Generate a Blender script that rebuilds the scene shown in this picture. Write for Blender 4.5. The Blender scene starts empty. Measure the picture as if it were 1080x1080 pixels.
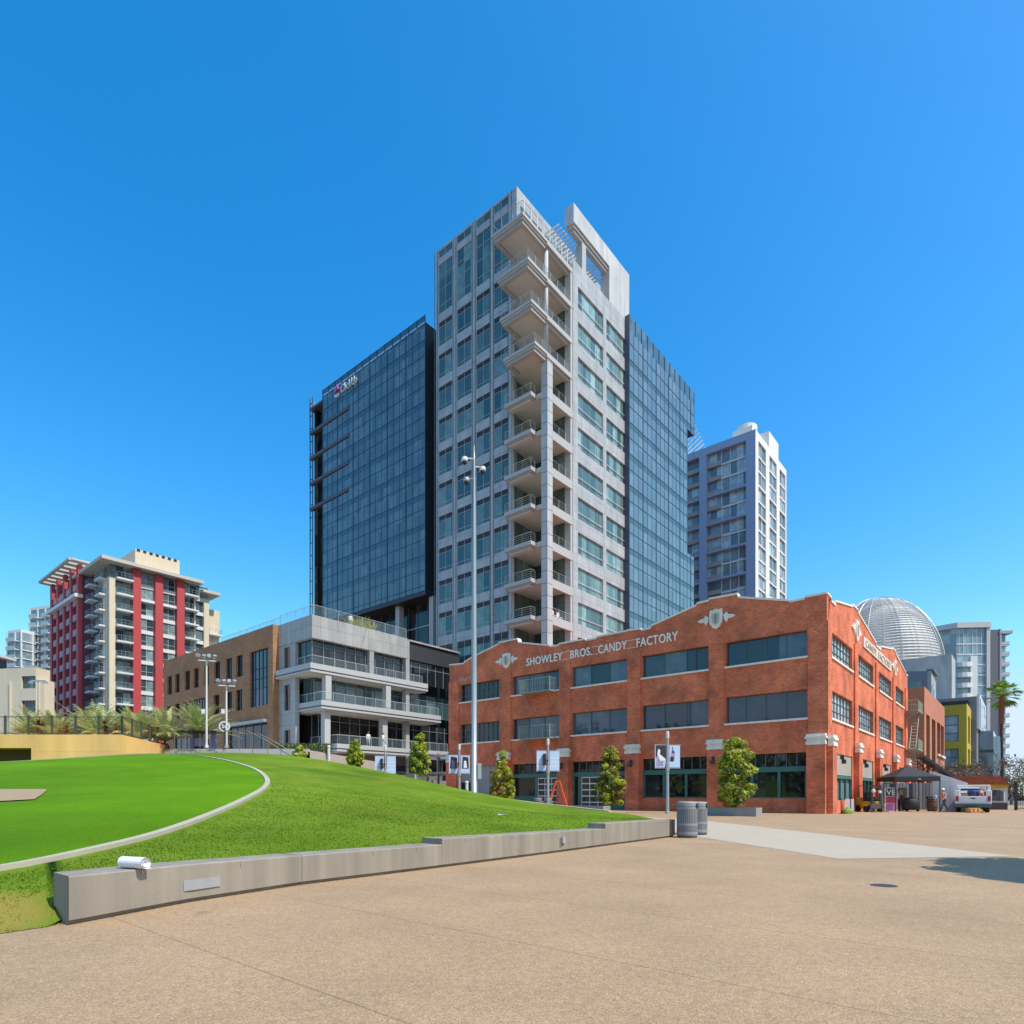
import bpy, bmesh, math, random
import numpy as np
from mathutils import Matrix, Vector
random.seed(11)
S = bpy.context.scene
COL = S.collection
R_ = math.radians
PI = math.pi
# ---------------------------------------------------------------- street grid
RX, RY = 0.64061, 0.76787          # direction of the side street (away, to the right)
TH = math.atan2(-RX, RY)           # rotation of the building grid about z
GX, GY = 21.51, 42.24              # world position of the brick factory's street corner
def gw(x, y): return (GX + x*RY + y*RX, GY - x*RX + y*RY)

# ---------------------------------------------------------------- objects
ORG = {}
def tag(o, label=None, cat=None, group=None, kind=None):
    if label: o['label'] = label
    if cat: o['category'] = cat
    if group: o['group'] = group
    if kind: o['kind'] = kind
    return o
def thing(name, label, cat, loc=(0, 0, 0), rz=0.0, group=None):
    o = bpy.data.objects.new(name, None); COL.objects.link(o)
    o.empty_display_size = .2
    o.location = loc; o.rotation_euler = (0, 0, rz)
    ORG[o.name] = (0, 0, 0)
    return tag(o, label, cat, group)
def building(name, label, cat, ox, oy, oz=0.0, group=None):
    """a thing standing on the street grid; its parts are given in grid metres"""
    x, y = gw(ox, oy)
    o = thing(name, label, cat, (x, y, oz), TH, group)
    ORG[o.name] = (ox, oy, oz)
    return o

class MB:
    def __init__(s): s.v = []; s.f = []; s.m = []
    def quad(s, a, b, c, d, m=0):
        n = len(s.v); s.v += [a, b, c, d]; s.f.append((n, n+1, n+2, n+3)); s.m.append(m)
    def poly(s, pts, m=0):
        n = len(s.v); s.v += list(pts); s.f.append(tuple(range(n, n+len(pts)))); s.m.append(m)
    def box(s, x0, x1, y0, y1, z0, z1, m=0):
        if x0 > x1: x0, x1 = x1, x0
        if y0 > y1: y0, y1 = y1, y0
        if z0 > z1: z0, z1 = z1, z0
        n = len(s.v)
        s.v += [(x0,y0,z0),(x1,y0,z0),(x1,y1,z0),(x0,y1,z0),(x0,y0,z1),(x1,y0,z1),(x1,y1,z1),(x0,y1,z1)]
        for q in ((0,3,2,1),(4,5,6,7),(0,1,5,4),(1,2,6,5),(2,3,7,6),(3,0,4,7)):
            s.f.append(tuple(n+i for i in q)); s.m.append(m)
    def prism(s, pts, axis, a0, a1, m=0):
        """2-D outline swept along an axis; axis 'y': pts=(x,z), 'x': pts=(y,z), 'z': pts=(x,y)"""
        def P(p, a): return {'y': (p[0], a, p[1]), 'x': (a, p[0], p[1]), 'z': (p[0], p[1], a)}[axis]
        n = len(s.v); k = len(pts)
        s.v += [P(p, a0) for p in pts] + [P(p, a1) for p in pts]
        s.f.append(tuple(n+i for i in range(k))); s.m.append(m)
        s.f.append(tuple(n+k+i for i in reversed(range(k)))); s.m.append(m)
        for i in range(k):
            j = (i+1) % k
            s.f.append((n+j, n+i, n+k+i, n+k+j)); s.m.append(m)
    def tube(s, pts, r, n=8, m=0, cap=True, r1=None):
        pts = [Vector(p) for p in pts]; rings = []
        for i, p in enumerate(pts):
            d = (pts[min(i+1, len(pts)-1)] - pts[max(i-1, 0)]).normalized()
            u = d.cross(Vector((0, 0, 1)))
            if u.length < 1e-4: u = Vector((1, 0, 0))
            u.normalize(); w = d.cross(u)
            rr = r if r1 is None else r + (r1-r)*i/max(1, len(pts)-1)
            st = len(s.v); rings.append(st)
            for k in range(n):
                a = 2*PI*k/n; q = p + u*(math.cos(a)*rr) + w*(math.sin(a)*rr); s.v.append(tuple(q))
        for a, b in zip(rings, rings[1:]):
            for k in range(n):
                l = (k+1) % n
                s.f.append((a+k, a+l, b+l, b+k)); s.m.append(m)
        if cap:
            s.f.append(tuple(rings[0]+k for k in reversed(range(n)))); s.m.append(m)
            s.f.append(tuple(rings[-1]+k for k in range(n))); s.m.append(m)
    def bar(s, p, q, w=.04, m=0): s.tube([p, q], w/2, 4, m)
    def lathe(s, prof, c=(0, 0, 0), n=20, m=0):
        rings = []
        for r, z in prof:
            st = len(s.v); rings.append(st)
            for k in range(n):
                a = 2*PI*k/n; s.v.append((c[0]+r*math.cos(a), c[1]+r*math.sin(a), c[2]+z))
        for a, b in zip(rings, rings[1:]):
            for k in range(n):
                l = (k+1) % n; s.f.append((a+k, a+l, b+l, b+k)); s.m.append(m)
        s.f.append(tuple(rings[0]+k for k in reversed(range(n)))); s.m.append(m)
        s.f.append(tuple(rings[-1]+k for k in range(n))); s.m.append(m)
    def mesh(s, name, mats, off=(0, 0, 0), smooth=False):
        me = bpy.data.meshes.new(name)
        ox, oy, oz = off
        me.from_pydata([(v[0]-ox, v[1]-oy, v[2]-oz) for v in s.v], [], s.f)
        if not isinstance(mats, (list, tuple)): mats = [mats]
        for m in mats: me.materials.append(m)
        me.polygons.foreach_set('material_index', s.m)
        uv = me.uv_layers.new(name='UVMap')
        vs = me.vertices; buf = [0.0]*(2*len(me.loops))
        for p in me.polygons:
            n = p.normal; ax, ay, az = abs(n.x), abs(n.y), abs(n.z)
            for li in p.loop_indices:
                c = vs[me.loops[li].vertex_index].co
                if az > .75: t = (c.x, c.y)
                elif ax > ay: t = (c.y, c.z)
                else: t = (c.x, c.z)
                buf[2*li], buf[2*li+1] = t
        uv.data.foreach_set('uv', buf)
        if smooth: me.polygons.foreach_set('use_smooth', [True]*len(me.polygons))
        me.update()
        return me
    def build(s, name, mats, parent=None, smooth=False, bevel=0.0):
        off = ORG.get(parent.name, (0, 0, 0)) if parent else (0, 0, 0)
        o = bpy.data.objects.new(name, s.mesh(name, mats, off, smooth)); COL.objects.link(o)
        if parent: o.parent = parent; ORG[o.name] = off
        if bevel:
            b = o.modifiers.new('bevel', 'BEVEL'); b.width = bevel; b.segments = 2; b.limit_method = 'ANGLE'
        return o
def place(mesh, name, parent, p, rz=0.0):
    """another object sharing a mesh, put at grid point p under its parent"""
    off = ORG.get(parent.name, (0, 0, 0))
    o = bpy.data.objects.new(name, mesh); COL.objects.link(o); o.parent = parent
    o.location = (p[0]-off[0], p[1]-off[1], p[2]-off[2]); o.rotation_euler = (0, 0, rz)
    ORG[o.name] = (0, 0, 0)
    return o
def copy_tree(o, parent=None):
    c = o.copy(); COL.objects.link(c); c.parent = parent
    for ch in [k for k in KIDS.get(o.name, [])]: copy_tree(ch, c)
    return c
KIDS = {}
def index_kids():
    KIDS.clear()
    for o in bpy.data.objects:
        if o.parent: KIDS.setdefault(o.parent.name, []).append(o)
def facade(mb, axis, plane, u0, u1, z0, z1, holes, depth, m=0, mr=None):
    """front skin with recessed openings; axis 'y' faces -y (u=x), axis 'x' faces +x (u=y)"""
    mr = m if mr is None else mr
    def P(u, z, d=0):
        return (u, plane+d, z) if axis == 'y' else (plane-d, u, z)
    us = sorted({u0, u1, *[h[0] for h in holes], *[h[1] for h in holes]})
    zs = sorted({z0, z1, *[h[2] for h in holes], *[h[3] for h in holes]})
    for a, b in zip(us, us[1:]):
        if b-a < 1e-6: continue
        run = None
        for c, d in list(zip(zs, zs[1:])) + [(None, None)]:
            solid = c is not None and not any(h[0] < (a+b)/2 < h[1] and h[2] < (c+d)/2 < h[3] for h in holes)
            if solid: run = (run[0], d) if run else (c, d)
            elif run:
                mb.quad(P(a, run[0]), P(b, run[0]), P(b, run[1]), P(a, run[1]), m); run = None
    for h in holes:
        a, b, c, d = h[:4]
        mb.quad(P(a, c), P(a, d), P(a, d, depth), P(a, c, depth), mr)
        mb.quad(P(b, c), P(b, c, depth), P(b, d, depth), P(b, d), mr)
        mb.quad(P(a, c), P(a, c, depth), P(b, c, depth), P(b, c), mr)
        mb.quad(P(a, d), P(b, d), P(b, d, depth), P(a, d, depth), mr)
def text_mesh(body, size, ext, mat, name, sx=1.0, bold=0.0):
    cu = bpy.data.curves.new(name, 'FONT'); cu.body = body; cu.size = size; cu.extrude = ext
    cu.offset = bold; cu.align_x = 'LEFT'; cu.resolution_u = 3; cu.space_character = 1.08
    ob = bpy.data.objects.new(name, cu); COL.objects.link(ob)
    dg = bpy.context.evaluated_depsgraph_get()
    me = bpy.data.meshes.new_from_object(ob.evaluated_get(dg))
    bpy.data.objects.remove(ob)
    for v in me.vertices: v.co.x *= sx
    me.materials.clear(); me.materials.append(mat)
    return me
def lettering(body, size, ext, mat, parent, p, facing, width=None, name='lettering', bold=0.0):
    me = text_mesh(body, size, ext, mat, name, 1.0, bold)
    xs = [v.co.x for v in me.vertices]
    if width:
        k = width/(max(xs)-min(xs))
        for v in me.vertices: v.co.x *= k
    o = place(me, name, parent, p)
    o.rotation_euler = (PI/2, 0, 0 if facing == '-y' else PI/2)
    return o

# ---------------------------------------------------------------- materials
MATS = {}
def _nodes(name):
    m = bpy.data.materials.new(name); m.use_nodes = True
    nt = m.node_tree; b = nt.nodes['Principled BSDF']
    return m, nt, b, nt.nodes, nt.links
def rgb(c): return (c[0], c[1], c[2], 1)
def mat(name, col, rough=.6, metal=0.0, var=.12, vs=.6, bump=0.0, bs=20.0, fine=0.0, spec=.5, streak=0.0, col2=None):
    if name in MATS: return MATS[name]
    m, nt, b, N, K = _nodes(name)
    tc = N.new('ShaderNodeTexCoord')
    b.inputs['Roughness'].default_value = rough; b.inputs['Metallic'].default_value = metal
    b.inputs['Specular IOR Level'].default_value = spec
    b.inputs['Base Color'].default_value = rgb(col)
    out = None
    if var:
        n = N.new('ShaderNodeTexNoise'); n.inputs['Scale'].default_value = vs; n.inputs['Detail'].default_value = 5
        K.new(tc.outputs['Object'], n.inputs['Vector'])
        r = N.new('ShaderNodeMix'); r.data_type = 'RGBA'
        c2 = col2 or tuple(min(1, c*(1+var)) for c in col)
        r.inputs['A'].default_value = rgb(tuple(c*(1-var) for c in col)); r.inputs['B'].default_value = rgb(c2)
        K.new(n.outputs['Fac'], r.inputs['Factor']); out = r.outputs['Result']
        if fine or streak:
            n2 = N.new('ShaderNodeTexNoise'); n2.inputs['Detail'].default_value = 3
            if streak:
                mp = N.new('ShaderNodeMapping'); mp.inputs['Scale'].default_value = (2.2, 2.2, .12)
                K.new(tc.outputs['Object'], mp.inputs['Vector']); K.new(mp.outputs['Vector'], n2.inputs['Vector'])
                n2.inputs['Scale'].default_value = 1.5
            else:
                n2.inputs['Scale'].default_value = 60; K.new(tc.outputs['Object'], n2.inputs['Vector'])
            mr = N.new('ShaderNodeMapRange'); k = fine or streak
            mr.inputs['To Min'].default_value = 1-k; mr.inputs['To Max'].default_value = 1+k
            mr.inputs['From Min'].default_value = .3; mr.inputs['From Max'].default_value = .7
            K.new(n2.outputs['Fac'], mr.inputs['Value'])
            mu = N.new('ShaderNodeVectorMath'); mu.operation = 'SCALE'
            K.new(out, mu.inputs[0]); K.new(mr.outputs['Result'], mu.inputs['Scale']); out = mu.outputs['Vector']
        K.new(out, b.inputs['Base Color'])
    if bump:
        nb = N.new('ShaderNodeTexNoise'); nb.inputs['Scale'].default_value = bs; nb.inputs['Detail'].default_value = 4
        K.new(tc.outputs['Object'], nb.inputs['Vector'])
        bp = N.new('ShaderNodeBump'); bp.inputs['Strength'].default_value = bump; bp.inputs['Distance'].default_value = .02
        K.new(nb.outputs['Fac'], bp.inputs['Height']); K.new(bp.outputs['Normal'], b.inputs['Normal'])
    MATS[name] = m
    return m
def brick(name, c1, c2, mortar, bw=.24, bh=.08, stain=.35, ms=.012):
    m, nt, b, N, K = _nodes(name)
    tc = N.new('ShaderNodeTexCoord')
    t = N.new('ShaderNodeTexBrick'); t.inputs['Scale'].default_value = 1
    t.inputs['Brick Width'].default_value = bw; t.inputs['Row Height'].default_value = bh
    t.inputs['Mortar Size'].default_value = ms; t.inputs['Bias'].default_value = -.1
    t.inputs['Color1'].default_value = rgb(c1); t.inputs['Color2'].default_value = rgb(c2); t.inputs['Mortar'].default_value = rgb(mortar)
    K.new(tc.outputs['UV'], t.inputs['Vector'])
    n = N.new('ShaderNodeTexNoise'); n.inputs['Scale'].default_value = .45; n.inputs['Detail'].default_value = 7; n.inputs['Roughness'].default_value = .65
    K.new(tc.outputs['Object'], n.inputs['Vector'])
    mr = N.new('ShaderNodeMapRange'); mr.inputs['From Min'].default_value = .32; mr.inputs['From Max'].default_value = .68
    mr.inputs['To Min'].default_value = 1-stain; mr.inputs['To Max'].default_value = 1+stain*.75
    K.new(n.outputs['Fac'], mr.inputs['Value'])
    mu = N.new('ShaderNodeVectorMath'); mu.operation = 'SCALE'
    n6 = N.new('ShaderNodeTexNoise'); n6.inputs['Scale'].default_value = 2.6; n6.inputs['Detail'].default_value = 8; n6.inputs['Roughness'].default_value = .75
    mp6 = N.new('ShaderNodeMapping'); mp6.inputs['Scale'].default_value = (1, 1, 3.2); K.new(tc.outputs['Object'], mp6.inputs['Vector']); K.new(mp6.outputs['Vector'], n6.inputs['Vector'])
    m6 = N.new('ShaderNodeMapRange'); m6.inputs['From Min'].default_value = .3; m6.inputs['From Max'].default_value = .7; m6.inputs['To Min'].default_value = .72; m6.inputs['To Max'].default_value = 1.28
    K.new(n6.outputs['Fac'], m6.inputs['Value']); mq6 = N.new('ShaderNodeMath'); mq6.operation = 'MULTIPLY'; K.new(mr.outputs['Result'], mq6.inputs[0]); K.new(m6.outputs['Result'], mq6.inputs[1])
    K.new(t.outputs['Color'], mu.inputs[0]); K.new(mq6.outputs['Value'], mu.inputs['Scale'])
    # pale lime bloom in patches
    n2 = N.new('ShaderNodeTexNoise'); n2.inputs['Scale'].default_value = .9; n2.inputs['Detail'].default_value = 6
    mp = N.new('ShaderNodeMapping'); mp.inputs['Location'].default_value = (7, 3, 1); mp.inputs['Scale'].default_value = (1, 1, .45)
    K.new(tc.outputs['Object'], mp.inputs['Vector']); K.new(mp.outputs['Vector'], n2.inputs['Vector'])
    m2 = N.new('ShaderNodeMapRange'); m2.inputs['From Min'].default_value = .52; m2.inputs['From Max'].default_value = .8
    m2.inputs['To Max'].default_value = .22
    K.new(n2.outputs['Fac'], m2.inputs['Value'])
    mx = N.new('ShaderNodeMix'); mx.data_type = 'RGBA'; mx.inputs['B'].default_value = rgb(mortar)
    K.new(m2.outputs['Result'], mx.inputs['Factor']); K.new(mu.outputs['Vector'], mx.inputs['A'])
    K.new(mx.outputs['Result'], b.inputs['Base Color'])
    b.inputs['Roughness'].default_value = .85
    bp = N.new('ShaderNodeBump'); bp.inputs['Strength'].default_value = .35; bp.inputs['Distance'].default_value = .01
    K.new(t.outputs['Fac'], bp.inputs['Height']); bp.invert = True; K.new(bp.outputs['Normal'], b.inputs['Normal'])
    MATS[name] = m
    return m
def panel(name, col, pw, ph, rough=.5, line=.35, ms=.02, var=.06, metal=0.0, off=.0):
    """cladding with open joints every pw x ph metres"""
    m, nt, b, N, K = _nodes(name)
    tc = N.new('ShaderNodeTexCoord')
    t = N.new('ShaderNodeTexBrick'); t.offset = off; t.inputs['Scale'].default_value = 1
    t.inputs['Brick Width'].default_value = pw; t.inputs['Row Height'].default_value = ph
    t.inputs['Mortar Size'].default_value = ms; t.inputs['Mortar Smooth'].default_value = 0
    t.inputs['Color1'].default_value = rgb(tuple(c*(1-var) for c in col)); t.inputs['Color2'].default_value = rgb(tuple(c*(1+var) for c in col))
    t.inputs['Mortar'].default_value = rgb(tuple(c*line for c in col))
    K.new(tc.outputs['UV'], t.inputs['Vector'])
    n = N.new('ShaderNodeTexNoise'); n.inputs['Scale'].default_value = .9; n.inputs['Detail'].default_value = 7
    mp = N.new('ShaderNodeMapping'); mp.inputs['Scale'].default_value = (1, 1, .25); K.new(tc.outputs['Object'], mp.inputs['Vector']); K.new(mp.outputs['Vector'], n.inputs['Vector'])
    mr = N.new('ShaderNodeMapRange'); mr.inputs['To Min'].default_value = .80; mr.inputs['To Max'].default_value = 1.15; mr.inputs['From Min'].default_value = .25; mr.inputs['From Max'].default_value = .75
    K.new(n.outputs['Fac'], mr.inputs['Value'])
    mu = N.new('ShaderNodeVectorMath'); mu.operation = 'SCALE'
    K.new(t.outputs['Color'], mu.inputs[0]); K.new(mr.outputs['Result'], mu.inputs['Scale'])
    K.new(mu.outputs['Vector'], b.inputs['Base Color'])
    b.inputs['Roughness'].default_value = rough; b.inputs['Metallic'].default_value = metal
    MATS[name] = m
    return m
def glass(name, dark, light, pw=1.3, ph=3.0, ior=1.7, amount=.5, rough=.03, wobble=.03, power=2.0):
    """opaque-looking window glass: a mirror coat over rooms and blinds that differ from pane to pane"""
    m, nt, b, N, K = _nodes(name)
    tc = N.new('ShaderNodeTexCoord'); oi = N.new('ShaderNodeObjectInfo')
    sp = N.new('ShaderNodeVectorMath'); sp.operation = 'DIVIDE'; sp.inputs[1].default_value = (pw, ph, 1)
    K.new(tc.outputs['UV'], sp.inputs[0])
    fl = N.new('ShaderNodeVectorMath'); fl.operation = 'FLOOR'; K.new(sp.outputs['Vector'], fl.inputs[0])
    ad = N.new('ShaderNodeVectorMath'); ad.operation = 'ADD'; K.new(fl.outputs['Vector'], ad.inputs[0])
    rs = N.new('ShaderNodeMath'); rs.operation = 'MULTIPLY'; rs.inputs[1].default_value = 91.7
    K.new(oi.outputs['Random'], rs.inputs[0]); K.new(rs.outputs['Value'], ad.inputs[1])
    wn = N.new('ShaderNodeTexWhiteNoise'); wn.noise_dimensions = '3D'; K.new(ad.outputs['Vector'], wn.inputs['Vector'])
    pw_ = N.new('ShaderNodeMath'); pw_.operation = 'POWER'; pw_.inputs[1].default_value = power
    K.new(wn.outputs['Value'], pw_.inputs[0])
    n = N.new('ShaderNodeTexNoise'); n.inputs['Scale'].default_value = .8; n.inputs['Detail'].default_value = 4
    K.new(tc.outputs['UV'], n.inputs['Vector'])
    mm = N.new('ShaderNodeMath'); mm.operation = 'MULTIPLY'; K.new(pw_.outputs['Value'], mm.inputs[0])
    mr = N.new('ShaderNodeMapRange'); mr.inputs['From Min'].default_value = .3; mr.inputs['From Max'].default_value = .7
    mr.inputs['To Min'].default_value = .55*amount; mr.inputs['To Max'].default_value = 1.5*amount
    K.new(n.outputs['Fac'], mr.inputs['Value']); K.new(mr.outputs['Result'], mm.inputs[1])
    mx = N.new('ShaderNodeMix'); mx.data_type = 'RGBA'
    mx.inputs['A'].default_value = rgb(dark); mx.inputs['B'].default_value = rgb(light)
    K.new(mm.outputs['Value'], mx.inputs['Factor']); K.new(mx.outputs['Result'], b.inputs['Base Color'])
    b.inputs['Roughness'].default_value = rough; b.inputs['IOR'].default_value = ior
    if wobble:
        # every pane sits at a very slightly different tilt
        sb = N.new('ShaderNodeVectorMath'); sb.operation = 'SUBTRACT'; sb.inputs[1].default_value = (.5, .5, .5)
        K.new(wn.outputs['Color'], sb.inputs[0])
        sc = N.new('ShaderNodeVectorMath'); sc.operation = 'SCALE'; sc.inputs['Scale'].default_value = wobble; K.new(sb.outputs['Vector'], sc.inputs[0])
        ge = N.new('ShaderNodeNewGeometry')
        an = N.new('ShaderNodeVectorMath'); an.operation = 'ADD'; K.new(ge.outputs['Normal'], an.inputs[0]); K.new(sc.outputs['Vector'], an.inputs[1])
        no = N.new('ShaderNodeVectorMath'); no.operation = 'NORMALIZE'; K.new(an.outputs['Vector'], no.inputs[0])
        K.new(no.outputs['Vector'], b.inputs['Normal'])
    MATS[name] = m
    return m
def leaf(name, col, trans=.25):
    m, nt, b, N, K = _nodes(name)
    tc = N.new('ShaderNodeTexCoord'); n = N.new('ShaderNodeTexNoise'); n.inputs['Scale'].default_value = 2.5
    K.new(tc.outputs['Object'], n.inputs['Vector'])
    r = N.new('ShaderNodeMix'); r.data_type = 'RGBA'
    r.inputs['A'].default_value = rgb(tuple(c*.7 for c in col)); r.inputs['B'].default_value = rgb(tuple(c*1.3 for c in col))
    K.new(n.outputs['Fac'], r.inputs['Factor']); K.new(r.outputs['Result'], b.inputs['Base Color'])
    b.inputs['Roughness'].default_value = .45
    t = N.new('ShaderNodeBsdfTranslucent'); K.new(r.outputs['Result'], t.inputs['Color'])
    mx = N.new('ShaderNodeMixShader'); mx.inputs['Fac'].default_value = trans
    K.new(b.outputs['BSDF'], mx.inputs[1]); K.new(t.outputs['BSDF'], mx.inputs[2])
    K.new(mx.outputs['Shader'], N['Material Output'].inputs['Surface'])
    MATS[name] = m
    return m
# ---------------------------------------------------------------- camera, sky, sun
SUN_EL, SUN_DIR = R_(56), Vector((.83, -.557, 0)).normalized()
w = bpy.data.worlds.new('World'); S.world = w; w.use_nodes = True
wn = w.node_tree.nodes; wl = w.node_tree.links
sky = wn.new('ShaderNodeTexSky'); sky.sky_type = 'NISHITA'; sky.sun_disc = False
sky.sun_elevation = SUN_EL; sky.sun_rotation = math.atan2(SUN_DIR.x, SUN_DIR.y)
sky.air_density = 1.0; sky.dust_density = .9; sky.ozone_density = 1.6
hs = wn.new('ShaderNodeHueSaturation'); hs.inputs['Saturation'].default_value = 1.47; hs.inputs['Hue'].default_value = .495; hs.inputs['Value'].default_value = 1.15
wl.new(sky.outputs['Color'], hs.inputs['Color']); cap = wn.new('ShaderNodeVectorMath'); cap.operation = 'MINIMUM'; cap.inputs[1].default_value = (2.9, 3.6, 4.6)
wl.new(hs.outputs['Color'], cap.inputs[0]); wl.new(cap.outputs['Vector'], wn['Background'].inputs['Color'])
wn['Background'].inputs['Strength'].default_value = .15
sl = bpy.data.lights.new('sun', 'SUN'); sl.energy = 3.0; sl.angle = R_(.5); sl.color = (1, .95, .87)
so = bpy.data.objects.new('sun', sl); COL.objects.link(so)
sd = SUN_DIR*math.cos(SUN_EL) + Vector((0, 0, math.sin(SUN_EL)))
so.rotation_euler = sd.to_track_quat('Z', 'Y').to_euler(); so.location = (60, -40, 90)
cam = bpy.data.cameras.new('camera'); co = bpy.data.objects.new('camera', cam); COL.objects.link(co)
co.location = (0, 0, 1.25); co.rotation_euler = (PI/2, 0, 0)
cam.sensor_width = 36; cam.lens = 36*652/1080; cam.shift_y = 299/1080; cam.clip_end = 6000; cam.clip_start = .05
S.camera = co
S.view_settings.view_transform = 'Standard'; S.view_settings.look = 'None'
S.view_settings.exposure = .7; S.view_settings.gamma = 1
S.cycles.max_bounces = 6

# ---------------------------------------------------------------- ground
def plaza_mat():
    m, nt, b, N, K = _nodes('exposed_aggregate')
    tc = N.new('ShaderNodeTexCoord')
    v = N.new('ShaderNodeTexVoronoi'); v.inputs['Scale'].default_value = 120
    K.new(tc.outputs['Object'], v.inputs['Vector'])
    cr = N.new('ShaderNodeValToRGB'); e = cr.color_ramp.elements
    sep = N.new('ShaderNodeSeparateColor'); K.new(v.outputs['Color'], sep.inputs['Color'])
    e[0].position = 0; e[0].color = (.25, .158, .088, 1); e[1].position = 1; e[1].color = (.50, .365, .23, 1)
    x = e.new(.4); x.color = (.375, .238, .126, 1); x = e.new(.8); x.color = (.41, .268, .146, 1)
    K.new(sep.outputs['Red'], cr.inputs['Fac'])
    n = N.new('ShaderNodeTexNoise'); n.inputs['Scale'].default_value = .55; n.inputs['Detail'].default_value = 9; n.inputs['Roughness'].default_value = .62
    K.new(tc.outputs['Object'], n.inputs['Vector'])
    mr = N.new('ShaderNodeMapRange'); mr.inputs['From Min'].default_value = .3; mr.inputs['From Max'].default_value = .7
    mr.inputs['To Min'].default_value = .86; mr.inputs['To Max'].default_value = 1.12
    K.new(n.outputs['Fac'], mr.inputs['Value'])
    n3 = N.new('ShaderNodeTexNoise'); n3.inputs['Scale'].default_value = 14; n3.inputs['Detail'].default_value = 4
    K.new(tc.outputs['Object'], n3.inputs['Vector'])
    m3 = N.new('ShaderNodeMapRange'); m3.inputs['From Min'].default_value = .3; m3.inputs['From Max'].default_value = .7
    m3.inputs['To Min'].default_value = .9; m3.inputs['To Max'].default_value = 1.1; K.new(n3.outputs['Fac'], m3.inputs['Value'])
    mm = N.new('ShaderNodeMath'); mm.operation = 'MULTIPLY'; K.new(mr.outputs['Result'], mm.inputs[0]); K.new(m3.outputs['Result'], mm.inputs[1])
    # dark drip stains
    n4 = N.new('ShaderNodeTexNoise'); n4.inputs['Scale'].default_value = 1.3; n4.inputs['Detail'].default_value = 2; K.new(tc.outputs['Object'], n4.inputs['Vector'])
    m4 = N.new('ShaderNodeMapRange'); m4.inputs['From Min'].default_value = .70; m4.inputs['From Max'].default_value = .76
    m4.inputs['To Min'].default_value = 1; m4.inputs['To Max'].default_value = .72; K.new(n4.outputs['Fac'], m4.inputs['Value'])
    mm2 = N.new('ShaderNodeMath'); mm2.operation = 'MULTIPLY'; K.new(mm.outputs['Value'], mm2.inputs[0]); K.new(m4.outputs['Result'], mm2.inputs[1])
    vg = N.new('ShaderNodeTexVoronoi'); vg.inputs['Scale'].default_value = .8; K.new(tc.outputs['Object'], vg.inputs['Vector'])
    mg = N.new('ShaderNodeMapRange'); mg.inputs['From Min'].default_value = .018; mg.inputs['From Max'].default_value = .035; mg.inputs['To Min'].default_value = .55; mg.inputs['To Max'].default_value = 1; K.new(vg.outputs['Distance'], mg.inputs['Value'])
    mmg = N.new('ShaderNodeMath'); mmg.operation = 'MULTIPLY'; K.new(mm2.outputs['Value'], mmg.inputs[0]); K.new(mg.outputs['Result'], mmg.inputs[1]); mm2 = mmg
    # sawn control joints every 1.84 m across the walking direction
    dt = N.new('ShaderNodeVectorMath'); dt.operation = 'DOT_PRODUCT'; dt.inputs[1].default_value = (.641, .768, 0); K.new(tc.outputs['Object'], dt.inputs[0])
    nj = N.new('ShaderNodeMath'); nj.operation = 'MULTIPLY_ADD'; nj.inputs[1].default_value = .02; K.new(n3.outputs['Fac'], nj.inputs[0]); K.new(dt.outputs['Value'], nj.inputs[2])
    sb = N.new('ShaderNodeMath'); sb.operation = 'SUBTRACT'; sb.inputs[1].default_value = 2.25; K.new(nj.outputs['Value'], sb.inputs[0])
    pm = N.new('ShaderNodeMath'); pm.operation = 'PINGPONG'; pm.inputs[1].default_value = .92; K.new(sb.outputs['Value'], pm.inputs[0])
    lt = N.new('ShaderNodeMath'); lt.operation = 'LESS_THAN'; lt.inputs[1].default_value = .008; K.new(pm.outputs['Value'], lt.inputs[0])
    jm = N.new('ShaderNodeMapRange'); jm.inputs['To Min'].default_value = 1; jm.inputs['To Max'].default_value = .66; K.new(lt.outputs['Value'], jm.inputs['Value'])
    mm3 = N.new('ShaderNodeMath'); mm3.operation = 'MULTIPLY'; K.new(mm2.outputs['Value'], mm3.inputs[0]); K.new(jm.outputs['Result'], mm3.inputs[1])
    sc = N.new('ShaderNodeVectorMath'); sc.operation = 'SCALE'; K.new(cr.outputs['Color'], sc.inputs[0]); K.new(mm3.outputs['Value'], sc.inputs['Scale'])
    K.new(sc.outputs['Vector'], b.inputs['Base Color']); b.inputs['Roughness'].default_value = .8
    bp = N.new('ShaderNodeBump'); bp.inputs['Strength'].default_value = .5; bp.inputs['Distance'].default_value = .004
    K.new(v.outputs['Distance'], bp.inputs['Height']); K.new(bp.outputs['Normal'], b.inputs['Normal'])
    return m
PLAZA = plaza_mat()
CONC = mat('concrete', (.40, .385, .36), .8, var=.14, vs=.8, fine=.06, bump=.15, bs=30)
CONC_L = mat('pale_concrete', (.44, .37, .275), .8, var=.08, vs=.9, fine=.05, bump=.1, bs=40)
CONC_W = mat('wall_concrete', (.265, .228, .182), .75, var=.2, vs=1.3, streak=.2, bump=.12, bs=25)
ASPH = mat('asphalt', (.16, .15, .14), .9, var=.15, vs=.2, fine=.1)

def sheet(name, pts, z, m, kind='structure'):
    b = MB(); b.poly([(p[0], p[1], z) for p in pts]); o = b.build(name, m); return tag(o, kind=kind)
sheet('ground', [(-2500, -2500), (2500, -2500), (2500, 3500), (-2500, 3500)], -.02, ASPH)
sheet('plaza', [(-60, -30), (90, -30), (90, 78), (-60, 78)], 0, PLAZA)
sheet('concrete_path', [(5.6, 18.9), (6.44, 12.16), (10.35, 12.73), (9.6, 30.2), (7.6, 36), (5.6, 36), (5.45, 26)], .004, CONC_L)

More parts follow.
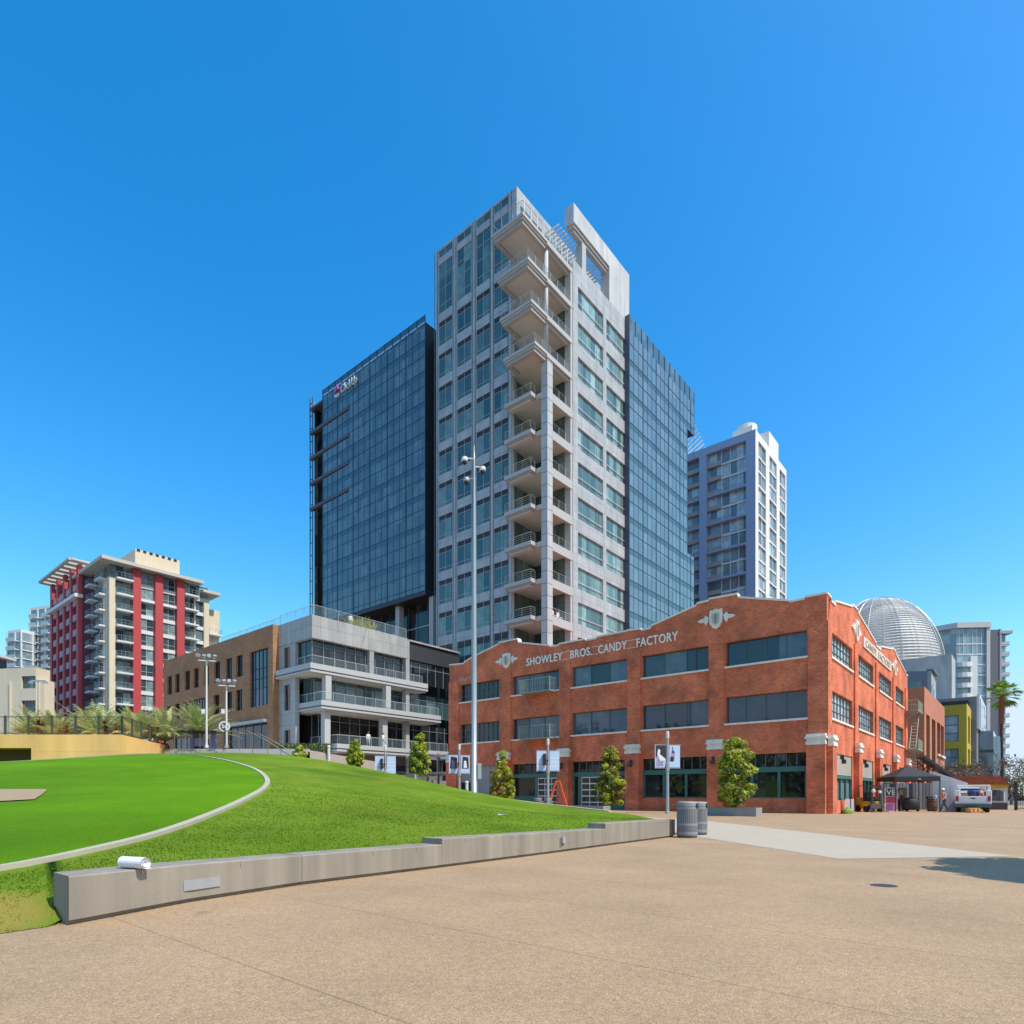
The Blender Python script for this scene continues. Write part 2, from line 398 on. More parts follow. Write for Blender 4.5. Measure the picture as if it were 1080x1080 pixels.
# lawn: a gentle hill
LC = np.array([(-4.6, 5.7, 0), (-7, 5.2, .03), (-12, 5, .08), (-20, 5, .3), (-4.4, 6.6, .36), (-3.9, 8.0, .37), (-2.4, 10.1, .37), (-1.0, 11.7, .42), (.4, 13.4, .4), (1.9, 15.6, .41),
    (4.5, 19.1, .45), (5.2, 26, .42), (5.2, 34, .3), (1.1, 36, .72), (-2.3, 37, 1.31), (-5.5, 36, 2.2), (-9.2, 36, 2.98), (-13.2, 36, 3.6), (-18.8, 34, 3.55), (-28, 33.5, 2.8),
    (-8.3, 15, 1.31), (-13.2, 24, 2.4), (-5.6, 15, 1.15), (-3.4, 22, 1.22), (.8, 24, .62), (-16, 16, 1.3), (-26, 20, 1.9), (-40, 30, 2.8), (-13, 44, 3.5), (-5, 42, 1.5), (2, 42, .1), (-2, 43, .6), (-20, 40, 3.6)], float)
def _U(r2): return np.where(r2 > 1e-12, .5*r2*np.log(np.maximum(r2, 1e-12)), 0)
_n = len(LC); _d2 = ((LC[:, None, :2]-LC[None, :, :2])**2).sum(-1)
_A = np.zeros((_n+3, _n+3)); _A[:_n, :_n] = _U(_d2) + np.eye(_n)*1.2; _A[:_n, _n] = 1; _A[:_n, _n+1:] = LC[:, :2]; _A[_n, :_n] = 1; _A[_n+1:, :_n] = LC[:, :2].T
_w = np.linalg.solve(_A, np.concatenate([LC[:, 2], np.zeros(3)]))
def lawn_z(x, y):
    x = np.atleast_1d(np.asarray(x, float)); y = np.atleast_1d(np.asarray(y, float))
    d2 = (x[:, None]-LC[None, :, 0])**2 + (y[:, None]-LC[None, :, 1])**2
    z = _U(d2) @ _w[:_n] + _w[_n] + _w[_n+1]*x + _w[_n+2]*y
    F = np.maximum(np.clip((-(x+4.62)*.85+(y-5.58)*.53)/1.0, 0, 1), np.clip((y-5.95)/.5, 0, 1))
    return np.maximum(z, .006)*F+.006*(1-F)
def lz(x, y): return float(lawn_z(x, y)[0])
def resample(pts, n):
    pts = np.array(pts, float); d = np.r_[0, np.cumsum(np.hypot(*np.diff(pts, axis=0).T))]
    t = np.linspace(0, d[-1], n); return np.c_[np.interp(t, d, pts[:, 0]), np.interp(t, d, pts[:, 1])]
WALL = [(-4.25, 5.93), (-3.77, 7.2), (-2.95, 8.6), (-1.5, 10.35), (-.36, 11.8), (.78, 13.25), (2.5, 15.55), (4.94, 18.74)]
WB = [(x-.38*.9, y+.32*.9) for x, y in WALL]
NEAR = [(-12, -6), (-6.5, 2.6), (-4.62, 5.58), (-4.34, 5.97), (-4.6, 6.25)] + WB[1:] + [(5.15, 21), (5.25, 26), (5.25, 33.8)]
FAR = [(-48, 37), (-30, 37.6), (-22, 38), (-14, 39.2), (-6, 40.6), (-1, 41), (2.5, 39), (4.2, 37), (5.2, 34.2)]
def grass_mat(name, c1, c2, c3, dry=0.0, thin=False):
    m, nt, b, N, K = _nodes(name)
    tc = N.new('ShaderNodeTexCoord')
    n = N.new('ShaderNodeTexNoise'); n.inputs['Scale'].default_value = .5; n.inputs['Detail'].default_value = 8; n.inputs['Roughness'].default_value = .7
    K.new(tc.outputs['Object'], n.inputs['Vector'])
    cr = N.new('ShaderNodeValToRGB'); e = cr.color_ramp.elements
    e[0].position = .3; e[0].color = rgb(c1); e[1].position = .7; e[1].color = rgb(c3); x = e.new(.5); x.color = rgb(c2)
    K.new(n.outputs['Fac'], cr.inputs['Fac'])
    n2 = N.new('ShaderNodeTexNoise'); n2.inputs['Scale'].default_value = 35; n2.inputs['Detail'].default_value = 5; n2.inputs['Roughness'].default_value = .8
    mp = N.new('ShaderNodeMapping'); mp.inputs['Scale'].default_value = (1, .55, 1); K.new(tc.outputs['Object'], mp.inputs['Vector']); K.new(mp.outputs['Vector'], n2.inputs['Vector'])
    mr = N.new('ShaderNodeMapRange'); mr.inputs['From Min'].default_value = .3; mr.inputs['From Max'].default_value = .7
    mr.inputs['To Min'].default_value = .74; mr.inputs['To Max'].default_value = 1.24; K.new(n2.outputs['Fac'], mr.inputs['Value'])
    ge = N.new('ShaderNodeNewGeometry'); m5 = N.new('ShaderNodeMapRange'); m5.inputs['To Min'].default_value = .75; m5.inputs['To Max'].default_value = 1.3
    K.new(ge.outputs['Random Per Island'], m5.inputs['Value'])
    n7 = N.new('ShaderNodeTexNoise'); n7.inputs['Scale'].default_value = .16; n7.inputs['Detail'].default_value = 4; K.new(tc.outputs['Object'], n7.inputs['Vector'])
    m7 = N.new('ShaderNodeMapRange'); m7.inputs['From Min'].default_value = .3; m7.inputs['From Max'].default_value = .7; m7.inputs['To Min'].default_value = .76; m7.inputs['To Max'].default_value = 1.2; K.new(n7.outputs['Fac'], m7.inputs['Value'])
    mm0 = N.new('ShaderNodeMath'); mm0.operation = 'MULTIPLY'; K.new(mr.outputs['Result'], mm0.inputs[0]); K.new(m7.outputs['Result'], mm0.inputs[1])
    mm = N.new('ShaderNodeMath'); mm.operation = 'MULTIPLY'; K.new(mm0.outputs['Value'], mm.inputs[0]); K.new(m5.outputs['Result'], mm.inputs[1])
    sc = N.new('ShaderNodeVectorMath'); sc.operation = 'SCALE'; K.new(cr.outputs['Color'], sc.inputs[0]); K.new(mm.outputs['Value'], sc.inputs['Scale'])
    out = sc.outputs['Vector']
    if dry:
        n8 = N.new('ShaderNodeTexNoise'); n8.inputs['Scale'].default_value = .45; n8.inputs['Detail'].default_value = 7; n8.inputs['Roughness'].default_value = .7
        mp8 = N.new('ShaderNodeMapping'); mp8.inputs['Location'].default_value = (13, 5, 2); K.new(tc.outputs['Object'], mp8.inputs['Vector']); K.new(mp8.outputs['Vector'], n8.inputs['Vector'])
        m8 = N.new('ShaderNodeMapRange'); m8.inputs['From Min'].default_value = .52; m8.inputs['From Max'].default_value = .72; m8.inputs['To Max'].default_value = .5; K.new(n8.outputs['Fac'], m8.inputs['Value'])
        x8 = N.new('ShaderNodeMix'); x8.data_type = 'RGBA'; x8.inputs['B'].default_value = (.25, .25, .035, 1); K.new(m8.outputs['Result'], x8.inputs['Factor']); K.new(out, x8.inputs['A']); out = x8.outputs['Result']
        # worn, yellowed turf near the wall's end
        ds = N.new('ShaderNodeVectorMath'); ds.operation = 'DISTANCE'; ds.inputs[1].default_value = (-5.3, 5.75, .05); K.new(tc.outputs['Object'], ds.inputs[0])
        na = N.new('ShaderNodeMath'); na.operation = 'MULTIPLY_ADD'; na.inputs[1].default_value = 1.2; K.new(n.outputs['Fac'], na.inputs[0]); K.new(ds.outputs['Value'], na.inputs[2])
        md = N.new('ShaderNodeMapRange'); md.inputs['From Min'].default_value = 1.2; md.inputs['From Max'].default_value = 1.5; md.inputs['To Min'].default_value = 1; md.inputs['To Max'].default_value = 0
        K.new(na.outputs['Value'], md.inputs['Value'])
        mx = N.new('ShaderNodeMix'); mx.data_type = 'RGBA'; mx.inputs['B'].default_value = (.30, .23, .055, 1)
        mq = N.new('ShaderNodeMath'); mq.operation = 'MULTIPLY'; mq.inputs[1].default_value = .8; K.new(md.outputs['Result'], mq.inputs[0])
        K.new(mq.outputs['Value'], mx.inputs['Factor']); K.new(out, mx.inputs['A']); out = mx.outputs['Result']
    K.new(out, b.inputs['Base Color']); b.inputs['Roughness'].default_value = .75; b.inputs['Specular IOR Level'].default_value = .05
    bp = N.new('ShaderNodeBump'); bp.inputs['Strength'].default_value = .6; bp.inputs['Distance'].default_value = .03
    K.new(n2.outputs['Fac'], bp.inputs['Height'])
    if not thin: K.new(bp.outputs['Normal'], b.inputs['Normal'])
    else:
        t = N.new('ShaderNodeBsdfTranslucent'); K.new(out, t.inputs['Color']); ms = N.new('ShaderNodeMixShader'); ms.inputs['Fac'].default_value = .5
        K.new(b.outputs['BSDF'], ms.inputs[1]); K.new(t.outputs['BSDF'], ms.inputs[2]); K.new(ms.outputs['Shader'], N['Material Output'].inputs['Surface'])
    return m
GRASS = grass_mat('lawn_grass', (.082, .150, .010), (.115, .192, .013), (.168, .24, .02), 1.0)
BLADE = grass_mat('grass_blade', (.115, .19, .012), (.158, .24, .016), (.22, .29, .024), 1.0, True)
TURF = grass_mat('bright_turf', (.068, .172, .0015), (.086, .2, .002), (.106, .228, .003))
def grid_sheet(name, A, B, nt_, m, lift=0.0, kind='structure'):
    n = len(A); t = np.linspace(0, 1, nt_)
    P = A[None]*(1-t)[:, None, None] + B[None]*t[:, None, None]
    z = lawn_z(P[..., 0].ravel(), P[..., 1].ravel()) + lift
    b = MB(); b.v = [(float(p[0]), float(p[1]), float(q)) for p, q in zip(P.reshape(-1, 2), z)]
    for i in range(nt_-1):
        for j in range(n-1):
            a = i*n+j; b.f.append((a, a+1, a+n+1, a+n)); b.m.append(0)
    return tag(b.build(name, m, smooth=True), kind=kind)
grid_sheet('lawn', resample(NEAR, 200), resample(FAR, 200), 110, GRASS)
# the oval of brighter turf and its concrete edging
KERB = [(-5.93, 7.16), (-5.67, 7.55), (-5.53, 8.4), (-5.5, 9.4), (-5.64, 10.82), (-5.92, 12.86), (-6.3, 14.9), (-6.95, 17.3), (-7.87, 19.97), (-8.95, 22.45), (-10.21, 24.65), (-11.38, 26.04), (-12.53, 27.23), (-13.85, 28.39), (-14.97, 29.14), (-16.64, 30.14), (-21, 30.8), (-26, 28), (-28, 21), (-22, 12.5), (-13, 7.2), (-8, 6.3), (-6.6, 6.45)]
def smooth_closed(pts, n):
    p = np.array(pts, float)
    for _ in range(3):
        q = np.roll(p, -1, 0); p = np.stack([.75*p+.25*q, .25*p+.75*q], 1).reshape(-1, 2)
    return resample(np.vstack([p, p[:1]]), n)
KO = smooth_closed(KERB, 261)[:-1]
cen = KO.mean(0)
KC = np.vstack([KO, KO[:1]]); grid_sheet('turf_oval', np.repeat(cen[None], 261, 0)+(KC-cen)*.004, KC, 70, TURF, .02)
b = MB(); nrm = np.roll(KO, -1, 0)-np.roll(KO, 1, 0); nrm = np.c_[nrm[:, 1], -nrm[:, 0]]/np.hypot(*nrm.T)[:, None]
kz = lawn_z(KO[:, 0], KO[:, 1])
for (x, y), (nx, ny), z in zip(KO, nrm, kz):
    b.v += [(x-nx*.075, y-ny*.075, z-.1), (x-nx*.075, y-ny*.075, z+.055), (x+nx*.075, y+ny*.075, z+.055), (x+nx*.075, y+ny*.075, z-.1)]
for i in range(260):
    j = (i+1) % 260
    for k in range(3): b.f.append((4*i+k, 4*i+k+1, 4*j+k+1, 4*j+k)); b.m.append(0)
tag(b.build('kerb', mat('kerb_concrete', (.42, .37, .28), .8, var=.12, vs=2, fine=.08)), kind='structure')
# bare infield soil let into the turf
SOIL = mat('soil', (.34, .24, .14), .95, var=.18, vs=1.5, fine=.12, bump=.3, bs=30)
_s = [(-13.29, 16.05), (-11.8, 15.71), (-10.77, 14.16), (-10.17, 13.16), (-10.67, 12.88), (-15, 11.2), (-18, 14.5)]
_sp = resample(_s+[_s[0]], 60); _sc = _sp.mean(0)
grid_sheet('infield_soil', np.repeat(_sc[None], 60, 0)+(_sp-_sc)*.01, _sp, 14, SOIL, .045)

# blades of grass where the lawn is close to the path
rng = np.random.default_rng(5)
n = 260000
xs = rng.uniform(-9, 6, n); ys = rng.uniform(5.2, 26, n)
wb = np.array(WB); ok = np.ones(n, bool)
ok &= rng.random(n) < np.clip((7.5/ys)**1.7, 0, 1)*np.clip((26-ys)/8, 0, 1)
ok &= np.abs(xs/ys) < .9
def inside(px, py, poly):
    c = np.zeros(len(px), bool); q = np.roll(poly, 1, 0)
    for (x1, y1), (x2, y2) in zip(poly, q):
        hit = ((y1 > py) != (y2 > py)) & (px < (x2-x1)*(py-y1)/(y2-y1+1e-12)+x1); c ^= hit
    return c
ok &= inside(xs, ys, np.array(NEAR+FAR[::-1]))
ok &= ~inside(xs, ys, cen+(KO-cen)*1.02)
xs, ys = xs[ok], ys[ok]; zs = lawn_z(xs, ys); k = len(xs)
ang = rng.uniform(0, 2*PI, k); ht = rng.uniform(.010, .026, k)*np.clip((30-ys)/14, .3, 1); lean = rng.normal(0, .014, (k, 2)); wd = .004+.0007*ys
V = np.empty((k, 3, 3)); dx, dy = np.cos(ang)*wd, np.sin(ang)*wd
V[:, 0] = np.c_[xs-dx, ys-dy, zs-.004]; V[:, 1] = np.c_[xs+dx, ys+dy, zs-.004]; V[:, 2] = np.c_[xs+lean[:, 0], ys+lean[:, 1], zs+ht]
me = bpy.data.meshes.new('grass'); me.vertices.add(3*k); me.vertices.foreach_set('co', V.ravel())
me.loops.add(3*k); me.loops.foreach_set('vertex_index', np.arange(3*k, dtype=np.int32))
me.polygons.add(k); me.polygons.foreach_set('loop_start', np.arange(0, 3*k, 3, dtype=np.int32)); me.polygons.foreach_set('loop_total', np.full(k, 3, dtype=np.int32))
me.materials.append(BLADE); me.update(calc_edges=True); me.validate()
o = bpy.data.objects.new('grass', me); COL.objects.link(o); tag(o, 'short mown grass blades on the lawn behind the low wall', 'grass', kind='stuff')

# raised terrace of paving behind the hill, and the steps that climb to it
def gridblock(name, pts, z0, z1, m):
    b = MB(); b.prism([gw(*p) for p in pts], 'z', z0, z1); return tag(b.build(name, m), kind='structure')
UP = mat('upper_paving', (.42, .38, .33), .85, var=.1, vs=.5, fine=.06)
b = MB(); b.prism([(-75, 43.4), (-14.6, 43.4), (-13, 60), (-23, 78), (-75, 110)], 'z', -.2, 4.5)
tag(b.build('upper_plaza', UP), kind='structure')
b = MB()
for i in range(6): b.box(-24.5+.12*i, -14.2, 41.3+.35*i, 43.42, 3.3+.2*i-.6, 3.5+.2*(i)-.0)
tag(b.build('steps', CONC), kind='structure')
# ---------------------------------------------------------------- shared finishes
BRICK = brick('red_brick', (.80, .130, .042), (.54, .078, .028), (.56, .27, .15), stain=.45)
BRICK2 = brick('annexe_brick', (.60, .17, .075), (.50, .135, .055), (.38, .24, .17), stain=.15)
TANB = brick('tan_brick', (.39, .185, .085), (.30, .14, .064), (.36, .2, .11), bw=.5, bh=.15, stain=.2)
STONE = mat('cream_stone', (.78, .72, .61), .8, var=.15, vs=2, streak=.08)
WHITE = mat('white_paint', (.68, .67, .65), .55, var=.05, vs=.6)
CREAM = mat('cream_render', (.66, .55, .40), .8, var=.08, vs=.3, streak=.06)
GREY_M = mat('grey_metal', (.42, .43, .44), .45, metal=.5, var=.06)
STEEL = mat('galvanised_steel', (.38, .40, .42), .4, metal=.35, var=.06)
DARK = mat('dark_metal', (.035, .037, .042), .45, var=.1)
BLACK = mat('black_paint', (.012, .012, .014), .5, var=.1)
GREEN = mat('green_frame', (.045, .15, .12), .5, var=.1)
FRAME = mat('window_frame', (.10, .13, .13), .5, var=.1)
FRAME_G = mat('pale_frame', (.45, .47, .47), .45, metal=.3, var=.05)
TPANEL = panel('tower_panel', (.41, .42, .43), 2.0, 1.15, line=.45)
TPANEL2 = mat('tower_trim', (.43, .425, .415), .6, var=.06, vs=.3)
SOFFIT = mat('soffit', (.52, .475, .42), .8, var=.05)
GPANEL = panel('zinc_panel', (.36, .355, .345), 1.1, 1.35, line=.5)
GL_T = glass('tower_glass', (.042, .085, .077), (.21, .32, .285), 1.3, 5, ior=1.75, amount=.8)
GL_T2 = glass('tower_glass_right', (.06, .115, .12), (.34, .50, .48), 1.2, 5, ior=1.75, amount=.9)
GL_B = glass('wing_glass', (.085, .138, .165), (.19, .27, .30), 1.55, 2.425, ior=1.7, amount=.6, wobble=.012)
GL_R = glass('blue_glass', (.115, .185, .255), (.20, .29, .37), 1.55, 2.425, ior=1.75, amount=.5, wobble=.012)
GL_D = glass('dark_glass', (.008, .010, .013), (.05, .06, .06), 1.4, 3, ior=1.6, amount=.5)
GL_K = glass('brick_window_glass', (.028, .042, .064), (.13, .17, .215), 1.9, 2.2, ior=1.6, amount=.8, wobble=.04)
GL_F = glass('steel_sash_glass', (.22, .26, .29), (.55, .58, .58), .6, .62, ior=1.6, amount=.9, power=1.0)
GL_P = glass('pale_glass', (.16, .26, .30), (.36, .46, .48), 1.5, 3, ior=1.6, amount=.8)
RAIL_G = mat('rail_glass', (.40, .47, .50), .1, var=.05)
def clear(name, col, alpha):
    m, nt, b, N, K = _nodes(name)
    b.inputs['Base Color'].default_value = rgb(col); b.inputs['Roughness'].default_value = .05; b.inputs['Alpha'].default_value = alpha
    return m
CLEAR = clear('clear_rail_glass', (.30, .38, .42), .16)

def window(name, w, h, gl, fr, cols, rows=(), fw=.07, louvre=0.0, lm=None, sill=None):
    """one window: sheet of glass, frame and glazing bars, made once and shared. Faces -y, origin at its lower left"""
    b = MB(); b.quad((0, .05, 0), (w, .05, 0), (w, .05, h-louvre), (0, .05, h-louvre), 0)
    for x in np.linspace(0, w, cols+1):
        c = min(max(x, fw/2), w-fw/2); b.box(c-fw/2, c+fw/2, -.01, .06, 0, h, 1)
    for z in (0, *rows, h-louvre): b.box(.002, w-.002, 0, .058, max(0, z-fw/2), min(h, z+fw/2), 1)
    if louvre: b.box(0, w, .012, .055, h-louvre+fw/2, h, 2)
    return b.mesh(name, [gl, fr, lm or DARK])
def rail(mb, p, q, h=1.05, n=None, w=.05, m=0, mid=0):
    p, q = Vector(p), Vector(q); L = (q-p).length; n = n or max(2, int(L/1.4)+1)
    up = Vector((0, 0, h))
    mb.bar(p+up, q+up, w, m)
    for i in range(mid): mb.bar(p+up*(i+1)/(mid+1), q+up*(i+1)/(mid+1), w*.5, m)
    for i in range(n):
        a = p+(q-p)*i/(n-1); mb.bar(a, a+up, w*.8, m)

# ================================================================ brick factory
bf = building('brick_factory', 'three storey red brick factory with stepped white-capped gables and raised white lettering', 'factory', 0, 0)
BAYS = [(-35.1, -29.6), (-28.0, -22.4), (-21.0, -15.4), (-14.0, -8.34), (-7.0, -1.27)]
SIDE = [(1.06, 8.03), (10.1, 16.55), (19.3, 26.0), (28.3, 34.0)]
W, D_ = -36.68, 36.9
b = MB()
h1 = [(a, c, 10.98, 12.8) for a, c in BAYS] + [(a, c, 6.68, 8.66) for a, c in BAYS] + [(a, c, .05 if i < 3 else 1.05, 4.28) for i, (a, c) in enumerate(BAYS)]
h2 = [(a, c, 10.98, 12.72) for a, c in SIDE] + [(a, c, 6.68, 8.62) for a, c in SIDE] + [(a, c, .9 if i == 0 else .05, 4.28) for i, (a, c) in enumerate(SIDE)]
facade(b, 'y', 0, W, 0, 0, 13.2, h1, .35)
facade(b, 'x', 0, 0, D_, 0, 13.2, h2, .24)
PF = [(-36.68, 15.06), (-34.5, 14.92), (-34.43, 15.06), (-33.1, 15.46), (-29.7, 16.19), (-29.66, 16.32), (-27.3, 16.32), (-27.18, 15.95), (-23.54, 15.1), (-23.33, 14.97), (-22.47, 14.94), (-22.36, 15.06), (-19.6, 15.04), (-19.5, 14.92), (-18.4, 14.92), (-18.3, 15.05), (-15.4, 15.05), (-15.32, 15.1), (-14.1, 15.0), (-14.05, 14.88), (-13.2, 14.9), (-13.16, 15.1), (-9.28, 16.0), (-9.25, 16.14), (-8.3, 16.18), (-8.26, 16.3), (-6.1, 16.24), (-6.05, 15.97), (-2.46, 15.0), (-2.39, 14.9), (-1.42, 14.92), (-1.39, 15.03), (0, 15.03)]
PS = [(0.002, 15.03), (1.1, 14.98), (1.15, 14.74), (2.3, 14.74), (2.4, 15.05), (8.0, 15.98), (8.1, 16.14), (9.9, 16.14), (10.0, 15.95), (16.6, 15.1), (17.7, 14.95), (17.75, 14.75), (19.9, 14.75), (20.1, 15.1), (26.4, 16.0), (26.5, 16.12), (28.5, 16.12), (28.6, 15.9), (35.3, 14.98), (35.4, 14.8), (36.9, 14.85)]
b.prism([(W, 13.2)] + PF + [(0, 13.2)], 'y', 0, .45)
b.prism([(.45, 13.2)] + [p for p in PS if p[0] > .45] + [(36.9, 13.2)], 'x', 0, -.45)
b.quad((W, .3, 0), (W, D_, 0), (W, D_, 14.8), (W, .3, 14.8)); b.quad((W, D_, 0), (0, D_, 0), (0, D_, 14.8), (W, D_, 14.8))
b.quad((W, .4, 13.9), (-.4, .4, 13.9), (-.4, D_, 13.9), (W, D_, 13.9))
b.build('wall', BRICK, bf)
b = MB()
for (a, c), (d, e) in list(zip(PF, PF[1:])):
    if d-a < .02: continue
    b.prism([(a, c), (d, e), (d, e+.14), (a, c+.14)], 'y', -.07, .52)
for (a, c), (d, e) in list(zip(PS, PS[1:])):
    if d-a < .02: continue
    b.prism([(a, c), (d, e), (d, e+.13), (a, c+.13)], 'x', .07, -.52)
b.build('coping', STONE, bf)
def pilaster(u0, u1, axis, lower=True, dz=0):
    b = MB()
    if axis == 'y':
        b.box(u0, u1, -.14, .0, 0, 13.2); b.box(u0-.02, u1+.02, -.5, -.142, 0, 4.72)
    else:
        b.box(0, .12, u0, u1, 0, 13.2); b.box(.122, .42, u0-.02, u1+.02, 0, 4.62)
    o = b.build('pilaster', BRICK, bf)
    c = MB(); z = 4.73 if axis == 'y' else 4.63
    for k, (q, zz) in enumerate(((.05, .22), (.0, .2), (.1, .16), (.03, .18))):
        if axis == 'y': c.box(u0-q, u1+q, -.5-q, -.143, z, z+zz-.004)
        else: c.box(.123, .42+q, u0-q, u1+q, z, z+zz-.004)
        z += zz
    c.build('capital', STONE, o)
for u0, u1 in ((-36.66, -35.2), (-29.5, -28.1), (-22.3, -21.1), (-15.3, -14.1), (-8.24, -7.1), (-1.17, -.002)): pilaster(u0, u1, 'y')
for u0, u1 in ((-.13, .95), (8.45, 9.65), (17.3, 18.6), (26.5, 27.8), (34.7, 36.2)): pilaster(u0, u1, 'x')
SILL = MB(); SILL.box(-.06, 1.06, -.12, .0, -.13, 0)
def sill(parent, w, d_=-.42):
    b = MB(); b.box(-.08, w+.08, d_, -.02, -.14, -.004)
    o = bpy.data.objects.new('sill', b.mesh('sill', STONE)); COL.objects.link(o); o.parent = parent
def sash(a, c, z0, z1, cols, rows, gl, axis):
    w, h = c-a, z1-z0
    me = window('window', w, h, gl, FRAME, cols, [h*k/rows for k in range(1, rows)], .05)
    o = place(me, 'window', bf, (a, .3, z0) if axis == 'y' else (-.2, a, z0), 0 if axis == 'y' else PI/2)
    sill(o, w, -.42 if axis == 'y' else -.3); return o
for i, (a, c) in enumerate(BAYS):
    for z0, z1 in ((10.98, 12.8), (6.68, 8.66)):
        if i == 0: sash(a, c, z0, z1, 9, 3, GL_D, 'y')
        else: sash(a, c, z0, z1, 3 if i < 4 else 4, 1, GL_K, 'y')
for a, c in SIDE:
    for z0, z1 in ((10.98, 12.72), (6.68, 8.62)): sash(a, c, z0, z1, 7, 3, GL_F, 'x')
# shopfronts of the main front
def shopfront(i, kind):
    a, c = BAYS[i]; w = c-a; z0 = 1.05 if i > 2 else .05
    b = MB()
    def bx(x0, x1, za, zb, m, y0=.2, y1=.3): b.box(a+x0, a+x1, y0, y1, za, zb, m)
    b.quad((a, .33, z0), (c, .33, z0), (c, .33, 4.28), (a, .33, 4.28), 0)
    bx(0, w, 2.95, 3.32, 1, .12, .3); bx(0, .18, z0, 2.95, 1); bx(w-.18, w, z0, 2.95, 1); bx(0, w, z0, z0+.1, 1)
    for k in range(1, 8): bx(w*k/8-.03, w*k/8+.03, 3.33, 4.27, 2, .24, .32)
    if kind == 'window':
        for k in (1, 2): bx(w*k/3-.1, w*k/3+.1, z0, 2.95, 1, .17, .3)
    else:
        g0, g1 = (.9, 3.5) if i == 2 else (3.0, 5.45)
        bx(g0-.3, g0, .05, 2.95, 1, .14, .3); bx(g1, g1+.3 if i == 2 else w, .05, 2.95, 1, .14, .3)
        bx(g1+.32 if i == 2 else .2, w-.2 if i == 2 else g0-.32, .05, 1.2, 1, .17, .3)
    o = b.build('shopfront', [GL_D, GREEN, FRAME], bf)
    if kind == 'door':
        d = MB(); d.quad((a+g0, .27, .06), (a+g1, .27, .06), (a+g1, .27, 2.9), (a+g0, .27, 2.9), 1)
        for z in np.linspace(.1, 2.86, 6): d.box(a+g0, a+g1, .19, .25, z-.05, z+.05, 0)
        for x in np.linspace(g0+.03, g1-.03, 4): d.box(a+x-.035, a+x+.035, .2, .24, .06, 2.9, 0)
        d.build('garage_door', [WHITE, GL_D], o)
    return o
shopfront(4, 'window'); shopfront(3, 'window'); shopfront(2, 'door'); shopfront(1, 'door')
b = MB(); a, c = BAYS[0]
b.box(a, c, .22, .3, .05, 4.28, 0); b.box(a+.1, a+1.3, .15, .218, .05, 2.6, 1); b.box(a+2.2, a+2.5, .15, .218, .05, 4.28, 2); b.box(a+3.8, a+3.9, .15, .218, .05, 4.28, 2)
b.build('shopfront', [mat('grey_board', (.33, .31, .29), .8, var=.1), BLACK, GREY_M], bf)
for i, (a, c) in enumerate(SIDE):
    z0 = .9 if i == 0 else .05
    b = MB(); b.quad((-.22, a, z0), (-.22, c, z0), (-.22, c, 4.28), (-.22, a, 4.28), 0)
    b.box(-.2, -.02, a, c, 2.5, 2.72, 1)
    for k in range(5): y = a+(c-a)*k/4; b.box(-.2, -.08, max(a, y-.09), min(c, y+.09), z0, 2.5, 1)
    for z in np.arange(2.76, 4.2, .11): b.box(-.18, -.08, a+.05, c-.05, z, z+.1, 2)
    b.build('shopfront', [GL_P if i == 0 else GL_D, GREEN, mat('shutter', (.42, .38, .32), .6, var=.1)], bf)
# shields with scrolls
def emblem(u, z, axis, s=1.0):
    sh = [(-.62, .95), (-.35, .85), (0, 1.0), (.35, .85), (.62, .95), (.72, .3), (.66, -.45), (.35, -.95), (0, -1.15), (-.35, -.95), (-.66, -.45), (-.72, .3)]
    L = [(.82, .25), (1.15, .5), (1.3, .2), (1.75, .15), (2.05, -.02), (1.75, -.2), (1.3, -.22), (1.1, -.6), (.86, -.2)]
    b = MB()
    def put(pts, d0, d1, m):
        b.prism([(u+x*s, z+y*s) for x, y in pts], axis, d0, d1, m)
    dd = -1 if axis == 'y' else 1
    put(sh, dd*.002, dd*.16, 0); put(L, dd*.002, dd*.12, 0); put([(-x, y) for x, y in L][::-1], dd*.002, dd*.12, 0)
    put([(x*.62, y*.62) for x, y in sh], dd*.161, dd*.2, 1); put([(-.1, .4), (.12, .4), (.12, -.45), (-.1, -.45)], dd*.201, dd*.23, 2)
    b.build('emblem', [STONE, mat('emblem_field', (.50, .46, .38), .8, var=.15), mat('emblem_mark', (.30, .24, .2), .8)], bf)
emblem(-28.65, 14.5, 'y', .72); emblem(-7.7, 14.75, 'y', .72); emblem(9.3, 14.45, 'x', .8); emblem(27.7, 14.4, 'x', .8)
LET = mat('letter_white', (.88, .84, .76), .7, var=.08, vs=3)
for body, x0, x1 in (('SHOWLEY', -26.2, -22.0), ('BROS.', -21.15, -18.9), ('CANDY', -18.2, -15.4), ('FACTORY', -14.5, -10.85)):
    lettering(body, 1.02, .04, LET, bf, (x0, -.05, 13.6), '-y', x1-x0, bold=.012)
b = MB()
for x0, x1 in ((-22.0, -21.15), (-18.9, -18.2), (-15.4, -14.5)):
    for z in (13.62, 14.28): b.box(x0, x1, -.03, -.005, z-.015, z+.015)
b.build('rule_line', LET, bf)
lettering('UNITED', .62, .02, mat('faded_paint', (.55, .42, .36), .8, var=.2, vs=4), bf, (-35.35, -.03, 13.1), '-y', 2.9)
b = MB(); b.box(.004, .1, 11.9, 25.4, 13.62, 14.5); b.build('sign_board', mat('sign_cream', (.68, .58, .48), .8, var=.15, vs=1.5), bf)
lettering('CANDY', .82, .015, mat('faded_letter', (.36, .30, .27), .8, var=.3, vs=3), bf, (.12, 12.5, 13.77), '+x', 4.9); lettering('FACTORY', .82, .015, MATS['faded_letter'], bf, (.12, 18.2, 13.77), '+x', 6.5)
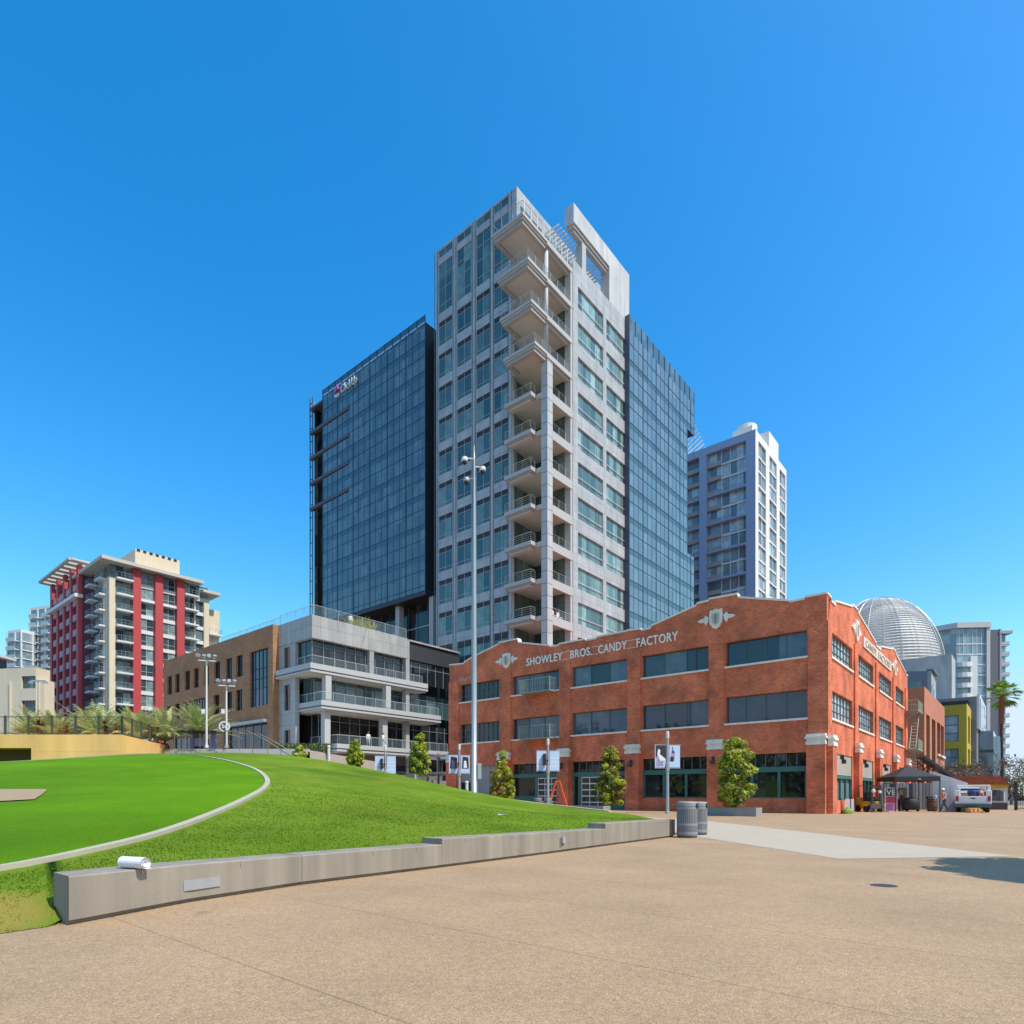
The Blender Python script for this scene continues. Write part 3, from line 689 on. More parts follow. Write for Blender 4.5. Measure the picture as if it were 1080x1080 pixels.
# fire balconies
FE = mat('fire_escape_paint', (.30, .33, .26), .6, var=.12)
def fire_balcony(x0, x1, z):
    b = MB(); b.box(x0, x1, -1.25, -.02, z-.09, z)
    for x in (x0+.25, x1-.25): b.bar((x, -1.15, z-.1), (x, -.05, z-1.15), .09)
    o = b.build('fire_balcony', FE, bf); r = MB()
    for p, q in (((x0, -1.22, z), (x1, -1.22, z)), ((x0, -1.22, z), (x0, -.1, z)), ((x1, -1.22, z), (x1, -.1, z))):
        rail(r, p, q, 1.15, int((Vector(q)-Vector(p)).length/.2)+2, .035, mid=1)
    for x in (x0, x1): r.bar((x, -1.22, z), (x, -1.22, z+1.2), .09)
    r.build('railing', FE, o)
fire_balcony(-26.1, -22.6, 10.85); fire_balcony(-26.1, -22.6, 6.55)
b = MB()
for z in (10.7, 6.4):
    b.box(.02, 1.3, 34.6, 38.6, z-.1, z)
    for y in (35, 38.2): b.bar((1.2, y, z-.1), (.05, y, z-1.1), .09)
    rail(b, (1.27, 34.65, z), (1.27, 38.55, z), 1.1, 14, .05, mid=1); rail(b, (.1, 34.65, z), (1.27, 34.65, z), 1.1, 5, .05, mid=1); rail(b, (.1, 38.55, z), (1.27, 38.55, z), 1.1, 5, .05, mid=1)
for s_ in (.35, .95):
    b.bar((s_, 38.2, 10.6), (s_, 35.4, 6.5), .1); b.bar((s_, 38.0, 6.3), (s_, 36.2, 2.6), .1)
for k in range(12):
    t = k/11; b.bar((.35, 38.2-2.8*t, 10.6-4.1*t), (.95, 38.2-2.8*t, 10.6-4.1*t), .08)
    b.bar((.35, 38-1.8*t, 6.3-3.7*t), (.95, 38-1.8*t, 6.3-3.7*t), .08)
b.build('fire_escape', FE, bf)
for u in (-7.7, -14.7, -21.7, -28.8):
    b = MB(); b.box(u-.07, u+.07, -.75, -.53, 3.9, 4.2); b.box(u-.14, u+.14, -.9, -.66, 3.62, 3.88); b.build('wall_lamp', DARK, bf)
for y in (1.3, 9.1, 17.9, 27.1):
    b = MB(); b.box(.56, .8, y-.06, y+.06, 3.75, 4.05); b.box(.66, .92, y-.13, y+.13, 3.45, 3.74); b.build('wall_lamp', DARK, bf)

# ================================================================ office tower with two glass wings
T = building('office_tower', 'tall pale panelled office tower with corner balconies between two dark blue glass wings', 'office tower', -37.2, 18.1)
P = 4.85
FZ = lambda k: 48.99+P*k
CX = [(-57.5, -54.6), (-53.6, -50.7), (-49.75, -47.1), (-46.4, -43.7)]
RYS = [(25.25, 31.85), (32.75, 39.05)]
ks = range(-5, 5)
b = MB()
H = [(a, c, 49.3+P*k, 52.82+P*k) for a, c in CX for k in ks] + [(a, c, .6, 23.7) for a, c in CX]
facade(b, 'y', 18.1, -58.02, -43.3, 0, 73.4, H, .14)
H = [(a, c, 73.55, 80.9) for a, c in CX] + [(a, c, 81.9, 83.0) for a, c in CX]
facade(b, 'y', 18.1, -58.02, -42.3, 73.4, 83.3, H, .14)
H = [(a, c, 49.25+P*k, 52.25+P*k) for a, c in RYS for k in range(-9, 5)]
facade(b, 'x', -37.2, 24.0, 39.6, 0, 74.7, H, .3)
b.quad((-58.02, 18.1, 0), (-58.02, 39.6, 0), (-58.02, 39.6, 83.3), (-58.02, 18.1, 83.3))
b.quad((-58.02, 39.6, 0), (-37.2, 39.6, 0), (-37.2, 39.6, 74.7), (-58.02, 39.6, 74.7))
b.quad((-58.02, 39.6, 74.7), (-42.3, 39.6, 74.7), (-42.3, 39.6, 83.3), (-58.02, 39.6, 83.3))
b.quad((-58.02, 18.1, 83.2), (-42.3, 18.1, 83.2), (-42.3, 39.6, 83.2), (-58.02, 39.6, 83.2))
b.quad((-42.3, 24, 73.9), (-37.2, 24, 73.9), (-37.2, 39.6, 73.9), (-42.3, 39.6, 73.9))
b.quad((-42.3, 24, 73.2), (-42.3, 39.6, 73.2), (-42.3, 39.6, 74.7), (-42.3, 24, 74.7))
b.build('wall', TPANEL, T)
b = MB()     # slim piers standing proud between the window columns
for x in (-58.02, -54.1, -50.22, -46.75, -43.5):
    for d in (-.3, .3): b.box(x+d-.045, x+d+.045, 18.05, 18.098, 0, 83.3)
b.build('pier_trim', mat('pier_grey', (.13, .13, .14), .6, var=.05), T)
me = window('window', 2.9, 3.52, GL_T, FRAME_G, 2, (.55,), .06, .72, mat('louvre_brown', (.03, .022, .022), .5, var=.1))
for a, c in CX:
    for k in ks:
        o = place(me, 'window', T, (a, 18.17, 49.3+P*k)); o.scale.x = (c-a)/2.9
tall = window('tall_window', 2.9, 7.35, GL_T, FRAME_G, 2, (1.2, 3.6, 5.6), .06)
strip = window('strip_window', 2.9, 1.1, GL_T, FRAME_G, 2, (), .06)
low = window('lower_glazing', 2.9, 23.1, GL_T, FRAME_G, 2, (4.2, 5.2, 9.3, 10.3, 14.2, 15.2, 19.4), .06)
lo2 = MB()
for z in (4.75, 9.85, 14.75, 20.5, 22.6): lo2.box(.05, 2.85, .01, .04, z-.42, z+.42)
lm = lo2.mesh('louvre_band', MATS['louvre_brown'])
for a, c in CX:
    for me2, nm, z in ((tall, 'tall_window', 73.55), (strip, 'strip_window', 81.9), (low, 'lower_glazing', .6)):
        o = place(me2, nm, T, (a, 18.17, z)); o.scale.x = (c-a)/2.9
        if nm == 'lower_glazing':
            l = bpy.data.objects.new('louvre_band', lm); COL.objects.link(l); l.parent = o
b = MB()
w_ = 6.6; b.quad((0, .05, 0), (w_, .05, 0), (w_, .05, 3), (0, .05, 3), 0)
for x in (.03, 1.3, 3.3, 5.2, 6.57): b.box(x-.035, x+.035, -.01, .06, 0, 3, 1)
for z in (.03, .85, 2.97): b.box(.002, w_-.002, 0, .058, z-.03, z+.03, 1)
b.box(.002, w_-.002, -.12, -.08, .95, 1.0, 2)
wr = b.mesh('wide_window', [GL_T2, FRAME_G, WHITE])
for a, c in RYS:
    for k in range(-5, 5):
        o = place(wr, 'wide_window', T, (-37.4, a, 49.25+P*k), PI/2); o.scale.x = (c-a)/6.6
b = MB()     # lit strip lamps seen through two upper windows
for x, y, z in ((-52.2, 18.27, 71.4), (-49.3, 18.27, 71.6), (-48.6, 18.27, 71.3), (-45.6, 18.27, 71.4)): b.box(x, x+.55, y, y+.015, z, z+.16)
lampm, nt, bb, N, K = _nodes('office_lamp'); bb.inputs['Emission Color'].default_value = (1, .95, .8, 1); bb.inputs['Emission Strength'].default_value = .6
b.build('office_light', lampm, T)
# the open corner: floors, balconies, column
b = MB()
b.box(-43.3, -38.2, 23.6, 23.98, 0, 73.2, 1); b.box(-38.2, -37.25, 23.5, 23.99, 0, 73.2, 0); b.box(-43.6, -43.31, 18.2, 23.6, 0, 73.2, 1); b.box(-43.65, -43.05, 18.05, 18.5, 0, 73.2, 0)
for k in range(-9, 6):
    for x in (-42.0, -40.7, -39.4): b.box(x-.05, x+.05, 23.5, 23.599, FZ(k), FZ(k)+3.8, 2)
    b.box(-43.3, -38.2, 23.5, 23.599, FZ(k)+3.0, FZ(k)+3.1, 2)
b.build('loggia_wall', [TPANEL2, GL_T, FRAME], T)
b = MB(); b.box(-38.12, -37.18, 18.08, 19.3, 0, 57.75)
b.build('corner_column', panel('column_panel', (.46, .46, .455), 30, 1.6, line=.4, ms=.05), T)
b = MB(); b.tube([(-37.75, 18.6, 58.7), (-37.75, 18.6, 73.0)], .3, 12); b.build('upper_column', TPANEL2, T, smooth=True)
YF = {2: 15.5, 3: 14.8, 4: 14.1, 5: 13.1}
for k in range(-9, 6):
    f = FZ(k); b = MB()
    b.box(-43.3, -37.5, 18.12, 23.5, f-.62, f-.004, 1)
    if k >= 2:
        y0 = YF[k]
        b.box(-42.5, -37.2, y0, 18.11, f-.36, f, 0); b.box(-42.35, -37.35, y0+.15, 18.1, f-.62, f-.362, 0)
        for a in ((-42.2, -37.5, y0+.3, y0+.75), (-42.2, -41.75, y0+.752, 18.1), (-37.95, -37.5, y0+.752, 23.9)): b.box(a[0], a[1], a[2], a[3], f-1.05, f-.622, 2)
        b.box(-41.74, -37.96, y0+.76, 18.1, f-.74, f-.624, 1)
        b.box(-37.49, -37.2, 18.112, 23.95, f-.62, f, 0)
    else:
        b.box(-43.6, -39.0, 17.0, 18.09, f-.5, f, 0); b.box(-43.3, -39.2, 17.2, 18.09, f-.72, f-.502, 2); b.box(-43.1, -39.4, 17.35, 18.1, f-.95, f-.722, 1)
        b.box(-37.55, -37.18, 19.31, 23.95, f-1.1, f+.02, 0)
    o = b.build('balcony', [TPANEL2, SOFFIT, mat('soffit_edge', (.36, .345, .32), .8, var=.05)], T)
    r = MB()
    if k == 5:
        for p, q in (((-42.4, 13.2, f), (-37.3, 13.2, f)), ((-37.3, 13.2, f), (-37.3, 23.9, f)), ((-42.4, 13.2, f), (-42.4, 18.0, f))): rail(r, p, q, 1.5, None, .07)
    elif k >= 2:
        for p, q in (((-42.4, y0+.1, f), (-37.3, y0+.1, f)), ((-37.3, y0+.1, f), (-37.3, 23.8, f)), ((-42.4, y0+.1, f), (-42.4, 18.0, f))): rail(r, p, q, 1.15, None, .07, mid=2)
    else:
        rail(r, (-43.5, 17.1, f), (-39.1, 17.1, f), 1.15, 4, .07, mid=3); rail(r, (-39.1, 17.1, f), (-39.1, 18.0, f), 1.15, 2, .07, mid=3)
        r2 = MB(); rail(r2, (-37.3, 19.35, f), (-37.3, 23.9, f), 1.15, 4, .07, mid=3); r2.build('railing', mat('rail_grey', (.50, .50, .49), .4, metal=.3, var=.04), o)
    ro = r.build('railing', mat('rail_grey', (.50, .50, .49), .4, metal=.3, var=.04), o)
    if k >= 2:
        g = MB(); h = 1.45 if k == 5 else 1.1
        g.quad((-42.4, y0+.12, f+.08), (-37.32, y0+.12, f+.08), (-37.32, y0+.12, f+h), (-42.4, y0+.12, f+h)); g.quad((-37.32, y0+.12, f+.08), (-37.32, 23.8, f+.08), (-37.32, 23.8, f+h), (-37.32, y0+.12, f+h))
        g.build('glass_panel', CLEAR, ro)
# penthouse flank and roof frame
b = MB()
H = [(18.9+2.6*i, 21.1+2.6*i, 76.2, 81.3) for i in range(8)]
facade(b, 'x', -42.3, 18.1, 39.6, 73.3, 83.3, H, .2, 0); b.quad((-42.48, 18.1, 76), (-42.48, 39.6, 76), (-42.48, 39.6, 82), (-42.48, 18.1, 82), 1)
b.build('penthouse_flank', [TPANEL, GL_P], T)
b = MB(); z0 = FZ(5)
for y in np.arange(13.4, 24.1, 1.33): b.box(-42.25+(5.0 if y > 18 else 5.0), -37.2, y-.05, y+.05, z0, z0+1.75, 0)
b.build('screen_post', WHITE, T)
b = MB(); b.box(-38.7, -37.2, 24.2, 39.55, 79.9, 82.45); b.box(-38.5, -37.4, 24.5, 33.6, 79.5, 79.898, 1); b.box(-38.3, -37.6, 24.8, 33.6, 79.1, 79.498, 1)
b.box(-38.7, -37.2, 33.6, 39.55, 74.72, 79.898); b.box(-38.6, -37.6, 26.9, 27.9, 74.0, 79.1, 1)
b.build('roof_frame', [panel('frame_panel', (.54, .535, .52), 1.25, 12, line=.75, ms=.03), TPANEL2], T)
b = MB()
for y in np.arange(22.2, 33.4, .62): b.box(-42.2, -38.3, y-.045, y+.045, 78.55, 78.8)
b.tube([(-38.2, 27.4, 76.2), (-41.8, 27.4, 78.4)], .16, 8); b.tube([(-38.2, 33.2, 76.2), (-41.8, 33.2, 78.4)], .16, 8)
b.build('pergola', WHITE, T)
# left glass wing
glass('spandrel_glass', (.06, .10, .13), (.09, .14, .175), 1.55, .9, ior=1.7, amount=.6, wobble=.01)
def curtain(name, gl, axis, plane, u0, u1, z0, z1, zb, holes=(), fz=2.425, mull=1.55, strong=3, fm=None):
    b = MB(); s_ = -1 if axis == 'y' else 1
    def bx(a, c, d, e, out, m):
        p0, p1 = plane+s_*.002, plane+s_*out
        if axis == 'y': b.box(a, c, min(p0, p1), max(p0, p1), d, e, m)
        else: b.box(min(p0, p1), max(p0, p1), a, c, d, e, m)
    facade(b, axis, plane, u0, u1, z0, z1, list(holes), .05, 0)
    def cut(u, z): return any(h[0] < u < h[1] and h[2] < z < h[3] for h in holes)
    i = 0; z = zb
    while z < z1-.1:
        if z > z0+.1:
            us = [u0] + sorted(x for h in holes for x in h[:2]) + [u1]
            for a, c in zip(us, us[1:]):
                if c-a > .05 and not cut((a+c)/2, z):
                    bx(a, c, z-.035, z+.035, .05 if i % 2 else .06, 1)
                    if i % 2 == 0 and z-.9 > z0 and not cut((a+c)/2, z-.5): bx(a, c, z-.86, z-.036, .015, 2)
        z += fz; i += 1
    n = int(round((u1-u0)/mull))
    for j in range(n+1):
        u = u0+(u1-u0)*j/n; wd = .06 if j % strong == 0 else .022
        u = min(max(u, u0+wd), u1-wd)
        zs = [z0] + sorted(x for h in holes if h[0] < u < h[1] for x in h[2:4]) + [z1]
        for a, c in zip(zs, zs[1:]):
            if c-a > .05 and not cut(u, (a+c)/2): bx(u-wd, u+wd, a, c, .09 if j % strong == 0 else .045, 1)
    return b.build(name, [gl, fm or mat('mullion_blue', (.035, .058, .08), .4, var=.05), MATS['spandrel_glass']], T)
bands = [(-90.9, -82.75, 70.2+.0-P*i, 70.95-P*i) for i in range(4)]
curtain('glass_wing', GL_B, 'y', 20, -90.9, -62.45, 33.7, 76.0, 34.5, bands)
curtain('parapet_glazing', clear('frit_glass', (.50, .60, .70), .55), 'y', 20, -90.9, -62.45, 76.0, 77.2, 77.1, fz=50, mull=2.05, strong=1)
b = MB()
b.quad((-62.45, 20, 33.7), (-62.45, 38, 33.7), (-62.45, 38, 76.0), (-62.45, 20, 76.0), 0); b.quad((-90.9, 20.4, 33.7), (-90.9, 20.4, 75.9), (-62.45, 20.4, 75.9), (-62.45, 20.4, 33.7), 0)
b.quad((-95.1, 38, 0), (-62, 38, 0), (-62, 38, 75), (-95.1, 38, 75), 0)
b.box(-90.9, -62.5, 20.02, 38, 33.0, 33.65, 0)
b.box(-62.44, -58.03, 22.5, 38, 0, 74.9, 1)
for k in range(-9, 6): b.box(-62.44, -58.03, 22.44, 22.498, FZ(k)-.15, FZ(k)+.1, 0)
b.build('wing_side', [DARK, mat('recess_black', (.012, .013, .016), .35, var=.1)], T)
b = MB()
for i in range(4): b.box(-95.1, -82.75, 19.82, 20.5, 70.3-P*i, 70.86-P*i, 0)  # floor lines; the dark mauve paints in the shadow of their recess
b.box(-95.2, -90.92, 19.9, 22.2, 75.0, 75.4, 0)
b.build('slab_shade_line', mat('recess_shade_mauve', (.10, .09, .105), .6, var=.06), T)
b = MB(); b.quad((-94.6, 21.6, 0), (-90.9, 21.6, 0), (-90.9, 21.6, 75), (-94.6, 21.6, 75), 0); b.quad((-95.1, 20, 33), (-95.1, 22, 33), (-95.1, 22, 77.3), (-95.1, 20, 77.3), 1); b.quad((-95.1, 20.0, 33), (-94.2, 20.0, 33), (-94.2, 20.0, 77.3), (-95.1, 20.0, 77.3), 1)
for z in np.arange(35, 77, 2.425): b.box(-95.12, -94.2, 19.94, 20.04, z-.06, z+.06, 2)
b.quad((-94.1, 20.3, 0), (-94.1, 21.6, 0), (-94.1, 21.6, 75), (-94.1, 20.3, 75), 0)
b.box(-95.14, -95.02, 19.9, 20.05, 0, 77.3, 2); b.box(-94.25, -94.15, 19.9, 20.05, 0, 77.3, 2); b.box(-92.6, -91.9, 21.3, 21.58, 0, 75, 2)
b.build('end_fin', [GL_D, CLEAR, mat('mullion_blue', (0, 0, 0))], T)
b = MB(); b.quad((-95, 23, 0), (-58.03, 23, 0), (-58.03, 23, 33.6), (-95, 23, 33.6), 0)
for z in (29.2, 24.0, 19, 14, 9, 4): b.box(-95, -58.04, 22.9, 22.998, z-.07, z+.07, 1)
for x in np.arange(-94, -58.3, 2.4): b.box(x-.04, x+.04, 22.92, 22.996, 0, 33.6, 2)
for x in (-86, -71.3, -63.0): b.box(x, x+1.0, 21.2, 22.2, 0, 33.0, 3)
b.build('wing_base', [GL_D, FRAME_G, FRAME, TPANEL2], T)
lettering('ClickUp', 2.1, .06, WHITE, T, (-84.9, 19.75, 73.95), '-y', 4.9, 'logo_lettering')
b = MB()
b.prism([(-86.7, 75.05), (-85.95, 75.95), (-85.2, 75.05), (-85.45, 74.8), (-85.95, 75.35), (-86.45, 74.8)], 'y', 19.6, 19.9, 0)
arc = [(-85.95+.8*math.sin(a), 74.45-.75*math.cos(a)) for a in np.linspace(-1.1, 1.1, 9)] + [(-85.95+.5*math.sin(a), 74.5-.42*math.cos(a)) for a in np.linspace(1.1, -1.1, 9)]
b.prism(arc, 'y', 19.6, 19.9, 1); b.build('logo', [mat('logo_pink', (.70, .16, .42), .5), mat('logo_pale', (.62, .70, .85), .5)], T)
# right glass wing
curtain('glass_wing', GL_R, 'x', -36.5, 38.2, 62.35, 0, 72.9, 34.5-P*7, [(59.5, 62.36, 44.94, 67.3)], strong=3, fm=mat('mullion_slate', (.05, .09, .15), .4, var=.05))
curtain('parapet_glazing', glass('parapet_glass', (.06, .12, .18), (.20, .27, .33), 1.5, 2, ior=1.7), 'x', -36.5, 38.2, 62.35, 72.9, 75.2, 100, mull=2.0, strong=1, fm=MATS['mullion_slate'])
b = MB(); b.quad((-36.5, 38.2, 0), (-36.5, 38.2, 75.2), (-50, 38.2, 75.2), (-50, 38.2, 0)); b.quad((-50, 62.35, 0), (-36.5, 62.35, 0), (-36.5, 62.35, 44.94), (-50, 62.35, 44.94)); b.quad((-50, 62.35, 44.94), (-39, 62.35, 44.94), (-39, 62.35, 67.3), (-50, 62.35, 67.3)); b.quad((-50, 62.35, 67.3), (-36.5, 62.35, 67.3), (-36.5, 62.35, 75.2), (-50, 62.35, 75.2))
b.quad((-39, 59.5, 44.94), (-39, 62.35, 44.94), (-39, 62.35, 67.3), (-39, 59.5, 67.3)); b.quad((-36.5, 59.5, 67.3), (-36.5, 62.35, 67.3), (-39, 62.35, 67.3), (-39, 59.5, 67.3)); b.quad((-36.5, 59.5, 44.94), (-36.5, 62.35, 44.94), (-39, 62.35, 44.94), (-39, 59.5, 44.94))
b.quad((-36.5, 59.5, 44.94), (-36.5, 59.5, 67.3), (-39, 59.5, 67.3), (-39, 59.5, 44.94))
b.quad((-50, 38.2, 74.6), (-36.6, 38.2, 74.6), (-36.6, 62.35, 74.6), (-50, 62.35, 74.6))
b.build('wing_side', mat('wing_slate', (.06, .075, .12), .35, var=.08), T)
# ================================================================ terraced office block
B2 = building('terraced_building', 'grey panelled office block with stacked open terraces and glass roof railing', 'office building', -50.7, -7.6)
b = MB()
b.box(-57.8, -50.7, -7.6, 6.2, 18.85, 21.45, 0); b.box(-57.8, -50.75, -7.55, 16, 21.2, 21.4, 0)
facade(b, 'y', -7.55, -57.8, -54.4, 4.5, 18.84, [(-56.7, -55.3, 4.6, 8.9), (-56.7, -55.3, 11.2, 14.2), (-56.7, -55.3, 15.6, 18.6)], .3)
b.box(-54.6, -54.1, -7.6, -7.1, 4.5, 18.84, 0)
b.box(-51.6, -50.75, 0.3, 0.95, 15.92, 18.84, 0); b.box(-51.5, -50.75, 6.0, 6.6, 7, 21.4, 0); b.box(-57, -51, 6.6, 16, 18.9, 21.0, 1)
b.box(-57.6, -54.56, -4.9, 15, 4.5, 18.8, 1)
b.build('wall', [GPANEL, DARK], B2)
b = MB(); b.box(-56.65, -55.35, -7.35, -7.3, 4.6, 18.6, 0); b.box(-55.95, -55.6, -7.42, -7.36, 4.6, 18.6, 1)
b.build('slot_window', [GL_D, mat('copper_strip', (.28, .13, .09), .5, var=.1)], B2)
def slab(x0, x1, y0, y1, z0, z1):
    b = MB(); b.box(x0, x1, y0, y1, z0+.5, z1, 0); b.box(x0+.1, x1-.12, y0+.12, y1, z0+.34, z0+.498, 2); b.box(x0, x1, y0, y1, z0+.12, z0+.338, 0); b.box(x0+.3, x1-.3, y0+.3, y1, z0, z0+.118, 1)
    return b.build('terrace_slab', [mat('slab_grey', (.44, .435, .425), .7, var=.06, vs=.4), SOFFIT, mat('shadow_groove', (.16, .17, .19), .7)], B2)
slab(-57.6, -50.2, -8.1, 9.3, 14.85, 15.95); slab(-56, -49.5, -7.2, 11, 10.8, 11.85); slab(-56, -48.9, -5.6, 12, 6.1, 7.1)
def glazing(name, x0, x1, y0, y1, z0, z1, gl, step=1.45):
    """an L of glazing: along y0 from x0 to x1 and along x1 from y0 to y1"""
    b = MB(); b.quad((x0, y0, z0), (x1, y0, z0), (x1, y0, z1), (x0, y0, z1), 0); b.quad((x1, y0, z0), (x1, y1, z0), (x1, y1, z1), (x1, y0, z1), 0)
    for x in np.arange(x0, x1+.01, step): b.box(x-.04, x+.04, y0-.08, y0-.002, z0, z1, 1)
    for y in np.arange(y0, y1+.01, step): b.box(x1+.002, x1+.08, y-.04, y+.04, z0, z1, 1)
    b.box(x1+.002, x1+.07, y0, y1, z1-.75, z1-.68, 1)
    return b.build(name, [gl, mat('terrace_mullion', (.20, .21, .22), .5, var=.05)], B2)
glazing('terrace_glazing', -54.1, -51.35, -7.2, 16, 15.95, 18.84, GL_D)
glazing('terrace_glazing', -54.5, -52.6, -6.2, 16, 11.85, 14.84, glass('terrace_glass', (.02, .05, .055), (.12, .20, .20), 1.45, 3, ior=1.7, amount=.8))
glazing('terrace_glazing', -54.5, -53.2, -5.2, 16, 7.1, 10.79, GL_D)
def gl_rail(parent, runs, z, h=1.1, step=1.45, glassm=None):
    b = MB(); g = MB()
    for (p, q) in runs:
        rail(b, (*p, z), (*q, z), h, max(2, int(math.dist(p, q)/step)+1), .07)
        g.quad((*p, z+.08), (*q, z+.08), (*q, z+h-.05), (*p, z+h-.05))
    o = b.build('railing', MATS['rail_grey'], parent); g.build('glass_panel', glassm or CLEAR, o); return o
gl_rail(B2, [((-57.7, -7.45), (-50.82, -7.45)), ((-50.82, -7.45), (-50.82, 6.1))], 21.46, 1.15, 1.6)
gl_rail(B2, [((-54.0, -7.4), (-51.0, -7.4)), ((-51.0, -7.4), (-51.0, 9))], 15.96, 1.05)
gl_rail(B2, [((-54.4, -6.9), (-49.8, -6.9)), ((-49.8, -6.9), (-49.8, 10.8))], 11.86, 1.0)
gl_rail(B2, [((-54.4, -5.4), (-49.1, -5.4)), ((-49.1, -5.4), (-49.1, 11.8))], 7.11, 1.0)
for z0, z1, x, ys in ((11.86, 14.86, -50.3, (-6.1, 2.45)), (7.12, 10.82, -50.2, (-6.3, 1.85))):
    for y in ys: b = MB(); b.box(x-.75, x, y, y+.75, z0, z1); b.build('terrace_column', MATS['slab_grey'], B2)
b = MB(); b.box(-56, -50.3, -4.5, 12, -.1, 6.1, 0); b.box(-50.29, -50.2, -3, 11, 4.0, 5.0, 1); b.box(-50.2, -49.0, 3, 12, 0, 3.2, 2)
b.build('base', [mat('brown_base', (.20, .155, .12), .8, var=.1), DARK, mat('stepped_planter', (.30, .28, .26), .8)], B2)

# ================================================================ tan brick block
B3 = building('tan_brick_building', 'three storey tan brick building with rows of tall narrow dark windows', 'building', -57.8, -8.3)
b = MB()
up = [(-88.2, -86.5), (-85.4, -83.8), (-82.1, -80.35), (-79.2, -77.6), (-75.9, -74.5), (-72.9, -71.2), (-69.6, -67.9), (-66.8, -65.1)]
lo = [(-88.2, -86.5), (-85.4, -83.8), (-73.1, -71.4), (-69.6, -67.9), (-66.9, -65.2)]
H = [(a, c, 16.25, 19.0) for a, c in up] + [(a, c, 12.0, 14.65) for a, c in lo] + [(-82.0, -75.5, 12.0, 14.65), (-63.3, -58.85, 12.1, 18.95), (-69, -59.1, 4.6, 10.1), (-86, -72, 4.6, 9.6)]
facade(b, 'y', -8.3, -89.5, -57.8, 4.4, 21.45, H, .3)
b.quad((-57.8, -8.3, 4.4), (-57.8, -7.0, 4.4), (-57.8, -7.0, 21.45), (-57.8, -8.3, 21.45)); b.quad((-89.5, -8.3, 4.4), (-89.5, 16, 4.4), (-89.5, 16, 21.45), (-89.5, -8.3, 21.45)); b.quad((-89.5, -8.3, 21.4), (-57.8, -8.3, 21.4), (-57.8, 16, 21.4), (-89.5, 16, 21.4))
b.build('wall', TANB, B3)
nw = window('window', 1.65, 2.75, GL_D, BLACK, 2, (.9,), .07); nl = window('window', 1.65, 2.65, GL_D, BLACK, 2, (.9,), .07)
for a, c in up: place(nw, 'window', B3, (a, -8.05, 16.25)).scale.x = (c-a)/1.65
for a, c in lo: place(nl, 'window', B3, (a, -8.05, 12.0)).scale.x = (c-a)/1.65
place(window('wide_window', 6.5, 2.65, GL_D, BLACK, 8, (.9,), .07), 'wide_window', B3, (-82, -8.05, 12.0))
place(window('stair_window', 4.45, 6.85, glass('violet_glass', (.02, .02, .05), (.16, .14, .34), 1.1, 2.3, ior=1.7), BLACK, 5, (2.2, 3.4, 4.6), .09), 'stair_window', B3, (-63.3, -8.05, 12.1))
place(window('shopfront', 9.9, 5.5, GL_D, FRAME, 5, (3.6,), .1), 'shopfront', B3, (-69, -8.05, 4.6)); place(window('shopfront', 14, 5.0, GL_D, FRAME, 7, (3.4,), .1), 'shopfront', B3, (-86, -8.05, 4.6))
b = MB(); b.box(-69.3, -58.9, -8.9, -8.31, 10.0, 10.35); b.build('canopy', GREY_M, B3)
gl_rail(B3, [((-73, -7.2), (-57.9, -7.2))], 21.4, 1.15, 1.6)

# ================================================================ red-column apartments
AP = building('red_column_apartments', 'cream and glass apartment tower with tall red columns and balconies', 'apartment tower', -129.8, -3.1)
RED = mat('red_column', (.44, .055, .062), .6, var=.08, vs=.3)
b = MB()
lev = [41.75-3.15*i for i in range(-1, 11)]
GL_A = glass('flat_glass', (.03, .05, .06), (.30, .42, .42), 1.3, 3.15, ior=1.7, amount=1.0)
b.box(-148, -130.2, -2.8, 16.4, 8, 47.5, 1)                         # glazed core
b.box(-162, -142, -4.4, 10, 8, 48.5, 3)  # wall behind the red fins, its shade painted in as dark purple
b.box(-148, -131.2, 16.41, 19.4, 8, 43.3, 0)
b.box(-130.6, -129.75, -3.1, -2.0, 8, 44.9, 0); b.box(-133.5, -131.0, -3.1, -2.81, 8, 44.9, 0); b.box(-130.19, -129.7, 15.3, 16.4, 8, 44.9, 0); b.box(-130.19, -129.9, 13.3, 13.6, 8, 44.9, 0)
b.box(-130.19, -129.3, .9, 11, 41.2, 41.75, 2); b.box(-145, -131.1, 2, 10.7, 48.4, 52.3, 0)
for k in range(7): b.box(-145.05, -131.0, 2.3+1.2*k, 2.9+1.2*k, 51.9, 52.35, 4)
b.build('wall', [CREAM, GL_A, WHITE, mat('purple_shade', (.16, .06, .10), .6, var=.1), BLACK], AP)
b = MB(); b.box(-148, -127.8, -5, 14.5, 47.55, 48.2); b.box(-148, -128.4, 14.6, 18.4, 46.0, 46.6)
for y in np.arange(-6.5, 1, 7.3): pass
b.box(-163.5, -141, -7.0, -6.5, 49.85, 50.3); b.box(-163.5, -141, -1.6, -.9, 49.85, 50.3)
for x in np.linspace(-163, -141.5, 8): b.box(x-.9, x+.9, -6.5, -1.6, 49.9, 50.25)
b.build('roof_canopy', mat('canopy_cream', (.52, .47, .40), .7, var=.05), AP)
for y0, y1 in ((2.4, 5.1), (6.6, 9.4), (13.6, 15.3)):
    q = MB(); q.box(0, .23, 0, y1-y0, -.75, .02); q = q.mesh('spandrel', WHITE)
    for z in lev: place(q, 'spandrel', AP, (-130.18, y0, z))
for y0, y1 in ((.95, 2.4), (5.1, 6.6), (9.4, 10.9)):
    c = MB(); c.box(-130.18, -129.0, y0, y1, 8, 47.5); c.build('red_column', RED, AP)
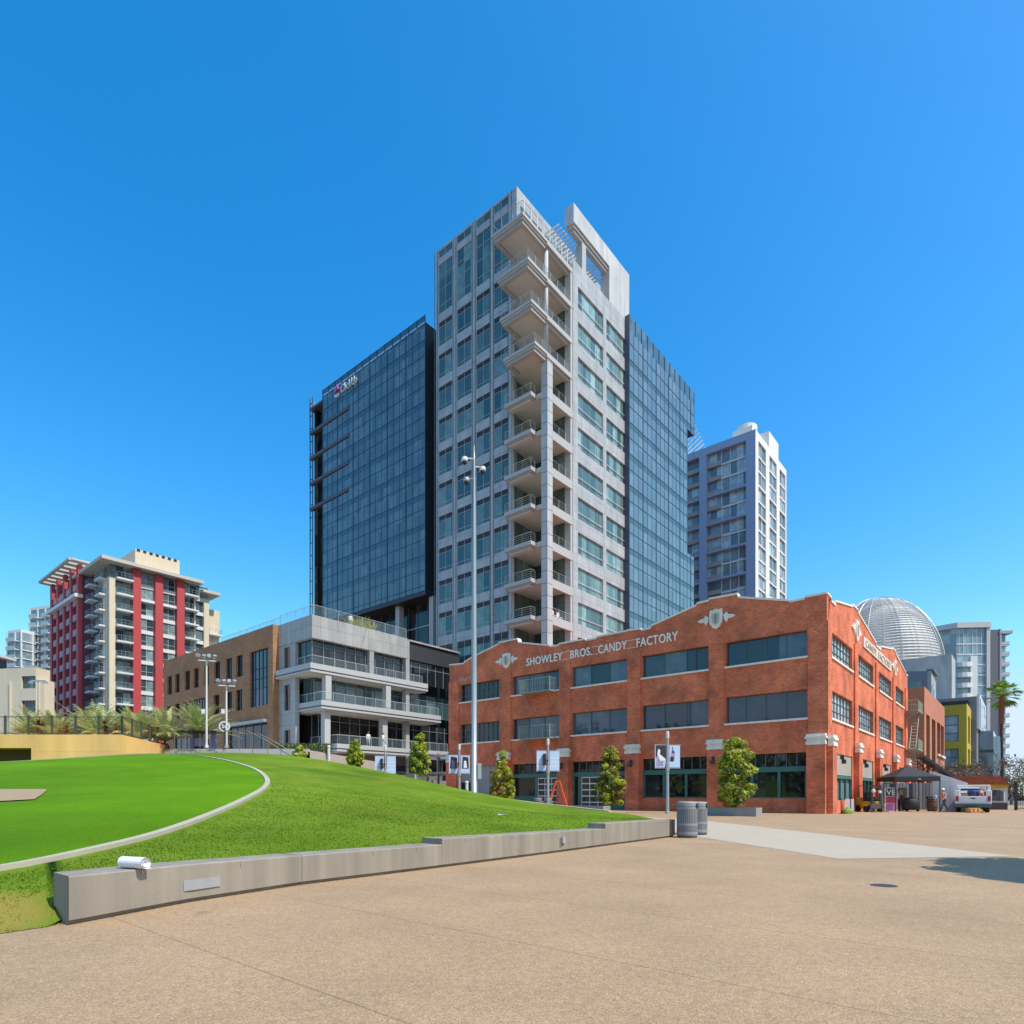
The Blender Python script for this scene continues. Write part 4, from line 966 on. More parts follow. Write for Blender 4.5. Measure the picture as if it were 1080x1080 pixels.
for a, c2, z1 in ((-161.9, -160.6, 49.6), (-157.2, -155.9, 49.6), (-152.4, -151.1, 49.6), (-147.7, -146.4, 49.6), (-143.0, -141.6, 49.6)):
    c = MB(); c.box(a, c2, -5.15, -4.41, 8, z1); c.build('red_column', RED, AP)
b = MB(); b.box(-162.2, -141.2, -5.9, -4.4, 42.6, 43.3); b.build('white_band', WHITE, AP)
q = MB(); q.box(0, 2.7, -.6, 0, -.4, 0); q.box(0, 2.7, -.6, -.55, 0, .95); q = q.mesh('small_balcony', mat('balcony_lilac', (.34, .26, .32), .6))
for z in lev:
    for a in (-160.0, -155.3, -150.5, -145.8): place(q, 'small_balcony', AP, (a, -4.41, z))
bm_ = MB(); bm_.box(0, 1.5, 0, 2.9, -.32, 0, 0)
rl = MB()
for p, q in (((1.45, .05, 0), (1.45, 2.85, 0)), ((0, .05, 0), (1.45, .05, 0)), ((0, 2.85, 0), (1.45, 2.85, 0))): rail(rl, p, q, 1.05, 5, .07, mid=1)
gm = MB(); gm.quad((1.42, .05, .1), (1.42, 2.85, .1), (1.42, 2.85, 1), (1.42, .05, 1))
bmesh_, rmesh = bm_.mesh('balcony', WHITE), rl.mesh('railing', STEEL)
for i, z in enumerate(lev):
    spots = [(-130.18, -2.0, z, 0)] + ([(-130.18, 10.95, z, 0)] if i < 13 else []) + ([(-131.15, 16.45, z-1, 0)] if z < 41 else [])
    spots += [(-134.5, -2.82, z, -PI/2), (-140.5, -2.82, z, -PI/2)]
    for x, y, zz, rz in spots:
        o = place(bmesh_, 'balcony', AP, (x, y, zz), rz)
        r = bpy.data.objects.new('railing', rmesh); COL.objects.link(r); r.parent = o
wm = window('window', 2.7, 2.36, GL_A, FRAME_G, 2, (.9,), .1)
for z in lev:
    for y0 in (2.4, 6.65): place(wm, 'window', AP, (-130.1, y0, z+.03), PI/2)
wm = window('side_window', 1.5, 2.3, GL_D, FRAME, 1, (.9,), .1)
for z in lev:
    for x0 in (-159.4, -154.7, -149.9, -145.2): place(wm, 'side_window', AP, (x0, -4.46, z))

# ================================================================ buildings far off on the left
def frontal(name, label, cat, X, Y, rz=TH): return thing(name, label, cat, (X, Y, 0), rz)
o = frontal('beige_building', 'low beige building with banded windows beside the red-column apartments', 'building', -94.7, 116, R_(-8))
b = MB(); H = [(3.0, 6.0, 9.6+4.55*i-2, 11.9+4.55*i-2) for i in range(4)]
facade(b, 'y', 0, -3, 6.1, 0, 25.1, H, .35); b.quad((6.1, 0, 0), (6.1, 3, 0), (6.1, 3, 25.1), (6.1, 0, 25.1)); b.quad((-3, 0, 25), (6.1, 0, 25), (6.1, 3, 25), (-3, 3, 25))
b.box(6.12, 7.0, .8, 3, 0, 22.9); b.box(.6, .9, -.25, -.01, 0, 22.5)
b.build('wall', CREAM, o)
wm = window('window', 3.0, 2.3, GL_A, FRAME, 4, (), .08)
for h in H: place(wm, 'window', o, (h[0], .3, h[2]))
b = MB(); b.box(1.5, 3.5, 2, 4, 25.12, 26.0); b.build('roof_plant', GREY_M, o)
def towerlet(name, label, X, Y, w, d, z, fh, mats, balc, rz=TH, cap=1.0):
    o = thing(name, label, 'apartment tower', (X, Y, 0), rz)
    b = MB(); b.box(0, w, 0, d, 0, z, 1); k = 0
    b.box(-.02, w+.02, -.02, d, z, z+cap, 0)
    for x in np.arange(0, w+.1, 4.0): b.box(x-.25, x+.25, -.25, -.002, 0, z, 0)
    for y in np.arange(0, d+.1, 4.0): b.box(w+.002, w+.25, y-.25, y+.25, 0, z, 0)
    zz = z-fh
    while zz > 18:
        b.box(-.3, w+.3, -.3, 0, zz-.35, zz, 0); b.box(w, w+.32, -.3, d, zz-.35, zz, 0); zz -= fh
    b.build('wall', mats, o)
    i = 0
    bm2 = MB(); bm2.box(0, balc[1], -1.5, -.31, -.25, 0, 0); bm2.box(0, balc[1], -1.52, -1.45, 0, 1.05, 1)
    me = bm2.mesh('balcony', [WHITE, mats[2]])
    zz = z-fh
    while zz > 20:
        for x in balc[0]: place(me, 'balcony', o, (x, 0, zz))
        zz -= fh
    return o
GL_W = glass('hazy_glass', (.16, .22, .26), (.45, .52, .55), 1.5, 3.1, ior=1.5)
towerlet('white_apartment_tower', 'taller of the two distant white balconied towers left of the red columns', -181.5, 233, 13, 8, 71.0, 3.15, [WHITE, GL_W, RAIL_G], ((1.2, 7.6), 3.6), rz=R_(-18))
towerlet('white_apartment_tower', 'shorter of the two distant white balconied towers, left of the taller one', -186, 228, 7.0, 5, 61.0, 3.15, [WHITE, GL_W, RAIL_G], ((1.2,), 4.6), rz=R_(-18))
o = thing('glass_pavilion_tower', 'pale glazed building with thin overhanging roof at the far left edge', 'building', (-115.2, 125, 0), R_(-2))
b = MB(); b.box(-2, 10.5, 0, 3, 0, 27.5, 1); b.box(-3, 12.6, -2, 3.3, 29.0, 29.5, 0); b.box(-2, 10.8, 1, 3, 27.5, 28.99, 1); b.box(-2, 10.9, -.3, 3.3, 23.4, 24.0, 0)
for x in np.arange(-2, 10.6, 2.1): b.box(x-.1, x+.1, -.12, -.002, 0, 27.5, 2)
for z in np.arange(3, 27, 3.4): b.box(-2, 10.5, -.1, -.003, z-.2, z+.2, 2)
b.build('wall', [WHITE, GL_W, FRAME_G], o)

# ================================================================ blue and white tower behind the glass wing
BW = building('blue_white_tower', 'slab apartment tower with blue long side and white gridded end behind the glass wing', 'apartment tower', -35.1, 91.5)
BLUE = mat('lavender_blue_render', (.31, .36, .50), .7, var=.07, vs=.2)
b = MB(); pair = []
z = 79.6
while z > 8: pair.append((z-(9.6 if z > 79 else 6.1), z)); z -= (10.0 if z > 79 else 6.45)
H = [(-46.2, -37.2, a, c) for a, c in pair] + [(-51.8, -47.9, a, c) for a, c in pair]
facade(b, 'y', 91.5, -60, -35.1, 0, 81.3, H, 1.2)
b.build('blue_wall', BLUE, BW)
b = MB(); H = [(u0, u1, a, c) for a, c in pair for u0, u1 in ((93.4, 98.5), (101.0, 106.3), (108.6, 113.2))]
facade(b, 'x', -35.1, 91.5, 114, 0, 81.3, H, .4); b.quad((-60, 114, 0), (-35.1, 114, 0), (-35.1, 114, 81.3), (-60, 114, 81.3)); b.quad((-60, 91.5, 81), (-35.1, 91.5, 81), (-35.1, 114, 81), (-60, 114, 81))
b.box(-42.5, -38, 98, 106, 81.05, 86.3); b.box(-47, -42.51, 97, 110, 81.05, 84.0); b.box(-57, -47.01, 96, 112, 81.05, 83.2); b.box(-37.5, -35.2, 101, 108, 81.05, 85.2)
b.lathe([(2.2, 0), (2.2, 1.2), (1.6, 1.5)], (-40, 100.5, 86.3), 16)
b.build('white_wall', mat('white_render', (.74, .70, .66), .7, var=.05), BW)
b = MB()
for i in range(9): b.bar((-58, 92.5+.9*i, 81.2), (-49, 92.5+.9*i, 88.0-.5*i), .35)
b.build('roof_fins', WHITE, BW)
GL_BW = glass('flat_glass_grey', (.14, .18, .21), (.55, .62, .64), 1.5, 3.2, ior=1.6, amount=1.0)
for a, c in pair:
    h = c-a; n = 3 if h > 8 else 2
    m = MB(); m.quad((-46.2, 92.6, a), (-37.2, 92.6, a), (-37.2, 92.6, c), (-46.2, 92.6, c), 0)
    for i in range(n):
        zz = a+h*i/n
        m.box(-43.0, -37.22, 92.3, 92.59, zz, zz+.35, 1); m.box(-46.18, -43.0, 91.9, 92.59, zz+.02, zz+.95, 2)
    for x in (-43.0, -41.0, -39.1): m.box(x-.07, x+.07, 92.4, 92.59, a, c, 1)
    m.build('window_bay', [GL_BW, WHITE, mat('balcony_taupe', (.36, .31, .28), .8)], BW)
    m = MB(); m.quad((-51.8, 92.6, a), (-47.9, 92.6, a), (-47.9, 92.6, c), (-51.8, 92.6, c), 0)
    for i in range(n): zz = a+h*i/n; m.box(-51.75, -47.95, 91.9, 92.59, zz+.02, zz+.95, 1)
    m.build('window_bay', [GL_BW, MATS['balcony_taupe']], BW)
    for u0, u1 in ((93.4, 98.5), (101.0, 106.3), (108.6, 113.2)):
        m = MB(); m.quad((-35.45, u0, a), (-35.45, u1, a), (-35.45, u1, c), (-35.45, u0, c), 0)
        for i in range(1, n): zz = a+h*i/n; m.box(-35.44, -35.25, u0, u1, zz-.2, zz+.2, 1)
        m.box(-35.44, -35.3, (u0+u1)/2-.06, (u0+u1)/2+.06, a, c, 1)
        m.build('window_bay', [GL_BW, MATS['white_render']], BW)

# ================================================================ right background
A = building('brick_annexe', 'plain red brick annexe with tall slot openings beyond the fire escape', 'building', .5, 47.3)
b = MB(); H = [(45.6+1.9, 51.1, 6.6, 11.9), (53.1, 58.2, 6.6, 11.9), (60.5, 70.2, 7.2, 11.9)]
H = [(49.2, 53.0, .3, 11.8), (55.2, 59.6, .3, 11.8), (61.5, 66.0, 7.3, 11.9), (66.6, 71.0, 7.3, 11.9)]
facade(b, 'x', .5, 47.3, 72, 0, 15.05, H, 1.0); b.quad((-12, 47.3, 0), (.5, 47.3, 0), (.5, 47.3, 15.05), (-12, 47.3, 15.05)); b.quad((-12, 47.3, 15), (.5, 47.3, 15), (.5, 72, 15), (-12, 72, 15))
b.quad((-12, 72, 0), (.5, 72, 0), (.5, 72, 15.05), (-12, 72, 15.05))
b.build('wall', BRICK2, A)
for h in H:
    m = window('slot_window', h[1]-h[0], h[3]-h[2], GL_K, BLACK, 3, [2.4*k for k in range(1, int((h[3]-h[2])/2.4)+1)], .12)
    place(m, 'slot_window', A, (-.45, h[0], h[2]), PI/2)
b = MB(); b.box(.51, .75, 61.2, 71.2, 6.95, 7.25); b.build('sill', STONE, A)
Y_ = building('yellow_building', 'three storey mustard yellow building with tall windows beyond the annexe', 'building', 1.6, 100)
YEL = mat('mustard_render', (.50, .36, .035), .8, var=.12, vs=.5, streak=.08)
b = MB()
H1 = [(-2.6, .35, 11.7, 16.7), (-2.6, .35, 5.4, 10.3)]; H2 = [(u, u+w_, z0, z1) for z0, z1 in ((11.5, 16.9), (5.2, 10.4)) for u, w_ in ((103.5, 5), (111, 5.5), (118.5, 4.5))]
facade(b, 'y', 100, -9, 1.6, 0, 18.7, H1, .4); facade(b, 'x', 1.6, 100, 124.5, 0, 18.9, H2, .5)
b.quad((-9, 100, 18.6), (1.6, 100, 18.6), (1.6, 124.5, 18.6), (-9, 124.5, 18.6))
b.build('wall', YEL, Y_)
for h in H1: place(window('window', 2.95, h[3]-h[2], GL_P, FRAME, 1, (1.6, 3.2), .16), 'window', Y_, (h[0], 100.35, h[2]))
for h in H2: place(window('window', h[1]-h[0], h[3]-h[2], GL_D, YEL, 2, (2.5,), .2), 'window', Y_, (1.2, h[0], h[2]), PI/2)
G = building('dark_roofed_building', 'grey building with a heavy dark roof rising behind the mustard yellow block', 'building', 2.5, 112)
b = MB(); b.box(-14, 2.5, 112, 136, 0, 21.6, 0); b.box(-14, 1.2, 111.2, 111.99, 19.6, 20.8, 1); b.box(2.51, 3.0, 112.3, 136, 15, 22.0, 2); b.box(3.01, 3.1, 113.5, 135, 15.5, 21.2, 3)
b.box(2.51, 5.0, 118, 136, 2, 14.9, 3); b.box(2.51, 6.0, 136, 139, 0, 15, 2); b.box(2.6, 5.1, 118, 136, 10.3, 10.9, 4); b.box(2.6, 5.1, 118, 136, 6, 6.5, 4)
b.build('wall', [mat('slate_grey', (.20, .205, .22), .7, var=.06), BLACK, WHITE, GL_B, FRAME], G)
Q = building('grey_gabled_building', 'blue grey glass-fronted block with a sloping roof beneath the domed library', 'building', -3.17, 85.6)
b = MB(); b.prism([(-14, 0), (-3.17, 0), (-3.17, 23.4), (-14, 24.6)], 'y', 85.6, 92, 0); b.prism([(85.6, 0), (93, 0), (93, 22.3), (85.6, 23.4)], 'x', -3.16, -2.6, 1)
b.box(-12, -4, 85.4, 85.59, 17, 21.8, 2); b.box(-2.59, -2.5, 86.5, 88, 14, 21, 2); b.box(-2.59, -2.5, 89, 92, 17.5, 20.5, 2)
b.box(-3.3, -2.2, 85.5, 93.2, 23.45, 23.7, 0)
b.build('wall', [mat('slate_blue', (.16, .19, .24), .6, var=.08), GPANEL, GL_B], Q)
# domed library
DL = building('domed_library', 'round lattice steel dome over pale concrete blocks, rising behind the brick gables', 'library', -6, 150)
LB = panel('library_concrete', (.44, .43, .42), 3, 3, line=.8, ms=.03)
b = MB(); b.box(-24, -3.6, 137.3, 147, 0, 35.6, 0); b.box(-31, -24.01, 139, 160, 0, 33, 0)
b.build('block', LB, DL)
dx, dy = -23.0, 160.3
R0, ZB = 16.4, 36.0
b = MB()
def dome_pt(a, t, r=R0): return (dx+r*math.cos(t)*math.cos(a), dy+r*math.cos(t)*math.sin(a), ZB+22.7*math.sin(t)*r/R0)
n, mm_ = 48, 16
for j in range(mm_):
    for i in range(n):
        a0, a1 = 2*PI*i/n, 2*PI*(i+1)/n; t0, t1 = PI/2*j/mm_, PI/2*(j+1)/mm_
        b.quad(dome_pt(a0, t0, R0-.9), dome_pt(a1, t0, R0-.9), dome_pt(a1, t1, R0-.9), dome_pt(a0, t1, R0-.9), 0)
b.build('dome_shell', mat('dome_mesh', (.52, .51, .49), .6, metal=.1, var=.15, vs=.15), DL, smooth=True)
b = MB()
for j in range(1, 40):
    t = PI/2*j/40.5; ring = [dome_pt(2*PI*i/64, t, R0-.4) for i in range(65)]
    b.tube(ring, .13, 4, 0, False)
b.build('dome_hoops', mat('dome_steel', (.58, .565, .54), .45, metal=.3, var=.08), DL)
b = MB()
for i in range(24):
    a = 2*PI*i/24; b.tube([dome_pt(a, PI/2*j/12, R0-.1) for j in range(12)], .06 if i % 4 else .12, 4, 0, False)
b.build('dome_ribs', MATS['dome_steel'], DL)
b = MB(); b.lathe([(R0-1, -14), (R0-1, 0)], (dx, dy, ZB), 40, 0)
for i in range(40): a = 2*PI*i/40; b.box(dx+(R0-.7)*math.cos(a)-.2, dx+(R0-.7)*math.cos(a)+.2, dy+(R0-.7)*math.sin(a)-.2, dy+(R0-.7)*math.sin(a)+.2, ZB-14, ZB, 1)
b.build('drum', [GL_W, MATS['dome_steel']], DL)
# far right pair of towers
W1 = thing('glass_balcony_tower', 'pale glazed tower with curved white balconies right of the dome', 'apartment tower', (136.9, 190, 0), R_(-4))
b = MB(); b.prism([(-7.5, 7), (-.3, 0), (8.2, 0), (8.2, 14), (-7.5, 14)], 'z', 0, 52.6, 0); b.prism([(-8.6, 7.2), (-.6, -.9), (9.3, -.9), (9.3, 15), (-8.6, 15)], 'z', 52.61, 54.2, 1)
b.box(8.21, 9.2, -.6, 15, 0, 52.6, 1); b.box(3.6, 5.6, -.5, -.01, 0, 44, 2)
for x in np.arange(.4, 8.2, 1.3): b.box(x-.06, x+.06, -.1, -.005, 44.2, 52.4, 2)
for k in range(14): b.box(-.3, 8.2, -.12, -.004, 3.2*k+6, 3.2*k+6.3, 2)
b.build('wall', [GL_P, mat('tower_beige', (.52, .49, .47), .7, var=.05), WHITE], W1)
me = MB(); me.prism([(0, 0), (4.2, 0), (4.2, -.9), (3.4, -1.7), (2.1, -2.0), (.8, -1.7), (0, -.9)], 'z', 0, 1.35)
me = me.mesh('balcony', WHITE)
for k in range(13): place(me, 'balcony', W1, (-.5, -.12, 3.2*k+2.2))
W2 = thing('dark_slab_tower', 'dark grey slab tower edged with saw-tooth balconies at the right', 'apartment tower', (148.6, 193, 0), R_(-4))
b = MB(); b.box(-1.6, 3.4, 0, 16, 0, 53.0, 0); b.box(3.41, 3.9, -.2, 16, 0, 53.2, 1); b.box(3.91, 5.6, .6, 14, 0, 51.5, 2); b.box(3.3, 7.2, -.3, 14, 51.7, 52.6, 1)
b.build('wall', [mat('slab_charcoal', (.125, .125, .15), .7, var=.06), mat('slab_edge_grey', (.36, .35, .36), .7), GL_P], W2)
me = MB(); me.box(0, 2.7, 0, 5, -.3, 0, 0); me.prism([(0, 0), (2.7, .15), (2.7, 1.15), (0, .75)], 'y', -.08, 0, 1); me.box(2.6, 2.72, 0, 5, 0, 1.15, 1)
me = me.mesh('balcony', [WHITE, mat('balcony_grey', (.46, .46, .46), .6)])
for k in range(15): place(me, 'balcony', W2, (3.92, .3, 3.2*k+3.5))
# ================================================================ foreground: low wall
LW = thing('low_wall', 'long low concrete seating wall curving along the lawn edge, stepping up twice', 'wall', (-4.25, 5.93, 0))
WP = resample(WALL, 61)
def off_pts(P, d):
    t = np.gradient(P, axis=0); nn = np.c_[-t[:, 1], t[:, 0]]/np.hypot(*t.T)[:, None]; return P+nn*d
def wall_section(P, z0a, z0b, name, ends=True):
    F, Bk, G = P, off_pts(P, .5), off_pts(P, .06)
    if name == 'end_section':      # the free end is cut square to the street
        for i in range(4):
            f = 1-i/4; Bk[i] = Bk[i]*(1-f)+(P[i]+np.array([-.384, .320]))*f; G[i] = G[i]*(1-f)+(P[i]+np.array([-.046, .038]))*f
        name = 'wall_section'
    n = len(P); b = MB()
    for i in range(n):
        zt = z0a+(z0b-z0a)*i/(n-1); x, y = F[i]; u, v = Bk[i]; g, h = G[i]
        b.v += [(g-LW.location.x, h-LW.location.y, -.02), (g-LW.location.x, h-LW.location.y, .045), (x-LW.location.x, y-LW.location.y, .05), (x-LW.location.x, y-LW.location.y, zt-.012),
                (x+(u-x)*.025-LW.location.x, y+(v-y)*.025-LW.location.y, zt), (u-LW.location.x, v-LW.location.y, zt), (u-LW.location.x, v-LW.location.y, -.02)]
    for i in range(n-1):
        for k in range(6): b.f.append((7*i+k, 7*i+7+k, 7*i+8+k, 7*i+1+k)); b.m.append(0)
    b.f.append(tuple(range(7))); b.m.append(0); b.f.append(tuple(7*(n-1)+k for k in reversed(range(7)))); b.m.append(0)
    return b.build(name, CONC_W, LW)
# joints between cast lengths are real 8 mm gaps
arc = np.r_[0, np.cumsum(np.hypot(*np.diff(WP, axis=0).T))]
def cut(a, c):
    s = np.linspace(a, c, 12); return np.c_[np.interp(s, arc, WP[:, 0]), np.interp(s, arc, WP[:, 1])]
def arc_at(u):   # distance along the wall where it is seen from the path at a given bearing
    r = WP[:, 0]/WP[:, 1]; return float(np.interp(u, r, arc))
s_step1, s_step2, s_end = arc_at(-.113), arc_at(.151), arc[-1]
s_j = arc_at(-.34)
wall_section(cut(0, s_j-.004), .475, .415, 'end_section'); wall_section(cut(s_j+.004, s_step1-.004), .415, .40, 'wall_section')
wall_section(cut(s_step1, s_step2-.004), .50, .425, 'wall_section'); wall_section(cut(s_step2, s_end), .555, .53, 'wall_section')
def wall_frame(s): 
    p = np.array([np.interp(s, arc, WP[:, 0]), np.interp(s, arc, WP[:, 1])]); q = np.array([np.interp(s+.1, arc, WP[:, 0]), np.interp(s+.1, arc, WP[:, 1])])
    t = (q-p)/np.hypot(*(q-p)); return p, t, np.array([t[1], -t[0]])
def on_wall(b, s0, s1, za, zb, d, m=0):
    p0, _, n0 = wall_frame(s0); p1, _, n1 = wall_frame(s1); o_ = np.array([LW.location.x, LW.location.y])
    a, c = p0-o_+n0*.001, p1-o_+n1*.001; e, f = a+n0*d, c+n1*d
    q = len(b.v)
    b.v += [(*a, za), (*c, za), (*c, zb), (*a, zb), (*e, za), (*f, za), (*f, zb), (*e, zb)]
    for k in ((4,5,6,7), (0,4,7,3), (1,2,6,5), (3,7,6,2), (0,1,5,4)): b.f.append(tuple(q+i for i in k)); b.m.append(m)
b = MB(); s0, s1 = arc_at(-.532), arc_at(-.473); on_wall(b, s0, s1, .145, .265, .012)
b.build('cover_plate', mat('plate_grey', (.36, .355, .37), .5, metal=.2, var=.1, vs=6), LW)
b = MB(); s0 = arc_at(.079); on_wall(b, s0, s0+.13, .2, .33, .05); on_wall(b, s0-.05, s0-.005, .1, .3, .006, 1)
b.build('wall_light', [STEEL, mat('rust_stain', (.16, .13, .11), .8)], LW)
b = MB()
for u, z in ((-.60, .455), (-.44, .43), (-.225, .40), (-.155, .395), (-.075, .487), (.0, .465), (.055, .45), (.19, .545), (.25, .535)):
    s0 = arc_at(u); on_wall(b, s0, s0+.012, z-.055, z-.012, .012)
b.build('skate_stop', GREY_M, LW)
# rolled towel lying across the wall
p, t, nn = wall_frame(arc_at(-.602))
TW = thing('rolled_towel', 'rolled white towel lying across the near end of the low wall', 'towel', (p[0], p[1], .466+.062), math.atan2(nn[1], nn[0]))
b = MB(); x = []
for k in range(40):
    a = k*.32; r = .022+.041*k/39; x.append((r*math.cos(a), r*math.sin(a)))
def shell(x0, x1, rr):
    n = 26
    for i in range(n):
        a0, a1 = 2*PI*i/n, 2*PI*(i+1)/n
        b.quad((x0, rr*math.cos(a0), rr*math.sin(a0)), (x1, rr*math.cos(a0), rr*math.sin(a0)), (x1, rr*math.cos(a1), rr*math.sin(a1)), (x0, rr*math.cos(a1), rr*math.sin(a1)))
shell(-.26, .085, .062)
for xe in (-.26, .085):
    for (y0, z0), (y1, z1) in zip(x, x[1:]):
        k = .009; b.quad((xe, y0, z0), (xe, y1, z1), (xe-.02 if xe > 0 else xe+.02, y1*.86, z1*.86), (xe-.02 if xe > 0 else xe+.02, y0*.86, z0*.86))
    b.poly([(xe-.02 if xe > 0 else xe+.02, .06*math.cos(2*PI*i/20), .06*math.sin(2*PI*i/20)) for i in range(20)])
b.box(-.258, .083, .0, .062, -.0615, -.05)
b.build('towel_roll', mat('towel_white', (.78, .78, .82), .9, var=.05, vs=30, bump=.3, bs=300), TW)
tag(sheet('drain_cover', [(5.16+.17*math.cos(a)*1.0, 8.58+.17*math.sin(a)) for a in np.linspace(0, 2*PI, 24, endpoint=False)], .004, DARK), 'small dark round drain cover in the tan paving', 'drain cover', kind='thing')
bpy.data.objects['drain_cover']['kind'] = 'thing'
# ---------------------------------------------------------------- litter bins
def make_bin(name, label, X, Y, r, h, group):
    o = thing(name, label, 'litter bin', (X, Y, 0), .3, group)
    b = MB(); b.lathe([(r*.9, 0), (r*.97, .03), (r*.94, .06), (r*.94, h*.8)], n=28); b.build('drum', mat('bin_core', (.07, .09, .10), .6, var=.1), o)
    s = MB()
    for i in range(34):
        a = 2*PI*i/34; c, d = math.cos(a), math.sin(a); w_ = r*.07
        q = [(r*.945, -w_), (r*1.0, -w_), (r*1.0, w_), (r*.945, w_)]
        s.prism([(x*c-y*d, x*d+y*c) for x, y in q], 'z', .06, h*.84)
    s.build('slat', mat('bin_slat', (.20, .20, .205), .7, var=.2, vs=6), o)
    for z in (.10, h*.33, h*.78): g = MB(); g.lathe([(r*1.01, z), (r*1.02, z+.06), (r*1.01, z+.065)], n=28); g.build('hoop', mat('bin_hoop', (.26, .26, .265), .6, var=.1), o)
    t = MB(); t.lathe([(r*.97, h*.85), (r*1.0, h*.86), (r*.99, h*.955), (r*.9, h*.99), (r*.3, h*1.0)], n=28); t.build('lid', mat('bin_lid', (.25, .25, .255), .6, var=.1), o)
    k = MB()
    for a in (-.7, PI-.7): k.box(-.1, .1, -.02, .02, -.07, .07); 
    k = MB(); k.prism([(-.11, -.07), (.11, -.07), (.11, .04), (.06, .08), (-.06, .08), (-.11, .04)], 'y', -r*1.03, -r*.9); q = k.build('opening', BLACK, o); q.location.z = h*.87; q.rotation_euler.z = .75
    return o
make_bin('litter_bin', 'grey slatted barrel bin at the end of the low wall, nearest one', 5.22, 18.42, .30, 1.08, 'slatted barrel bins')
make_bin('litter_bin', 'grey slatted barrel bin half hidden behind the nearest bin', 5.93, 19.75, .30, 1.06, 'slatted barrel bins')
make_bin('litter_bin', 'grey slatted bin left of the orange ladder, standing by the glass door', 2.2, 51.5, .36, 1.05, 'slatted barrel bins')
make_bin('litter_bin', 'grey slatted bin between the banner post and the orange ladder', 3.0, 50.9, .36, 1.05, 'slatted barrel bins')
# ---------------------------------------------------------------- banner posts
BAN = mat('banner_pale_blue', (.46, .58, .78), .8, var=.06, vs=1.5)
BAN_D = mat('banner_dark', (.03, .03, .045), .8, var=.3, vs=4); BAN_V = mat('banner_violet', (.34, .26, .42), .8, var=.15, vs=3); BAN_W = mat('banner_white', (.75, .74, .78), .8, var=.05)
def banner_post(label, X, Y, pat, base=0.0, box_=False):
    o = thing('banner_post', label, 'lamp post', (X, Y, base), .12, 'slim steel posts carrying banners')
    h = 5.7-base
    b = MB(); b.lathe([(.17, 0), (.17, .12), (.12, .16), (.105, 2.6), (.085, h-.55), (.085, h-.5)], n=14); b.build('pole', STEEL, o, smooth=False)
    b = MB(); b.lathe([(.1, h-.5), (.115, h-.48), (.115, h-.05), (.08, h)], n=14); b.build('lamp_head', mat('lamp_glass', (.62, .60, .55), .4, var=.05), o)
    b = MB()
    for z in (h-.95, h-2.55): b.bar((-.95, 0, z), (.95, 0, z), .035)
    b.lathe([(.14, h-2.75), (.15, h-2.7), (.15, h-2.25), (.14, h-2.2)], n=14); b.build('bracket', STEEL, o)
    for s in (-1, 1):
        b = MB(); x0, x1 = (.13, .9) if s > 0 else (-.9, -.13); z0, z1 = h-2.5, h-.98
        b.box(x0, x1, -.012, .012, z0, z1, 0); k = 0
        def patch(pts, m):
            nonlocal k
            k += 1
            b.prism([(x0+(x1-x0)*px, z0+(z1-z0)*pz) for px, pz in pts], 'y', -.0125-.002*k, -.0122-.002*k, m)
        if pat == 1 and s < 0:
            patch([(.05, .45), (1, .4), (1, 1), (.05, 1)], 1); patch([(.1, .05), (.75, .05), (.8, .3), (.4, .62), (.15, .5)], 2); patch([(.2, .6), (.4, .62), (.9, .42), (1, .32), (.5, .3)], 3); patch([(.2, .62), (.45, .62), (.5, .78), (.3, .85)], 3)
        elif pat == 1:
            patch([(.1, .3), (.45, .3), (.55, .72), (.2, .78)], 2); patch([(.05, .28), (.4, .26), (.45, .48), (.1, .5)], 1); patch([(.25, .65), (.45, .65), (.42, .8), (.28, .78)], 1); patch([(.22, .82), (.35, .82), (.28, .97)], 1)
        elif pat == 2:
            for q in ((.2, .24), (.42, .46), (.62, .66)): patch([(0, q[0]), (1, q[0]), (1, q[1]), (0, q[1])], 3)
        else:
            patch([(.1, .25), (.9, .25), (.85, .9), (.2, .95)], 1); patch([(.3, .3), (.7, .3), (.6, .7), (.35, .7)], 2 if s < 0 else 3)
        b.build('banner', [BAN, BAN_D, BAN_V, BAN_W], o)
    if box_:
        b = MB(); b.box(-.42, -.2, -.3, -.06, h-2.1, h-1.2); b.box(-.2, .0, -.14, -.08, h-1.75, h-1.65); b.build('loudspeaker', BLACK, o)
    return o
banner_post('steel banner post with a figure on its banners, nearest the two barrel bins', 10.79, 42.9, 1)
banner_post('steel banner post with plain pale blue banners in front of the orange ladder', 2.82, 48.4, 2, 0, True)
banner_post('steel banner post with dark pictured banners at the brick factory\'s far end', -4.57, 53.7, 3, 0, True)
banner_post('steel banner post with pale banners below the grey terraces', -11.2, 54.7, 2, 0, True)
# ---------------------------------------------------------------- tall camera mast
zc = lz(-2.45, 40)-.3
o = thing('camera_mast', 'very tall slim grey mast with three white cameras at its top', 'mast', (-2.45, 40, zc), .2)
b = MB(); b.lathe([(.3, 0), (.3, .25), (.2, .3), (.165, 9), (.12, 17), (.07, 22.9-zc), (.03, 23.9-zc)], n=18); b.build('pole', STEEL, o, smooth=True)
b = MB(); b.box(.2, .45, -.2, .2, 1.6, 2.6); b.build('junction_box', STEEL, o)
def cctv(x, z, m, s=1):
    b = MB(); b.bar((0, 0, z+.12), (x, 0, z+.12), .1); b.lathe([(.04, .2), (.18, .15), (.21, -.05), (.17, -.12)], (x, 0, z), 14)
    c = b.build('camera_housing', m, o); d = MB(); d.lathe([(.16, -.13), (.14, -.24), (.06, -.3)], (x, 0, z), 14); d.build('dome', BLACK, c)
cctv(-.62, 22.9-zc, WHITE); cctv(.55, 22.4-zc, WHITE); cctv(-.5, 21.6-zc, STEEL)
